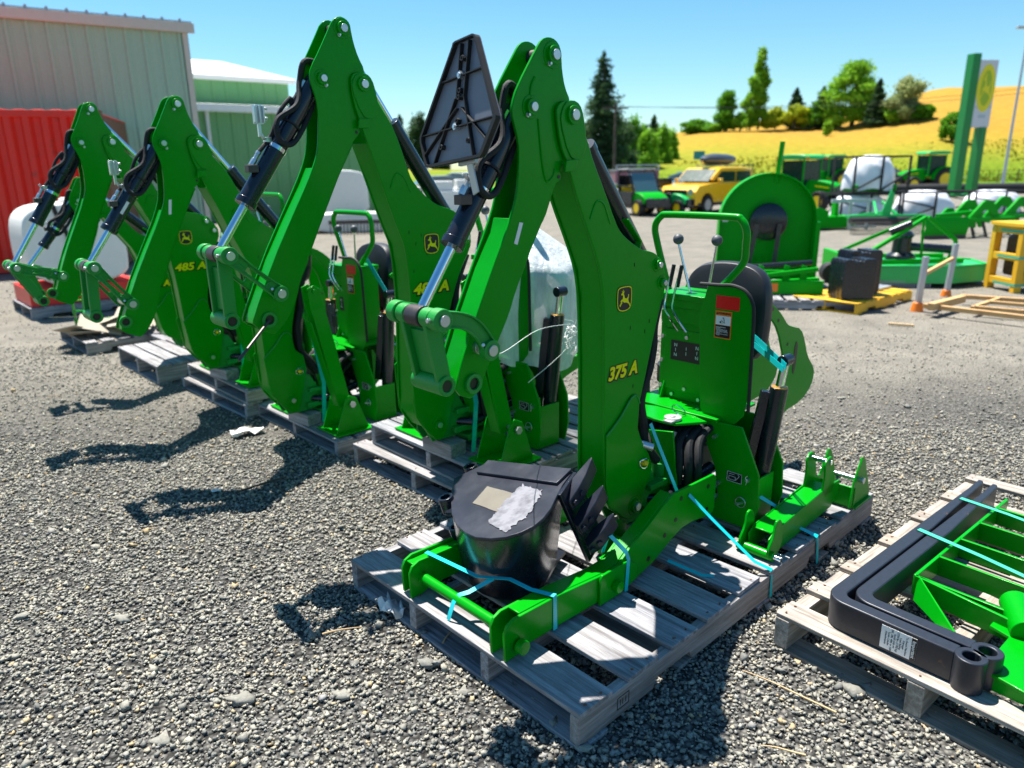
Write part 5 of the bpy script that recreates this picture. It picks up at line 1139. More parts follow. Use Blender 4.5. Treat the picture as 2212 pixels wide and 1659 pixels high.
scrap("paper_scrap", "small white shred between the stones left of the front pallet", (468, 1065), .05, .03, 'paper', "litter", .01, .2, .01)
for i, (p, l_, a_, lab) in enumerate((((470, 735), .16, 0.2, "long wood splinter behind the left machines"), ((325, 1150), .07, .4, "short wood chip in the middle of the left gravel"), ((1700, 1500), .30, 2.4, "long straw-coloured splinter between the two front pallets"), ((740, 1370), .14, .3, "pale splinter right of the linkage shadow"),
        ((1530, 1300), .08, .2, "small chip by the front pallet's edge"), ((970, 1380), .10, 1.2, "splintered stick near the front pallet"), ((1690, 1690 - 60), .12, 2.8, "reddish twig at the bottom edge"), ((120, 860), .10, .3, "wood chip among the far-left gravel"), ((1950, 770), .0, 0, ""))):
    if not l_: continue
    P = at(*p, 0); m = MB(); m.tube([(-l_ / 2, 0, .016), (-l_ / 6, .002, .019), (l_ / 5, -.001, .019), (l_ / 2, .001, .014)], lambda t: .0035 * (1 - .6 * t), 5, 3)
    o = m.build("wood_splinter", 'pale_wood', None); o.location = (P.x, P.y, .0); o.rotation_euler = (0, 0, a_); tag(o, lab, "splinter", "wood splinters on the gravel")
tw = MB().tube([tuple(at(508, 1064, .02)), tuple(at(545, 1052, .03)), tuple(at(590, 1038, .03)), tuple(at(618, 1030, .02))], .006, 6).tube([tuple(at(588, 1040, .03)), tuple(at(612, 1062, .02))], .003, 6).build("twig", 'bark', None)
tag(tw, "thin black twig lying in the shadow left of the pallets", "twig")

# ------------------------------------------------------------------ hill, road
RX = [900, 1200, 1290, 1330, 1400, 1450, 1500, 1560, 1600, 1700, 1760, 1850, 1930, 1990, 2030, 2060, 2110, 2212, 2400, 2800, 3400]
RY = [368, 364, 352, 332, 308, 297, 289, 281, 277, 273, 270, 262, 245, 228, 219, 214, 213, 206, 200, 198, 198]
def hill_mat():
    m, N, L, B = new_mat("dry grass hill"); v = coord(N, L)
    n1 = noise(N, L, v, .05, 4, .5); sc_ = coord(N, L, (1.2, 1.2, .25)); n2 = noise(N, L, sc_, .9, 6, .75)
    sep = N.new("ShaderNodeSeparateXYZ"); L.new(v, sep.inputs[0])
    mr = N.new("ShaderNodeMapRange"); L.new(sep.outputs['Z'], mr.inputs[0]); mr.inputs[1].default_value = .3; mr.inputs[2].default_value = 7.0
    ma = N.new("ShaderNodeMath"); ma.operation = 'MULTIPLY_ADD'; L.new(n1, ma.inputs[0]); ma.inputs[1].default_value = .9; L.new(mr.outputs[0], ma.inputs[2])
    ma2 = N.new("ShaderNodeMath"); ma2.operation = 'MULTIPLY_ADD'; L.new(n2, ma2.inputs[0]); ma2.inputs[1].default_value = .3; L.new(ma.outputs[0], ma2.inputs[2])
    sb = N.new("ShaderNodeMath"); sb.operation = 'MULTIPLY'; sb.inputs[1].default_value = .5; L.new(ma2.outputs[0], sb.inputs[0])
    c = ramp(N, L, sb.outputs[0], [(.20, (.09, .19, .012)), (.36, (.17, .23, .018)), (.54, (.29, .25, .028)), (.72, (.38, .235, .035)), (.9, (.40, .215, .045))])
    c = mixc(N, L, 1.0, c, ramp(N, L, n2, [(.3, (.70, .72, .7)), (.7, (1.12, 1.1, 1.1))]), 'MULTIPLY')
    L.new(c, B.inputs['Base Color']); B.inputs['Roughness'].default_value = .95; B.inputs['Specular IOR Level'].default_value = .05
    bump(N, L, n2, B, .25, .15); return m
M['hill'] = hill_mat()
def hill_h(x, y):
    Y0, Y1 = 74.0, 135.0
    X = W0 / 2 + FPX * (x / max(y, 1)) * 1.0 / math.cos(PITCH) * 1.04
    px = np.interp(X, RX, RY); top_ = max(0.0, (-( (px - (371 - (X - 1106) * .0142)) ) / FPX) * Y1 * 1.055 + 1.6 - .2)
    t = (y - Y0) / (Y1 - Y0)
    if t <= 0: return -.02
    tt = min(t, 1); s = tt * (1.35 - .35 * tt) if t < 1 else 1
    return top_ * s * (1 - .15 * max(0, t - 1)) - .02
V = []; F_ = []; NX, NY = 90, 40
for j in range(NY + 1):
    y = 74 + (230 - 74) * (j / NY) ** 1.2
    for i in range(NX + 1):
        x = (-.30 + 1.9 * i / NX) * y
        V.append((x, y, hill_h(x, y) + (.25 * math.sin(x * .21 + y * .13) if j > 1 else 0)))
F_ = [(j * (NX + 1) + i, j * (NX + 1) + i + 1, (j + 1) * (NX + 1) + i + 1, (j + 1) * (NX + 1) + i) for j in range(NY) for i in range(NX)]
h = MB().add(V, F_).build("hill", 'hill', None, smooth=180); h['kind'] = 'structure'
def hz(X, Y):      # world point on hill surface seen in photo column X at depth Y
    d = ray(X, 300); x = d.x / d.y * Y; return Vector((x, Y, max(0, hill_h(x, Y))))
r1 = MB().add([(-60, 58, .004), (140, 58, .004), (140, 68, .004), (-60, 68, .004)], [(0, 1, 2, 3)]).build("road", 'asphalt', None, smooth=0); r1['kind'] = 'structure'
r2 = MB().add([(-60, 68, .008), (140, 68, .008), (140, 80, .008), (-60, 80, .008)], [(0, 1, 2, 3)]).build("verge", 'hill', None, smooth=0); r2['kind'] = 'structure'

# ------------------------------------------------------------------ vegetation
def proj_y(P):
    v = P - CAM; return H0 / 2 - FPX * v.dot(_U) / v.dot(_fw)
def leaf_mat(name, c0, c1, c2):
    m, N, L, B = new_mat(name); r = rnd_attr(N)
    L.new(ramp(N, L, r, [(0, c0), (.5, c1), (1, c2)]), B.inputs['Base Color']); B.inputs['Roughness'].default_value = .6
    B.inputs['Specular IOR Level'].default_value = .2
    tl = N.new("ShaderNodeBsdfTranslucent"); L.new(ramp(N, L, r, [(0, c1), (1, c2)]), tl.inputs[0]); mx = N.new("ShaderNodeMixShader"); mx.inputs[0].default_value = .42
    L.new(B.outputs[0], mx.inputs[1]); L.new(tl.outputs[0], mx.inputs[2]); L.new(mx.outputs[0], N['Material Output'].inputs[0]); M[name] = m
leaf_mat('leaf_dark', (.018, .05, .022), (.035, .09, .035), (.07, .13, .045)); leaf_mat('leaf_mid', (.04, .15, .008), (.09, .28, .010), (.18, .42, .02))
leaf_mat('leaf_lime', (.09, .24, .01), (.19, .42, .02), (.33, .58, .05)); leaf_mat('leaf_yellow', (.22, .30, .01), (.40, .48, .015), (.58, .60, .04)); leaf_mat('leaf_pale', (.16, .24, .08), (.30, .38, .14), (.46, .50, .24))
leaf_mat('weed', (.11, .20, .01), (.25, .25, .02), (.40, .24, .04))
def leaves(name, centers, radii, n, size, mat, parent, seed, squash=1.0, shell=.55):
    r = np.random.default_rng(seed); centers = np.array(centers, float); radii = np.array(radii, float)
    wts = (radii.prod(1) ** .67); wts /= wts.sum(); k = r.choice(len(centers), n, p=wts)
    d = r.normal(size=(n, 3)); d /= np.linalg.norm(d, axis=1)[:, None]; rad = (shell + (1 - shell) * r.random(n)) * (1 + r.normal(0, .10, n))
    P = centers[k] + (d * rad[:, None] * .45 + r.normal(size=(n, 3)) * .36) * radii[k]
    a = r.normal(size=(n, 3)); a /= np.linalg.norm(a, axis=1)[:, None]; b = np.cross(a, r.normal(size=(n, 3))); b /= np.linalg.norm(b, axis=1)[:, None]
    s = size * r.uniform(.5, 1.4, n)[:, None]
    V = np.stack([P - a * s, P + b * s * .6, P + a * s, P - b * s * .6], 1).reshape(-1, 3)
    F = (np.arange(n * 4).reshape(n, 4)); rnd = np.clip(np.repeat(r.random(len(centers)), 1)[k] * .5 + r.random(n) * .5, 0, 1)
    o = numpy_mesh(name, V, F, rnd, mat); o.parent = parent; return o
def tree(kind, label, X, ytop, ybase, wpx, Y, mat, seed, n=5000, base=None):
    """base point on the terrain in column X at depth Y; top where the photo shows it"""
    if base is None:
        best = min((abs(proj_y(hz(X, yy)) - ybase), yy) for yy in [76 + .5 * i for i in range(118)]); Y = best[1] if ybase > 268 or best[0] < 6 else Y
    b = hz(X, Y) if base is None else base; top_ = atY(X, ytop, Y).z; hgt = max(1.0, top_ - b.z); wd = wpx / FPX * Y * 1.03 / 2
    t = thing({'conifer': 'fir_tree', 'poplar': 'poplar_tree', 'round': 'leafy_tree', 'bush': 'bush', 'tall': 'poplar_tree'}[kind], label, "bush" if kind == 'bush' else "tree", b, 0, "trees on and below the hill")
    r = random.Random(seed); C_, R_ = [], []
    if kind == 'conifer':
        MB().cyl((0, 0, 0), (0, 0, hgt * .96), wd * .10, wd * .02, 10).build("trunk", 'bark', t)
        nt_ = 26
        for i in range(nt_):
            f = i / (nt_ - 1); z = hgt * (.06 + .92 * f); w_ = wd * 1.2 * (1 - f) ** .62 * r.uniform(.68, 1.12) + wd * .04
            for k in range(7 if f < .8 else 4):
                a = 2 * PI * k / 7 + r.random() * 1.2; L_ = w_ * r.uniform(.45, 1.0)
                for q in (.35, .7, 1.0): C_.append((math.cos(a) * L_ * q, math.sin(a) * L_ * q, z - L_ * q * .18 + (.06 * L_ if q == 1 else 0))); R_.append((w_ * .22 + .12, w_ * .22 + .12, hgt * .022))
    elif kind in ('poplar', 'tall'):
        MB().cyl((0, 0, 0), (0, 0, hgt * .9), wd * .09, wd * .02, 10).build("trunk", 'bark', t)
        for i in range(34 if kind == 'poplar' else 22):
            f = (i + .5) / 34 if kind == 'poplar' else (i + .5) / 22
            w_ = wd * (math.sin(PI * min(1, (.16 + f * .86))) ** .8 if kind == 'poplar' else (.75 - .45 * f)); a = r.random() * 2 * PI; q = r.uniform(.2, .85)
            C_.append((math.cos(a) * w_ * q, math.sin(a) * w_ * q, hgt * (.10 + .86 * f))); R_.append((wd * (.42 if kind == 'poplar' else .24), wd * (.42 if kind == 'poplar' else .24), hgt * .075))
    else:
        MB().cyl((0, 0, 0), (0, 0, hgt * .6), wd * .10, wd * .04, 10).cyl((0, 0, hgt * .3), (wd * .4, 0, hgt * .7), wd * .05, wd * .02, 8).cyl((0, 0, hgt * .3), (-wd * .4, .1, hgt * .65), wd * .05, wd * .02, 8).build("trunk", 'bark', t)
        for i in range(22):
            a = r.random() * 2 * PI; f = r.random(); w_ = wd * math.sqrt(max(0, 1 - (2 * f - .85) ** 2 * .8)) * .72; q = r.random() ** .5
            C_.append((math.cos(a) * w_ * q, math.sin(a) * w_ * q, hgt * (.16 + .68 * f))); R_.append((wd * r.uniform(.22, .36), wd * r.uniform(.22, .36), hgt * r.uniform(.10, .17)))
    leaves("crown", C_, [tuple(1.15 * v for v in q) for q in R_], int(n * 1.8), Y * .0017 if kind != 'conifer' else Y * .0016, mat, t, seed, shell=.3)
    return t
T_ = tree
T_('conifer', "tall dark fir standing behind the vehicles left of the hill", 1302, 112, 345, 112, 72, 'leaf_dark', 1, 16000, base=Vector((ray(1302, 300).x / ray(1302, 300).y * 72, 72, 0)))
def flat(X, Y): d = ray(X, 300); return Vector((d.x / d.y * Y, Y, 0))
T_('round', "dark mass of trees at the foot of the tall fir, right side", 1335, 245, 350, 90, 78, 'leaf_dark', 2, 6000, base=flat(1338, 78))
T_('round', "dark evergreen bush under the tall fir's left side", 1275, 258, 350, 70, 78, 'leaf_dark', 3, 5000, base=flat(1272, 78))
T_('round', "bright green tree just right of the tall fir", 1372, 243, 340, 62, 86, 'leaf_mid', 4, 5000, base=flat(1372, 86))
T_('conifer', "small dark distant fir between the bright green trees", 1412, 248, 340, 42, 95, 'leaf_dark', 5, 4000, base=flat(1412, 95))
T_('round', "lime green tree at the left foot of the hill", 1400, 275, 335, 60, 84, 'leaf_lime', 6, 5000, base=flat(1400, 84))
T_('round', "pale lime tree at the left foot of the hill, before a dark one", 1436, 268, 330, 46, 88, 'leaf_lime', 7, 4500, base=flat(1434, 88))
T_('round', "rounded dark green bush at the left end of the hill's ridge", 1508, 256, 290, 76, 126, 'leaf_mid', 8, 4500)
T_('poplar', "bushy upright green tree on the ridge left of the sparse poplar", 1567, 197, 285, 46, 124, 'leaf_mid', 9, 5500)
T_('tall', "tall sparse poplar on the ridge, tallest of the hill's trees", 1635, 103, 280, 56, 124, 'leaf_lime', 10, 4200)
T_('poplar', "lime poplar growing at the foot of the sparse tall one", 1618, 165, 282, 38, 121, 'leaf_lime', 11, 3500)
T_('bush', "yellow-green bush right of the sparse poplar", 1672, 230, 278, 50, 120, 'leaf_yellow', 12, 3500)
T_('bush', "widest yellow bush in the ridge's middle", 1712, 226, 278, 70, 119, 'leaf_yellow', 13, 4500)
T_('conifer', "dark conifer behind the yellow bushes", 1713, 190, 275, 38, 133, 'leaf_dark', 14, 5000)
T_('conifer', "dark conifer left of the big bright green tree", 1770, 188, 275, 44, 133, 'leaf_dark', 15, 5000)
T_('round', "olive green bush between dark conifer and big bright tree", 1758, 218, 276, 48, 122, 'leaf_mid', 16, 4000)
T_('poplar', "largest bright green tree on the hill", 1836, 133, 272, 100, 117, 'leaf_lime', 17, 11000)
T_('conifer', "dark conifer showing behind the largest green tree's right side", 1888, 170, 270, 40, 134, 'leaf_dark', 18, 4500)
T_('round', "pale silvery green tree right of the largest green tree", 1948, 163, 262, 84, 118, 'leaf_pale', 19, 8000)
T_('bush', "low green bush under the pale silvery tree, left", 1925, 222, 265, 66, 115, 'leaf_lime', 20, 4000)
T_('bush', "brownish bush under the pale silvery tree, right", 1985, 224, 258, 50, 116, 'leaf_mid', 21, 3500)
T_('bush', "isolated dark green bush on the slope left of the tall sign", 2056, 240, 305, 58, 100, 'leaf_mid', 22, 5000)
T_('bush', "small green sapling on the slope below the big tree", 1785, 262, 292, 20, 104, 'leaf_lime', 23, 1500)
T_('round', "dark far tree left of the ribbed sign, nearest to it", 908, 238, 330, 60, 150, 'leaf_dark', 24, 4500, base=flat(908, 150))
T_('conifer', "dark far conifer between the arms left of the ribbed sign", 866, 248, 330, 44, 155, 'leaf_dark', 25, 4500, base=flat(866, 155))
T_('round', "dark distant tree just behind the ribbed sign's left edge", 945, 262, 330, 60, 150, 'leaf_dark', 26, 4500, base=flat(948, 150))
T_('round', "distant grey-green tree seen between the two front machines", 1045, 280, 340, 70, 150, 'leaf_dark', 27, 4500, base=flat(1045, 150))
T_('round', "distant dark tree beyond the gap right of the front machine's peak", 1235, 300, 345, 60, 140, 'leaf_dark', 28, 4500, base=flat(1235, 140))
T_('round', "bright green tree in the band at the left foot of the hill", 1352, 262, 335, 60, 90, 'leaf_mid', 31, 4500, base=flat(1352, 92))
T_('bush', "lime bush at the very left end of the golden slope", 1462, 283, 325, 40, 96, 'leaf_lime', 32, 3000, base=flat(1450, 92))
T_('round', "grey-green tree behind the lime trees at the slope's left end", 1388, 262, 335, 50, 100, 'leaf_dark', 33, 3500, base=flat(1388, 100))
T_('bush', "yellow-green bush between the sparse poplar and the bushy upright tree", 1597, 243, 284, 40, 122, 'leaf_lime', 34, 3000)
T_('bush', "bright green bush left of the largest green tree", 1795, 232, 275, 44, 118, 'leaf_lime', 35, 3500)
T_('bush', "pale green bush right of the largest green tree", 1895, 228, 268, 40, 116, 'leaf_pale', 36, 3000)
T_('bush', "low lime bush on the ridge just right of the rounded dark bush", 1540, 262, 288, 34, 123, 'leaf_lime', 37, 2500)
T_('bush', "yellow-green bush filling the ridge left of the widest yellow bush", 1655, 245, 279, 40, 118, 'leaf_yellow', 38, 2500)
T_('bush', "low green bush between the widest yellow bush and the olive one", 1742, 240, 277, 36, 117, 'leaf_lime', 39, 2500)
T_('round', "mid green tree behind the lime trees at the hill's left foot", 1425, 262, 332, 54, 96, 'leaf_mid', 40, 4000, base=flat(1420, 96))
# weeds and tall grass along the hill's foot
r = np.random.default_rng(5); n = 6000; Yw = 74 + 14 * r.random(n) ** 1.8; Xw = r.uniform(.02, .78, n) * Yw + 2
P = np.array([(x, y, hill_h(x, y)) for x, y in zip(Xw, Yw)]); k = P[:, 2] > -.015; P = P[k]; n = len(P)
hh = r.uniform(.08, .28, n); ww = r.uniform(.05, .18, n); a = r.uniform(0, PI, n); dx, dy = np.cos(a) * ww, np.sin(a) * ww; lx = r.normal(0, .12, n)
V = np.stack([P + np.stack([-dx, -dy, 0 * dx], 1), P + np.stack([dx, dy, 0 * dx], 1), P + np.stack([dx * .6 + lx, dy * .6, hh], 1), P + np.stack([-dx * .5 + lx, -dy * .5, hh * .9], 1)], 1).reshape(-1, 3)
o = numpy_mesh("tall_grass", V, np.arange(n * 4).reshape(n, 4), np.clip(P[:, 2] / 13 + r.normal(0.05, .10, n), 0, 1), 'weed'); tag(o, "tall dry grass and weeds on the hillside", None, None, 'stuff')

# ------------------------------------------------------------------ buildings at the left
def facade(P0, P1, z0, z1, mat_, ribs, step, name_, parent, rib=.035, thick=.15, ribw=.05):
    """ribbed sheet-metal wall from ground point P0 to P1, ribs on the camera side"""
    d = (P1 - P0); L_ = d.length; d.normalize(); n_ = Vector((d.y, -d.x, 0))
    m = MB(); q = lambda s_, o_, z: P0 + d * s_ + n_ * o_ + Vector((0, 0, z))
    def blk(s0, s1, o0, o1, a, b): m.add([q(s0, o0, a), q(s1, o0, a), q(s1, o1, a), q(s0, o1, a), q(s0, o0, b), q(s1, o0, b), q(s1, o1, b), q(s0, o1, b)], [(3, 2, 1, 0), (4, 5, 6, 7), (0, 1, 5, 4), (1, 2, 6, 5), (2, 3, 7, 6), (3, 0, 4, 7)], .5)
    blk(0, L_, -thick, 0, z0, z1)
    s_ = step * .5
    while s_ < L_ - .02:
        m.add([q(s_ - ribw, .0005, z0), q(s_ - ribw * .5, rib, z0), q(s_ + ribw * .5, rib, z0), q(s_ + ribw, .0005, z0), q(s_ - ribw, .0005, z1), q(s_ - ribw * .5, rib, z1), q(s_ + ribw * .5, rib, z1), q(s_ + ribw, .0005, z1)], [(0, 1, 5, 4), (1, 2, 6, 5), (2, 3, 7, 6), (0, 3, 2, 1), (4, 5, 6, 7)], .5)
        for mi in (.33, .66):
            if step > .25 and s_ + step * mi < L_: 
                x_ = s_ + step * mi; m.add([q(x_ - .02, .0005, z0), q(x_, .006, z0), q(x_ + .02, .0005, z0), q(x_ - .02, .0005, z1), q(x_, .006, z1), q(x_ + .02, .0005, z1)], [(0, 1, 4, 3), (1, 2, 5, 4)], .5)
        s_ += step
    return m.build(name_, mat_, parent, smooth=0), q, d, n_
def Q(X, Y): d = ray(X, 300); return Vector((d.x / d.y * Y, Y, 0))
M['sheet_grey'] = paint("grey sheet metal", (0.35, 0.50, 0.37), 0.5, 0.05, (0.36, 0.47, 0.37), scale=1.2)
M['sheet_green'] = paint("green sheet metal", (0.13, 0.34, 0.13), 0.5, 0.12, scale=.6)
gb = thing("grey_shed", "tall grey ribbed metal shed behind the red container", "building", Q(430, 16.6), 0)
A0, A1 = Q(-420, 13.1), Q(432, 16.6); hA = atY(425, 70, 16.6).z
w_, q, d, n_ = facade(A0 - gb.location, A1 - gb.location, 0, hA, 'sheet_grey', 1, .335, "wall", gb, rib=.03)
L_ = (A1 - A0).length
m = MB()
def blk(m, q, s0, s1, o0, o1, a, b): m.add([q(s0, o0, a), q(s1, o0, a), q(s1, o1, a), q(s0, o1, a), q(s0, o0, b), q(s1, o0, b), q(s1, o1, b), q(s0, o1, b)], [(3, 2, 1, 0), (4, 5, 6, 7), (0, 1, 5, 4), (1, 2, 6, 5), (2, 3, 7, 6), (3, 0, 4, 7)], .5)
blk(m, q, -.1, L_ + .14, .05, .12, hA - .02, hA + .17); blk(m, q, -.1, L_ + .14, .0, .05, hA, hA + .02)
m.build("gutter", 'tan_metal', gb, 0.01, smooth=0)
m = MB(); blk(m, q, -.1, L_ + .10, -6, .10, hA + .175, hA + .20)
s_ = .2
while s_ < L_: m.cyl(q(s_, .10, hA + .215), q(s_, -6, hA + .215), .03, n=8); s_ += .335
m.build("roof", 'galv', gb, smooth=0)
m = MB(); blk(m, q, L_ - .10, L_ + .012, .034, .05, 0, hA - .02); blk(m, q, L_, L_ + .012, -.3, .05, 0, hA - .02); m.build("corner_trim", 'tan_metal', gb, 0.004, smooth=0)
m = MB(); e0, e1 = q(L_ + .001, -.15, 0), q(L_ + .001, -14, 0); m.add([e0, e1, e1 + Vector((0, 0, hA)), e0 + Vector((0, 0, hA)), e0 - d * .1, e1 - d * .1, e1 - d * .1 + Vector((0, 0, hA)), e0 - d * .1 + Vector((0, 0, hA))], [(0, 1, 2, 3), (7, 6, 5, 4), (0, 4, 5, 1), (3, 2, 6, 7), (1, 5, 6, 2), (0, 3, 7, 4)]); m.build("wall", 'sheet_grey', gb, smooth=0)
# green building
gg = thing("green_shed", "long light green metal building with white roofs beyond the grey shed", "building", Q(620, 30), 0)
G0, G1 = Q(330, 26.5), Q(812, 31.5); hL = atY(640, 247, 29.5).z
w_, q, d, n_ = facade(G0 - gg.location, G1 - gg.location, 0, hL, 'sheet_green', 1, .50, "wall", gg, rib=.03)
L_ = (G1 - G0).length; sU = (Q(636, 29.7) - G0).length; hU = atY(560, 182, 31.5).z
m = MB(); blk(m, q, -.2, L_ + .15, .03, .35, hL, hL + .22); m.build("fascia", 'white', gg, 0.01, smooth=0)
m = MB(); m.add([q(-.2, .36, hL + .225), q(L_ + .15, .36, hL + .225), q(L_ + .15, -2.1, hL + .45), q(-.2, -2.1, hL + .45), q(-.2, .36, hL + .235), q(L_ + .15, .36, hL + .235), q(L_ + .15, -2.1, hL + .46), q(-.2, -2.1, hL + .46)], [(3, 2, 1, 0), (4, 5, 6, 7), (0, 1, 5, 4), (1, 2, 6, 5), (2, 3, 7, 6), (3, 0, 4, 7)]); m.build("lower_roof", 'roof_white', gg, smooth=0)
U0, U1 = q(-1.0, -2.0, 0), q(sU + .6, -2.0, 0)
wu, q2, d2_, n2_ = facade(U0, U1, hL + .2, hU, 'sheet_green', 1, .50, "upper_wall", gg, rib=.03)
LU = (U1 - U0).length
m = MB(); blk(m, q2, -.2, LU + .25, .03, .2, hU - .02, hU + .14); m.build("fascia", 'white', gg, 0.01, smooth=0)
m = MB(); hr = .95
m.add([q2(-.2, .22, hU + .14), q2(LU + .3, .22, hU + .14), q2(LU - 1.6, -3.2, hU + .14 + hr), q2(-.2, -3.2, hU + .14 + hr), q2(LU + .3, -7, hU + .14), q2(-.2, -7, hU + .14)], [(0, 1, 2, 3), (1, 4, 2), (3, 2, 4, 5), (0, 3, 5), (0, 5, 4, 1)]); m.build("upper_roof", 'roof_white', gg, smooth=0)
m = MB(); m.box((-.05, -.05, 0), (.05, .05, hL)); ds = m.build("downspout", 'white', gg, 0.01, smooth=0); ds.location = q((Q(452, 27.6) - G0).length, .10, 0)
# red shipping container
rc = thing("shipping_container", "red steel shipping container at the left in front of the grey shed", "container", Q(250, 13.3), 0)
m, N, L, B = new_mat("container red"); v = coord(N, L); n1 = noise(N, L, v, 1.6, 8, .7)
c = mixc(N, L, ramp(N, L, n1, [(.60, (0, 0, 0)), (.72, (.8, .8, .8))]), (.80, .022, .010), (.16, .03, .02)); L.new(c, B.inputs['Base Color']); B.inputs['Roughness'].default_value = .5; M['container'] = m
C0, C1 = Q(-500, 11.9) - rc.location, Q(224, 13.3) - rc.location; d = (C1 - C0); L_ = d.length; d.normalize(); n_ = Vector((d.y, -d.x, 0)); qc = lambda s_, o_, z: C0 + d * s_ + n_ * o_ + Vector((0, 0, z))
hc = atY(252, 238, 13.3).z; pts = []; s_ = .2
while s_ < L_ - .25: pts += [(s_, 0), (s_ + .05, -.075), (s_ + .14, -.075), (s_ + .19, 0)]; s_ += .28
m = MB(); n = len(pts); vs = [qc(a, b, .16) for a, b in pts] + [qc(a, b, hc - .10) for a, b in pts]; m.add(vs, [(i, i + 1, n + i + 1, n + i) for i in range(n - 1)]); m.build("corrugated_side", 'container', rc, smooth=0)
m = MB(); blk(m, qc, 0, L_ - .16, -.12, .012, hc - .11, hc); blk(m, qc, 0, L_ - .16, -.12, .012, 0.02, .18); blk(m, qc, 0, L_, -2.4, -.12, hc - .08, hc - .04)
s_ = .25
while s_ < L_ - .4: blk(m, qc, s_, s_ + .16, -2.3, -.12, hc - .04, hc + .02); s_ += .28
m.build("frame_rail", 'container', rc, 0.006, smooth=0)
m = MB(); blk(m, qc, L_ - .16, L_, -.16, .014, .02, hc); blk(m, qc, L_ - .2, L_ + .012, -.18, .03, hc - .13, hc + .012); blk(m, qc, L_ - .02, L_, -2.4, -.16, .05, hc - .05); m.build("corner_post", 'steel_rust', rc, 0.006, smooth=0)
M['steel_rust'].name = "rusty steel"
# ------------------------------------------------------------------ yard goods in the middle distance
def P0(X, Y, z=0.0): v = at(X, Y, 0); return Vector((v.x, v.y, z))
# white sprayer tank on a red frame
b = P0(70, 693); tkl = b + E2 * .62 + E1 * .50; tk = thing("sprayer_tank", "white poly tank on a red frame on a pallet at the left edge", "tank", (tkl.x, tkl.y, .14), AZ, None, 1.05)
prof = chaikin([(-.50, .0), (-.52, .66), (-.42, .86), (-.15, .92), (.35, .92), (.48, .82), (.54, .35), (.50, .0)], 2)
m = MB(); m.plate(prof, -.38, .38); m.cyl((.1, 0, .91), (.1, 0, .97), .12, n=24); m.build("tank_shell", 'white_pl', tk, 0.06, off=(0, 0, .20))
MB().tube([(-.12, -.395, .20), (-.05, -.40, .6), (-.15, -.395, 1.0), (-.17, -.30, 1.12), (-.17, .30, 1.12), (-.15, .40, 1.0)], .022, 8).build("tank_band", 'rubber', tk)
MB().box((-.56, -.42, 0), (.60, .42, .20)).build("tank_frame", 'red_paint', tk, 0.01, smooth=0)
pallet("grey pallet under the white tank with red frame", (b.x, b.y, 0), AZ, 1.25, 1.0, [(i * .14, i * .16 + .12) for i in range(9)], h=.14)
# debris pallet between the left machines: cardboard and small green parts
b = P0(191, 769); o_p = b.copy(); b = b + E2 * .32 + E1 * .45; db = thing("cardboard_heap", "crumpled cardboard and small green parts piled on a pallet at the left", "cardboard", (b.x, b.y, .125), .3)
m = MB(); random.seed(4)
for i in range(9):
    x, y = jit(.32), jit(.25); m.box((x - .19, y - .13, .02 + .016 * i), (x + .19, y + .13, .026 + .016 * i), rot=(jit(.4), jit(.4), jit(1.5)))
m.build("cardboard_sheet", 'cardboard', db, smooth=0)
pallet("grey pallet under the cardboard heap at the left", (o_p.x, o_p.y, 0), AZ, 1.15, 1.0, [(i * .14, i * .145 + .10) for i in range(8)], h=.12)
sp = thing("small_green_frame", "small green frame piece standing in the cardboard heap", "machine part", (b.x - .42, b.y + .15, .13), .2)
m = MB(); 
for x in (0, .10): m.box((x, 0, 0), (x + .012, .05, .34))
for z in (.06, .16, .27): m.box((.012, .005, z), (.10, .045, z + .012))
m.build("frame_body", 'green', sp, 0.002)
yb = thing("curved_green_bracket", "curved green bracket lying among the cardboard", "machine part", (b.x + .10, b.y - .05, .17), .5)
MB().tube([(-.3, 0, .02), (-.15, .06, .06), (.1, .05, .06), (.3, -.02, .02)], .025, 8).cyl((.28, -.02, 0), (.28, -.02, .09), .05, n=16).build("bracket_body", 'green', yb, 0.002)
# black drum with a white lid
b = P0(358, 742); dr = thing("black_cylinder", "black drum with a white cap standing behind the leftmost tall backhoe", "drum", (b.x, b.y + .1, .12), 0)
MB().cyl((0, 0, 0), (0, 0, .40), .085, n=28).cyl((0, 0, .0), (0, 0, .03), .11, n=28).build("drum_body", 'black', dr, 0.004)
MB().cyl((0, 0, .401), (0, 0, .50), .088, .08, n=28).build("drum_cap", 'white', dr, 0.008)
MB().box((-.22, -.12, .26), (.10, -.075, .272)).build("drum_bracket", 'zinc', dr, 0.002)
pallet("long grey pallet behind the leftmost tall backhoe", ((P0(388, 772)).x, (P0(388, 772)).y, 0), AZ + .05, 1.0, 1.15, [(i * .13, i * .13 + .09) for i in range(7)], h=.12)
# white blocks near the green building
for X, Y_, wd, hh, lab in ((748, 470, .9, 1.75, "pale blue-white covered block against the green building"), (770, 500, 1.3, .55, "low white covered bundle beside the pale block")):
    b = P0(X, Y_); t = thing("wrapped_bundle", lab, "wrapped goods", b, .2); pr = chaikin([(-wd, 0), (-wd * .95, hh * .9), (-wd * .5, hh), (wd * .6, hh * .98), (wd * .95, hh * .85), (wd, 0)], 1)
    MB().plate(pr, -.5, .5).build("wrap", 'white', t, 0.04)
b = P0(800, 505); t = thing("tine_rake", "dark row of rake tines in front of the white bundles", "rake", b, .15)
m = MB(); m.box((-1.1, -.05, .28), (1.1, .05, .38))
for i in range(24): m.tube([(-1.05 + i * .09, 0, .3), (-1.05 + i * .09, -.12, .15), (-1.05 + i * .09, -.05, .0)], .014, 6, 3)
m.build("rake_body", 'steel_dark', t)

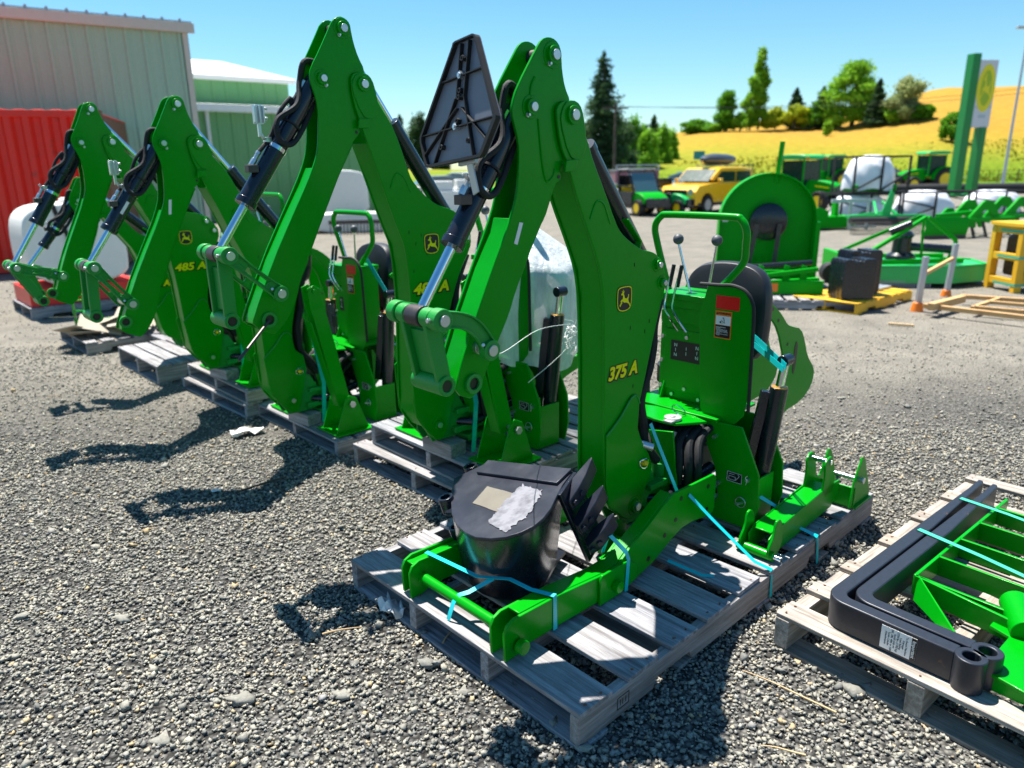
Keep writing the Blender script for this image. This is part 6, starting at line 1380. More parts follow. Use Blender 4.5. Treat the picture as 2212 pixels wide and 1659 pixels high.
# upright rotary cutter: big green disc
b = P0(1668, 640); DY = b.y + .35
dc = thing("upright_rotary_cutter", "large green mower deck standing on edge with a black hub and hanging blades", "mower deck", (Q(1668, DY).x, DY, 0), -.12)
k = DY / FPX * 1.04
R_ = 95 * k; cz_ = atY(1670, 478, DY).z
ol = arc(0, cz_, R_, 0, 180, 26); ol = [(R_ * 1.02, .17)] + ol + [(-R_ * 1.02, .17)]
m = MB(); m.plate(ol, 0, .02); dk = m.build("deck_plate", 'green_far', dc, 0.004)
m = MB(); rim_i = [(p[0] * .975, (p[1] - cz_) * .975 + cz_) for p in ol]
for i in range(len(ol) - 1):
    q4 = [ol[i], ol[i + 1], rim_i[i + 1], rim_i[i]]; m.add([(p[0], -.16, p[1]) for p in q4] + [(p[0], 0, p[1]) for p in q4], [(0, 1, 2, 3), (7, 6, 5, 4), (0, 1, 5, 4), (1, 2, 6, 5), (2, 3, 7, 6), (3, 0, 4, 7)])
m.box((R_ * .96, -.20, .1), (R_ * 1.06, .02, cz_)); m.build("deck_rim", 'green_far', dc, 0.003)
hz_ = atY(1672, 478, DY).z
m = MB(); m.lathe((.02, -.01, hz_), (0, -1, 0), [(0, .22), (.05, .24), (.10, .235), (.12, .20), (.13, .05)], 36); hb = m.build("blade_pan", 'black', dc, 0.003)
MB().bar((-.13, -.16, hz_ - .02), (-.22, -.17, hz_ - .62), .012, .06, up=(1, 0, 0)).bar((.15, -.16, hz_ - .02), (.11, -.17, hz_ - .60), .012, .06, up=(1, 0, 0)).build("blade", 'steel_dark', dc, 0.002)
MB().bar((.10, -.0, cz_ + R_ * .8), (.13, -.02, cz_ + R_ + .38), .05, .05).build("mast_post", 'green_far', dc, 0.004)
MB().box((-R_ * .9, -.018, hz_ + .0), (-R_ * .9 + .07, -.0008, hz_ + .08)).build("sticker", 'white', dc)
MB().box((-R_ * .25, -.02, .14), (-R_ * .17, -.001, .5)).box((R_ * .02, -.02, .14), (R_ * .10, -.001, .5)).build("stiffener", 'green_far', dc, 0.002)
pallet("grey pallet under the upright green deck", (dc.location.x - .75, DY - .35, 0), -.12, 1.5, 1.0, [(i * .15, i * .15 + .11) for i in range(10)], h=.14)
# small implement frame before it
b = P0(1700, 660); fi = thing("implement_frame", "low green implement frame with warning decals in front of the upright deck", "implement frame", (b.x, b.y + .1, .13), -.18)
m = MB(); m.box((-.62, -.06, 0), (.42, .0, .16)); m.bar((-.5, 0, .18), (.35, -.02, .30), .05, .05); m.bar((-.35, .2, .22), (.35, .2, .22), .06, .07)
for x in (-.3, .0, .2): m.plate([(x - .06, 0), (x + .06, 0), (x + .04, .32), (x - .02, .34)], .05, .07)
m.bar((-.6, .3, .05), (.45, .35, .12), .08, .06); m.build("frame_body", 'green_far', fi, 0.004)
MB().cyl((-.45, .1, .30), (.3, .12, .36), .035, n=16).build("drive_shaft", 'black', fi)
MB().box((-.57, -.064, .03), (-.46, -.0605, .13)).box((-.27, -.064, .03), (-.19, -.0605, .13)).build("decal", 'white', fi)
MB().box((-.44, -.064, .03), (-.36, -.0605, .13)).box((-.18, -.064, .03), (-.10, -.0605, .13)).build("decal", 'orange', fi)
pallet("brown pallet under the low green implement frame", (b.x - .7, b.y - .18, 0), -.18, 1.35, .9, [(i * .15, i * .15 + .11) for i in range(9)], h=.12)
# black suitcase weights on a yellow pallet
b = P0(1851, 681); r_ = P0(1969, 648); l_ = P0(1729, 657); yA = math.atan2((r_ - b).y, (r_ - b).x); yL = (r_ - b).length; yW = (l_ - b).dot(Vector((-math.sin(yA), math.cos(yA), 0)))
yp = pallet("yellow painted pallet carrying black weights", (b.x, b.y, 0), yA, yL, yW, [(i * yL / 8, i * yL / 8 + yL / 8 * .72) for i in range(8)], h=.13, mats=('yellow_steel', 'yellow_steel'), group="wooden pallets under the machines")
for ii, (dx, dy, hh, lab) in enumerate(((.22, .30, .46, "front stack of black tractor weights on the yellow pallet"), (.50, .46, .52, "rear stack of black tractor weights on the yellow pallet"))):
    L0 = L2W((b.x, b.y, .132), yA, (dx * yL / 1.0, dy * yW, 0)); t = thing("tractor_weight", lab, "weight", L0, yA - .55, "black weights")
    pf = [(-.20, 0), (-.215, .05), (-.215, hh * .93), (-.19, hh), (-.10, hh), (-.09, hh * .94), (.03, hh * .94), (.04, hh), (.17, hh), (.195, hh * .93), (.195, .04), (.17, 0)]
    m = MB()
    for k_ in range(4): m.plate(pf, -.14 + k_ * .072, -.14 + k_ * .072 + .066)
    m.build("weight_plate", 'black', t, 0.006)
    MB().strip([(-.225, -.125, .25), (.19, -.125, .24)], .012, .002, (0, 0, 1)).build("weight_strap", 'galv', t)
sl_ = thing("steel_slab", "flat grey steel bars lying on the right half of the yellow pallet", "steel bar", L2W((b.x, b.y, .133), yA, (yL * .72, yW * .5, 0)), yA)
m = MB()
for k_ in range(4): m.box((-.34, -.16 + .085 * k_, 0), (.34, -.16 + .085 * k_ + .07, .03))
m.build("flat_bar", 'galv', sl_, 0.003)
# low rotary cutter
b = P0(2003, 622) + Vector((-.95, -.25, 0)); rcut = thing("rotary_cutter", "low green rotary cutter with a towing frame and black gearbox", "mower", (b.x + .95, b.y + .85, 0), -.12)
m = MB(); dp = [(-.92, -.55), (.35, -.62), (.95, -.30), (1.0, .30), (.5, .65), (-.9, .6)]
m.plate_z(dp, .26, .275)
for i in range(len(dp)):
    p, q_ = dp[i], dp[(i + 1) % len(dp)]; m.add([(p[0], p[1], .06), (q_[0], q_[1], .06), (q_[0], q_[1], .30), (p[0], p[1], .30), (p[0] * .985, p[1] * .985, .06), (q_[0] * .985, q_[1] * .985, .06), (q_[0] * .985, q_[1] * .985, .30), (p[0] * .985, p[1] * .985, .30)], [(0, 1, 2, 3), (7, 6, 5, 4), (0, 4, 5, 1), (2, 6, 7, 3), (1, 5, 6, 2), (0, 3, 7, 4)])
m.build("deck", 'green_roof', rcut, 0.003)
m = MB(); m.bar((-.95, -.5, .3), (.10, -.2, .92), .05, .05); m.bar((-.95, .5, .3), (.15, .1, .92), .05, .05); m.bar((.12, -.2, .92), (.62, .0, .58), .04, .05); m.bar((.12, -.05, .92), (.16, -.05, .34), .03, .03); m.bar((.62, 0, .58), (.55, 0, .3), .04, .05); m.box((-1.0, -.58, .1), (-.93, .58, .42)); m.bar((-.9, -.45, .32), (.6, -.3, .34), .08, .06); m.bar((-.9, .45, .32), (.6, .3, .34), .08, .06)
m.build("tow_frame", 'green_far', rcut, 0.004)
MB().lathe((-.10, 0, .30), (0, 0, 1), [(0, .20), (.08, .19), (.12, .13), (.32, .12), (.36, .15), (.42, .10)], 20).cyl((0, 0, .50), (.55, -.02, .46), .06, n=16).cyl((-.38, -.25, .72), (-.12, -.28, .84), .05, n=12).build("gearbox", 'black', rcut, 0.004)
MB().cyl((-1.05, -.15, .14), (-1.05, .05, .14), .14, n=20).build("tail_wheel", 'rubber', rcut, 0.01)
MB().box((.05, -.603, .16), (.22, -.592, .22), rot=(0, 0, -.05)).build("reflector", 'orange', rcut)
m = MB()
for k_ in range(30): m.tube([(-.88 + k_ * .034, -.58, .10), (-.88 + k_ * .034, -.585, .0)], .009, 6, 0)
m.build("safety_chain", 'galv', rcut)
# rack with two posts
rk = thing("pipe_rack", "rusty low pipe rack with two upright grey posts on orange feet", "rack", P0(1980, 680), 0)
o_ = rk.location; cvt = lambda X, Y_, z=.0: tuple(at(X, Y_, z) - o_)
pA, pB = at(1980, 672, 0) - o_, at(2108 - 4, 643, 0) - o_
pB = at(2043, 640, .0) - o_
hA_, hB_ = .62, .66
MB().bar(pA, pA + Vector((.02, 0, hA_)), .055, .055, up=(0, 1, 0)).build("upright_post", 'galv', rk, 0.004); MB().bar(pB, pB + Vector((.03, 0, hB_)), .055, .055, up=(0, 1, 0)).build("upright_post", 'galv', rk, 0.004)
MB().cyl(pA, pA + Vector((0, 0, .10)), .07, .05, n=16).cyl(pB, pB + Vector((0, 0, .08)), .065, .05, n=16).build("foot", 'orange', rk, 0.004)
m = MB(); m.bar(pA + Vector((.02, 0, .42)), pB + Vector((.02, 0, .48)), .04, .04)
m.bar(cvt(1995, 660, .1), cvt(2500, 720, .1), .05, .05); m.bar(cvt(2075, 640, .1), cvt(2500, 668, .1), .05, .05); m.bar(cvt(2080, 645, .12), cvt(2010, 663, .12), .07, .08); m.bar(cvt(2100, 665, .1), cvt(2160, 645, .1), .04, .04); m.bar(cvt(2100, 663, .1), cvt(2500, 700, .1), .04, .04); m.bar(cvt(2130, 652, .1), cvt(2500, 684, .1), .04, .04)
m.build("rail", 'rail_rust', rk, 0.004)
o = MB().bar((-.12, 0, .02), (.12, 0, .02), .03, .02).build("wood_offcut", 'pale_wood', None, 0.002); o.location = P0(1946, 705); o.rotation_euler = (0, 0, -.5); tag(o, "short pale wood offcut on the lane before the pipe rack", "offcut")
# yellow crate
cr = thing("yellow_crate", "yellow wooden crate strapped round at the right edge", "crate", at(2188, 634, 0), .05)
m = MB(); 
for x in (0, 1.1): 
    for y in (0, .5): m.box((x, y, 0), (x + .10, y + .08, .82))
for z in (.08, .40, .74): m.box((.101, .005, z), (1.1, .075, z + .09)); m.box((.005, .081, z), (.095, .5, z + .09))
m.box((-.02, -.02, .832), (1.25, .60, .88)); m.bar((.12, .04, .17), (.62, .04, .42), .07, .09); m.bar((.62, .04, .17), (1.1, .04, .42), .07, .09)
m.build("crate_frame", 'yellow_steel', cr, 0.004, smooth=0)
MB().box((.14, .12, .18), (1.05, .48, .72)).build("crate_load", 'steel_dark', cr, 0.05)
m = MB()
for z in (.10, .45, .78): m.strip([(-.004, .4, z), (-.004, -.004, z), (1.26, -.004, z)], .03, .002, (0, 0, 1))
m.build("crate_strap", 'strap_green', cr)

# ------------------------------------------------------------------ implements further back
def wheel(parent, c, R_, w_, rim='wheel_yellow'):
    t = MB().lathe(c, (0, 1, 0), [(-w_ / 2, R_ * .62), (-w_ / 2, R_ * .92), (-w_ * .3, R_), (w_ * .3, R_), (w_ / 2, R_ * .92), (w_ / 2, R_ * .62)], 28)
    for k_ in range(18):
        a = 2 * PI * k_ / 18; t.box((c[0] - .03 * R_ / .6, c[1] - w_ * .48, c[2] + R_ * .96), (c[0] + .03 * R_ / .6, c[1] + w_ * .48, c[2] + R_ * 1.03), rot=(0, a, 0), c=c)
    ty = t.build("tyre", 'rubber', parent)
    MB().lathe(c, (0, 1, 0), [(-w_ * .51, R_ * .60), (-w_ * .51, R_ * .52), (-w_ * .25, R_ * .42), (-w_ * .20, R_ * .15), (-w_ * .3, R_ * .12), (w_ * .3, R_ * .12), (w_ * .51, R_ * .55), (w_ * .51, R_ * .60)], 28).build("rim", rim, ty, 0.0)
def tractor(label, X, Yb, ztop_px, rz, ld=True, s=1.0):
    b = P0(X, Yb); t = thing("tractor", label, "tractor", b, rz, "green tractors behind the yard", scale=s)
    m = MB(); m.plate(chaikin([(.35, .85), (.40, 1.28), (.70, 1.40), (1.75, 1.22), (1.92, 1.05), (1.92, .75), (1.2, .65), (.35, .65)], 1), -.32, .32); m.build("bonnet", 'green_far', t, 0.02)
    MB().box((-.9, -.25, .45), (1.75, .25, .75)).box((.9, -.55, .40), (1.1, .55, .55)).box((1.88, -.28, .55), (1.98, .28, 1.0)).build("chassis", 'black', t, 0.02)
    m = MB()
    for sx in (-.72, .40):
        for sy in (-.62, .56): m.box((sx, sy, .95), (sx + .07, sy + .06, 2.25))
    m.box((-.72, -.62, .9), (.47, .62, 1.0)); m.build("cab_frame", 'green_far', t, 0.01)
    MB().box((-.69, -.60, 1.0), (.44, .60, 2.2)).build("cab_glass", 'glass', t, 0.03)
    m = MB(); m.plate(chaikin([(-.90, 2.25), (-.92, 2.38), (-.6, 2.47), (.45, 2.45), (.62, 2.36), (.60, 2.25)], 1), -.72, .72); m.build("cab_roof", 'green_roof', t, 0.03)
    MB().box((-.95, -.75, 2.28), (-.86, -.62, 2.36)).box((-.95, .62, 2.28), (-.86, .75, 2.36)).box((.58, -.72, 2.26), (.66, -.52, 2.34)).box((.58, .52, 2.26), (.66, .72, 2.34)).build("beacon", 'orange', t)
    for sy in (-1, 1):
        m = MB(); a_ = [(-.55 + .80 * math.cos(q_), .72 + .80 * math.sin(q_)) for q_ in [PI * i / 10 for i in range(-0, 9)]]
        ai = [(-.55 + .74 * math.cos(q_), .72 + .74 * math.sin(q_)) for q_ in [PI * i / 10 for i in range(-0, 9)]]; m.plate(a_ + ai[::-1], sy * .60, sy * .95); m.build("fender", 'green_far', t, 0.01)
        wheel(t, (-.55, sy * .78, .70), .70, .42); wheel(t, (1.45, sy * .72, .45), .45, .28)
    m = MB(); m.box((1.93, -.20, .80), (1.96, .20, 1.0)); m.build("grille", 'black', t)
    MB().plate([(.9, 1.08), (1.6, 1.0), (1.6, 1.05), (.9, 1.14)], -.325, -.321).plate([(.9, 1.08), (1.6, 1.0), (1.6, 1.05), (.9, 1.14)], .321, .325).build("side_stripe", 'yellow', t)
    if ld: MB().bar((1.0, -.45, 1.0), (2.3, -.45, .45), .08, .14).bar((1.0, .45, 1.0), (2.3, .45, .45), .08, .14).box((2.3, -.7, .15), (2.45, .7, .6)).build("loader_arm", 'green_far', t, 0.01)
    return t
tractor("green cab tractor with yellow wheels, right of the wrapped crates, seen from the side", 2000, 412, 330, math.radians(180) + .10, False, 1.02)
tractor("green cab tractor facing the yard behind the upright mower deck", 1728, 455, 338, -1.02, False, .84)
tractor("green cab tractor half hidden just right of the facing one", 1785, 412, 340, -2.9 + .0, False, .98)
tractor("green cab tractor of which only the roof shows above the wrapped crates", 1872, 402, 330, .3, False, 1.0)
# small open tractor with roll bar
b = P0(1622, 415); t = thing("compact_tractor", "small open tractor with a folding roll bar beside the yellow car", "tractor", b, -1.2, "green tractors behind the yard")
MB().plate(chaikin([(.2, .6), (.3, .95), (1.2, .85), (1.3, .5), (.2, .5)], 1), -.25, .25).build("bonnet", 'green_far', t, 0.02)
MB().tube([(-.5, -.4, .6), (-.5, -.4, 1.75), (-.5, -.35, 1.8), (-.5, .35, 1.8), (-.5, .4, 1.75), (-.5, .4, .6)], .04, 8, 3).build("roll_bar", 'black', t)
MB().box((-.35, -.22, .6), (.0, .22, .7)).box((-.42, -.22, .7), (-.32, .22, 1.15)).build("seat", 'wheel_yellow', t, 0.03)
for sy in (-1, 1): wheel(t, (-.3, sy * .5, .42), .42, .28); wheel(t, (1.0, sy * .42, .28), .28, .2)
# utility vehicles
def utv(label, X, Yb, rz, hood, cab=True, s=1.0):
    b = P0(X, Yb); t = thing("utility_vehicle", label, "utility vehicle", b, rz, "utility vehicles parked by the yellow car", scale=s)
    MB().plate(chaikin([(.45, .45), (.50, .95), (.95, .92), (1.38, .72), (1.42, .45)], 1), -.58, .58).build("hood", hood, t, 0.03)
    MB().box((-1.35, -.68, .45), (-.45, .68, .85)).box((-.5, -.6, .30), (1.3, .6, .45)).box((1.38, -.55, .35), (1.5, .55, .70)).build("cargo_box", 'black', t, 0.02)
    MB().box((-.48, -.66, .46), (.55, -.60, .95)).box((-.48, .60, .46), (.55, .66, .95)).box((-.56, -.6, .86), (-.50, .6, 1.6)).build("door_panel", 'black', t, 0.02)
    if cab:
        m = MB()
        for sy in (-.62, .62):
            m.tube([(.70, sy, .85), (.25, sy, 1.70), (.1, sy, 1.82), (-.40, sy, 1.82), (-.50, sy, 1.6), (-.50, sy, .7)], .035, 8, 3); m.bar((-.5, sy, 1.2), (.45, sy, 1.15), .03, .05)
        m.bar((.25, -.62, 1.75), (.25, .62, 1.75), .05, .05); m.bar((-.5, -.62, 1.75), (-.5, .62, 1.75), .05, .05); m.build("roll_cage", 'black', t)
        MB().box((-.52, -.68, 1.82), (.25, .68, 1.88)).build("canopy", 'silver', t, 0.02)
        m = MB(); m.add([(.68, -.55, .92), (.68, .55, .92), (.28, .55, 1.70), (.28, -.55, 1.70), (.67, -.55, .92), (.67, .55, .92), (.27, .55, 1.70), (.27, -.55, 1.70)], [(0, 1, 2, 3), (7, 6, 5, 4), (0, 4, 5, 1), (2, 6, 7, 3)]); m.build("windscreen", 'glass_light', t)
    MB().box((-.45, -.5, .6), (-.05, .5, .75)).box((-.50, -.5, .75), (-.38, .5, 1.2)).build("bench_seat", 'wheel_yellow', t, 0.03)
    MB().box((1.40, -.45, .62), (1.43, -.25, .72)).box((1.40, .25, .62), (1.43, .45, .72)).build("headlight", 'silver', t)
    for sy in (-1, 1): wheel(t, (-.85, sy * .60, .33), .33, .28); wheel(t, (1.0, sy * .60, .33), .33, .26)
utv("green and black utility vehicle with a roofed cab", 1376, 464, -1.15, 'green_far', True, .88)
utv("second utility vehicle with a bright green hood next to the yellow car", 1448, 462, -.95, 'green_roof', False, .80)
# yellow compact SUV with roof box
b = P0(1525, 458); t = thing("parked_car", "boxy yellow car with a grey roof box parked before the hill", "car", b, math.radians(222), "cars parked behind the yard")
low = [(-2.0, .35), (-2.08, .75), (-2.0, 1.05), (-.6 - .3, 1.12), (1.05, 1.10), (1.85, 1.0), (2.05, .80), (2.05, .35), (1.72, .32)] + [(1.28 + .42 * math.cos(a), .34 + .42 * math.sin(a)) for a in [PI * i / 8 for i in range(9)]] + [(-1.30 + .42 * math.cos(a), .34 + .42 * math.sin(a)) for a in [PI * i / 8 for i in range(9)]] + [(-1.75, .32)]
body = MB().plate(low, -.88, .88).build("body", 'yellow_paint', t, 0.05)
MB().plate(chaikin([(-2.0, 1.04), (-1.92, 1.50), (-1.80, 1.64), (.20, 1.66), (.42, 1.60), (1.08, 1.08)], 1), -.76, .76).build("roof", 'yellow_paint', t, 0.05)
m = MB()
for sy in (-1, 1):
    for x0, x1, x2, x3 in ((-.80, -.30, -.35, -.80), ): pass
    m.plate([(-1.75, 1.14), (-.72, 1.14), (-.72, 1.50), (-1.70, 1.50)], sy * .762, sy * .77); m.plate([(-.64, 1.14), (.80, 1.14), (.30, 1.50), (-.64, 1.50)], sy * .762, sy * .77)
m.add([(1.02, -.68, 1.16), (1.02, .68, 1.16), (.50, .64, 1.58), (.50, -.64, 1.58), (.9, -.68, 1.16), (.9, .68, 1.16), (.4, .64, 1.58), (.4, -.64, 1.58)], [(0, 1, 2, 3), (7, 6, 5, 4), (0, 4, 5, 1), (2, 6, 7, 3), (1, 5, 6, 2), (0, 3, 7, 4)])
m.build("window", 'glass', t)
MB().box((2.03, -.5, .70), (2.075, .5, .88)).box((-1.9, -.89, .30), (1.9, .89, .42)).box((2.0, -.86, .36), (2.08, .86, .55)).build("grille", 'black', t, 0.01)
MB().cyl((2.04, -.66, .80), (2.08, -.66, .80), .11, n=20).cyl((2.04, .66, .80), (2.08, .66, .80), .11, n=20).build("headlight", 'silver', t)
MB().box((.55, -1.02, 1.12), (.70, -.86, 1.26)).box((.55, .86, 1.12), (.70, 1.02, 1.26)).build("wing_mirror", 'yellow_paint', t, 0.02)
for sy in (-1, 1): wheel(t, (1.28, sy * .80, .34), .34, .22, 'silver'); wheel(t, (-1.30, sy * .80, .34), .34, .22, 'silver')
MB().box((-1.4, -.6, 1.70), (-1.34, .6, 1.74)).box((-.1, -.6, 1.70), (-.04, .6, 1.74)).build("roof_rack", 'silver', t)
o = MB().lathe((-1.55, 0, 0), (1, 0, 0), [(0, .1), (.1, .26), (.5, .34), (1.3, .36), (1.75, .28), (2.0, .08)], 24).build("roof_box", 'roof_box', None); o.scale = (1, 1, .62)
o.location = b + Vector((0, 0, 1.93)); o.rotation_euler = (0, 0, math.radians(222)); tag(o, "grey aerodynamic cargo box on the yellow car's roof", "roof box")
def sedan(label, X, Yb, rz, mat, s=1.0):
    b = P0(X, Yb); t = thing("parked_car", label, "car", b, rz, "cars parked behind the yard", scale=s)
    low = [(-2.15, .35), (-2.15, .85), (-1.3, .95), (1.1, .92), (2.05, .78), (2.15, .4)] + [(1.35 + .38 * math.cos(a), .32 + .38 * math.sin(a)) for a in [PI * i / 8 for i in range(9)]] + [(-1.35 + .38 * math.cos(a), .32 + .38 * math.sin(a)) for a in [PI * i / 8 for i in range(9)]]
    MB().plate(low, -.85, .85).build("body", mat, t, 0.06); MB().plate(chaikin([(-1.7, .92), (-1.0, 1.40), (.30, 1.42), (1.10, .92)], 1), -.70, .70).build("cabin_glass", 'glass_light', t, 0.04)
    MB().plate([(-.95, 1.395), (.25, 1.415), (.22, 1.45), (-.9, 1.44)], -.62, .62).build("roof", mat, t, 0.02)
    for sy in (-1, 1): wheel(t, (1.35, sy * .76, .32), .32, .2, 'silver'); wheel(t, (-1.35, sy * .76, .32), .32, .2, 'silver')
    MB().box((-2.17, -.8, .65), (-2.14, -.5, .82)).box((-2.17, .5, .65), (-2.14, .8, .82)).build("tail_light", 'red', t)
sedan("blue car half hidden left of the yellow car", 1478, 425, 2.4, 'blue_car')
sedan("dark navy car seen between the wrapped crates and the tractor", 1905, 404, .2, 'navy', 1.1)
sedan("white car seen between the arms beyond the ribbed sign", 990, 420, 2.6, 'white', 1.1)
sedan("silver car parked beyond the gap under the ribbed sign", 960, 440, .4, 'silver', 1.0)
# maroon trailer
b = P0(1372, 412); t = thing("stake_trailer", "maroon box trailer with grey rails behind the utility vehicle", "trailer", b, .15)
MB().box((-1.9, -.9, .6), (1.6, .9, 1.55)).build("box_side", 'maroon', t, 0.02); MB().box((-1.95, -.93, 1.56), (1.65, .93, 1.62)).box((-1.9, -.95, 1.9), (1.6, -.90, 1.98)).box((-1.9, -.95, 1.55), (-1.82, -.9, 1.98)).box((1.5, -.95, 1.55), (1.58, -.9, 1.98)).box((-1.9, -.95, .5), (1.6, .95, .6)).build("rail", 'galv', t)
MB().box((-.9, -.93, .85), (-.3, -.902, 1.3)).build("panel", 'white', t); wheel(t, (.5, -.9, .35), .35, .22, 'silver'); wheel(t, (.5, .9, .35), .35, .22, 'silver')
# white pallets of goods in the gap beyond the sign
for X, Y_, lab in ((955, 470, "white boxy goods in the gap right of the tallest machine"), (1010, 455, "pale stacked crates in the gap beneath the ribbed sign")):
    b = P0(X, Y_); t = thing("goods_stack", lab, "goods", b, .3); MB().box((-.6, -.4, .1), (.6, .4, .95)).box((-.5, -.3, .96), (.4, .3, 1.3)).build("goods_box", 'white', t, .03); MB().box((-.65, -.45, 0), (.65, .45, .098)).build("goods_base", 'wood_x', t)
# wrapped implements in steel crates
def crate(label, X, Yb, wpx, hpx, rz, seed, wrap=True, z0=0.0):
    b = P0(X, Yb); b.z = z0; k_ = (b - CAM).dot(_fw) / FPX; Wd, Hh = wpx * k_, hpx * k_ ; D_ = Wd * .7; r = random.Random(seed)
    t = thing("steel_crate", label, "crate", b, rz, "steel crates with white wrapped machines"); m = MB(); bb_ = .05
    for x in (-Wd / 2, Wd / 2):
        for y in (-D_ / 2, D_ / 2): m.bar((x, y, 0), (x, y, Hh), bb_, bb_, up=(0, 1, 0))
        m.bar((x, -D_ / 2, Hh), (x, D_ / 2, Hh), bb_, bb_); m.bar((x, -D_ / 2, .05), (x, D_ / 2, .05), bb_, bb_)
    for y in (-D_ / 2, D_ / 2):
        m.bar((-Wd / 2, y, Hh), (Wd / 2, y, Hh), bb_, bb_); m.bar((-Wd / 2, y, .05), (Wd / 2, y, .05), bb_, bb_); m.bar((0, y, 0), (0, y, Hh), bb_, bb_, up=(0, 1, 0))
        m.bar((-Wd / 2, y, .1), (0, y, Hh * .5), .04, .04); m.bar((0, y, Hh * .5), (-Wd / 2, y, Hh * .75), .04, .04) if r.random() < .6 else m.bar((0, y, .1), (Wd / 2, y, Hh * .6), .04, .04)
    m.build("crate_frame", 'rubber', t)
    m = MB(); n1, n2 = 28, 14; vs = []
    ph = [r.random() * 6 for _ in range(8)]
    for j in range(n2 + 1):
        th_ = PI / 2 * j / n2
        for i in range(n1):
            a = 2 * PI * i / n1; w_ = 1 + .07 * math.sin(3 * a + ph[0]) + .03 * math.sin(7 * a + ph[1] + j * .3) + .015 * math.sin(17 * a + ph[2] - j * .5)
            rr = math.cos(th_) ** .55 if j < n2 else .02
            vs.append((Wd * .46 * rr * math.cos(a) * w_, D_ * .46 * rr * math.sin(a) * w_, Hh * (.12 + .90 * math.sin(th_) ** .9) + .04 * Hh * math.sin(5 * a + ph[3] + j)))
    m.add(vs, [(j * n1 + i, j * n1 + (i + 1) % n1, (j + 1) * n1 + (i + 1) % n1, (j + 1) * n1 + i) for j in range(n2) for i in range(n1)]); m.build("white_wrap", 'wrap', t, smooth=60)
    MB().box((-Wd * .4, -D_ * .3, .08), (Wd * .4, D_ * .3, Hh * .25)).build("machine_base", 'green_far', t, .03)
M['wrap'] = paint("white shrink wrap", (0.80, 0.81, 0.86), 0.35, 0.1, (0.5, 0.52, 0.6), scale=3)
crate("lower steel crate with a white wrapped machine, left of the middle row", 1850, 482, 128, 62, .10, 1)
crate("upper steel crate with the largest white wrapped machine on top of the stack", 1868, 482, 120, 76, .10, 2, z0=.84)
crate("middle steel crate with a white wrapped machine with yellow wheels", 1985, 478, 140, 62, .05, 3)
crate("right steel crate with a wide white wrapped machine", 2135, 462, 130, 48, .05, 4)
# landscape rake
b = P0(1910, 505); t = thing("landscape_rake", "green landscape rake with a long row of dark tines", "rake", b, .02)
m = MB(); m.box((-.95, -.05, .38), (.95, .05, .46)); m.bar((-.25, 0, .46), (-.1, .5, .75), .05, .06); m.bar((.25, 0, .46), (.1, .5, .75), .05, .06); m.plate([(-.15, .46), (.1, .46), (.15, .95), (.05, 1.05), (-.05, .75)], .0, .03); m.bar((-.95, .1, .42), (.3, .5, .5), .06, .06); m.build("rake_frame", 'green_roof', t, 0.004)
m = MB(); m.cyl((-.93, -.06, .34), (.93, -.06, .34), .07, n=12)
for i in range(38): m.tube([(-.92 + i * .0497, -.08, .36), (-.92 + i * .0497, -.20, .22), (-.92 + i * .0497, -.14, .02)], .010, 5, 3)
m.build("tine_row", 'steel_dark', t)
# box scraper with grey side frame
b = P0(1795, 495); t = thing("box_scraper", "green box scraper with a grey square frame left of the rake", "scraper", b, .12)
m = MB(); m.box((-.8, -.3, .05), (.5, .3, .35)); m.plate([(-.8, .05), (-.3, .05), (-.3, .5), (-.6, .6), (-.8, .45)], -.33, -.305); m.plate([(0, .1), (.12, .1), (.1, .75), (0, .75)], -.1, .1); m.build("scraper_box", 'green_far', t, .005)
m = MB()
for x in (.25, .75): m.bar((x, -.4, 0), (x, -.4, .75), .06, .06, up=(0, 1, 0))
m.bar((-.3, -.4, .75), (.95, -.4, .75), .07, .09); m.bar((.25, -.4, .08), (1.0, -.4, .08), .05, .06); m.build("side_frame", 'galv', t, .004)
# blade and ploughs at the right
b = P0(2035, 515); t = thing("rear_blade", "curved green rear blade standing left of the ploughs", "blade", b, .12)
m = MB(); m.plate_x([(-.10, .05), (-.16, .25), (-.10, .48), (-.08, .48), (-.135, .25), (-.08, .05)], -.55, .50); m.build("blade_plate", 'green_far', t, .003); MB().box((-.55, -.11, .0), (.5, -.07, .10)).build("cutting_edge", 'steel_dark', t); MB().bar((-.2, 0, .5), (1.1, .35, .55), .10, .10).build("beam", 'green_far', t, .005)
for i, (X, Yb, rz, lab) in enumerate(((2120, 512, .25, "green hooked plough frame near the right edge"), (2195, 505, .25, "green hooked plough frame cut by the right edge"), (2075, 505, .2, "smaller green bracket frame left of the ploughs"))):
    b = P0(X, Yb); t = thing("plough_frame", lab, "plough frame", b, rz, "green plough frames"); s_ = (.86, .9, .62)[i]
    h2 = [(-.62, .30), (-.58, .48), (-.14, .92), (-.05, .96), (.16, .95), (.22, .88), (.60, .36), (.60, .22), (.46, .20), (.36, .36), (.12, .70), (-.08, .70), (-.30, .46), (-.40, .26)]
    MB().plate([(p[0] * s_, p[1] * s_) for p in h2], -.03, .03).box((.0, -.034, .80 * s_), (.10, -.0305, .88 * s_)).plate([(p[0] * s_, p[1] * s_) for p in h2], .45, .51).box((-.9 * s_, -.1, .42 * s_), (.9 * s_, .0, .52 * s_)).build("frame_plate", 'green_far', t, .005)
    m = MB()
    for x in (-.4, 0, .4): m.bar((x * s_, .05, .45 * s_), (x * s_ + .08, -.05, 0), .04, .06)
    m.build("shank", 'steel_dark', t)
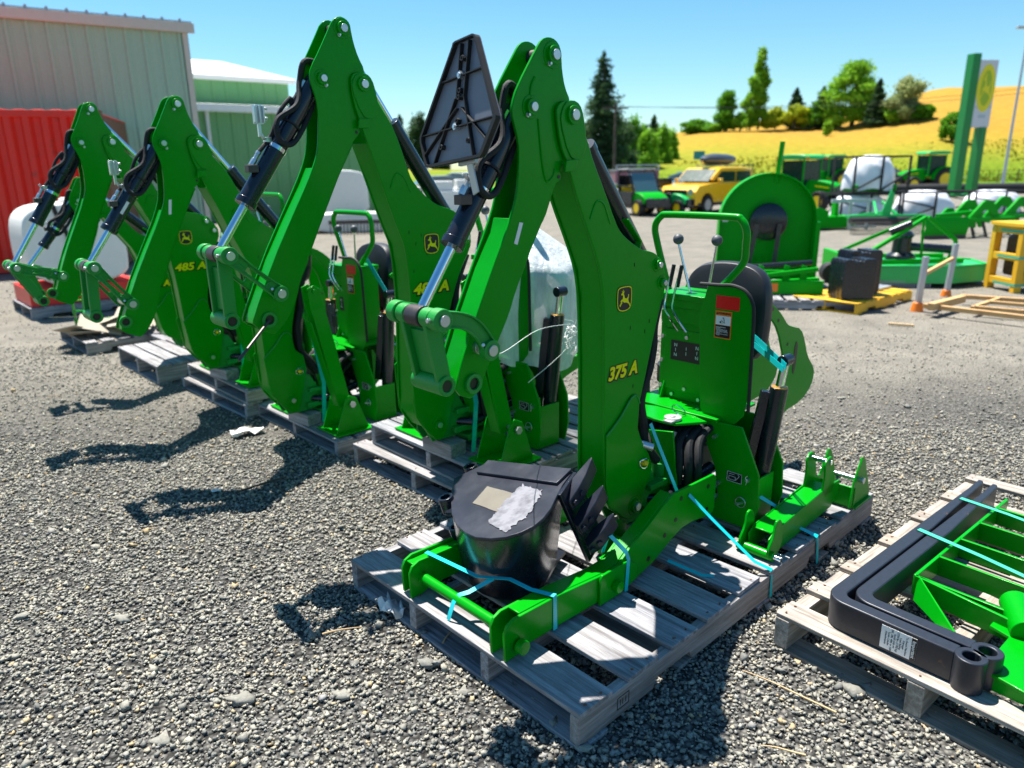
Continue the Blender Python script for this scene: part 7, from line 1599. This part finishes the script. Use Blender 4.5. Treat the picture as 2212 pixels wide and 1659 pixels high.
# long black pipe by the road
t = MB().cyl(Q(1840, 43.5) + Vector((0, 0, .30)), Q(2500, 42) + Vector((0, 0, .30)), .30, n=20).build("drain_pipe", 'rubber', None); tag(t, "long black pipe lying along the road behind the green sign posts", "pipe")
kb = MB().box((-40, 56.5, 0), (140, 57, .14)).build("kerb", 'concrete', None, .01, smooth=0); kb['kind'] = 'structure'
# field fence along the road
t = thing("wire_fence", "low dark wire fence along the foot of the hill", "fence", (0, 70, 0), 0); m = MB()
for i in range(44): m.box((4 + i * 1.8, 0, 0), (4.06 + i * 1.8, .06, 1.15))
m.build("fence_post", 'bark', t); m = MB()
for z in (.4, .75, 1.1): m.bar((4, .03, z), (82, .03, z), .03, .03)
m.build("fence_wire", 'bark', t)

# ------------------------------------------------------------------ dealer sign, poles, small sign
SY = 40.0; sa, sb = Q(2078, SY), Q(2118, SY + 1.6)
sg2 = thing("dealer_sign", "tall dealer sign with two green posts and a yellow oval with a deer", "sign", sa, 0)
d = sb - sa; L_ = d.length; d.normalize(); hT = atY(2110, 116, SY).z; rz = math.atan2(d.y, d.x); sg2.rotation_euler = (0, 0, rz)
d_ = Vector((1.0, .16, 0)).normalized(); rz = math.atan2(d_.y, d_.x) ; sg2.rotation_euler = (0, 0, rz)
MB().box((-.22, -.25, 0), (.22, .25, hT)).build("sign_post", 'post_green', sg2, .02); PWD = 1.25
MB().box((PWD - .42, -.25, 0), (PWD - .08, .25, atY(2120, 275, SY).z - .01)).build("sign_post", 'post_green', sg2, .02)
MB().box((-.6, -.5, -.0), (PWD + .6, .5, .12)).build("sign_footing", 'post_green', sg2, .01)
zP0, zP1 = atY(2120, 275, SY).z, hT - .30
pn = MB().box((.222, -.22, zP0), (PWD + .018, .22, zP1)).build("sign_panel", 'sign_white', sg2, .01)
cxp, czp = .222 + (PWD - .2) / 2, zP1 - 1.35
ov = [(cxp + .52 * math.cos(a), czp + 1.15 * math.sin(a)) for a in [2 * PI * i / 32 for i in range(32)]]; ov2 = [(cxp + .30 * math.cos(a), czp + .85 * math.sin(a)) for a in [2 * PI * i / 32 for i in range(32)]]
MB().plate(ov, -.232, -.224).build("sign_oval", 'sign_yellow', pn); MB().plate(ov2, -.238, -.234).build("sign_oval", 'sign_olive', pn)
MB().plate([(cxp + p[0] * .62, czp + (p[1] - .05) * 1.5) for p in DEER], -.244, -.24).build("leaping_deer", 'sign_yellow', pn)
m = MB()
for z, w_ in ((zP0 + 1.35, .55), (zP0 + .45, .42)): m.box((cxp - w_ / 2, -.228, z), (cxp + w_ / 2, -.2245, z + .16))
m.box((.24, -.228, zP0 + .95), (PWD, -.2245, zP0 + 1.0)); m.build("sign_lettering", 'galv', pn)
b = Q(2182, 60); t = thing("lamp_pole", "thin grey lamp pole at the right edge beyond the tall sign", "lamp post", b, 0); hp = atY(2208, 62, 60).z
MB().cyl((0, 0, 0), (0, 0, hp), .12, .07, n=14).build("pole", 'galv', t); MB().box((-.9, -.15, hp), (.3, .15, hp + .18)).build("lamp_head", 'silver', t, .02)
b = flat(1328, 66); t = thing("utility_pole", "wooden utility pole in front of the tall fir", "utility pole", b, 0); hp = atY(1328, 222, 66).z
MB().cyl((0, 0, 0), (0, 0, hp), .14, .10, n=12).build("pole", 'bark', t); MB().box((-1.1, -.06, hp - .5), (1.1, .06, hp - .38)).build("crossarm", 'bark', t)
m = MB(); 
for k_, (z0, z1) in enumerate(((hp - .3, 9.0), (hp - .32, 8.6))): 
    p0, p1 = b + Vector((-1 + 2 * k_, 0, z0)), Q(2600, 60) + Vector((0, 0, z1)); m.tube([p0.lerp(p1, i / 8) - Vector((0, 0, 1.2 * math.sin(PI * i / 8))) for i in range(9)], .018, 5, 3)
tag(m.build("power_line", 'rubber', None), "pair of thin overhead wires running right from the utility pole", "power line")
b = Q(1512, 62); t = thing("road_sign", "small teal road sign above the parked cars", "sign", b, 0); MB().cyl((0, 0, 0), (0, 0, 1.9), .04, n=8).build("post", 'galv', t); zs = atY(1513, 336, 62).z; MB().box((-.45, -.06, zs - .3), (.45, -.04, zs + .35)).build("sign_plate", 'teal', t)
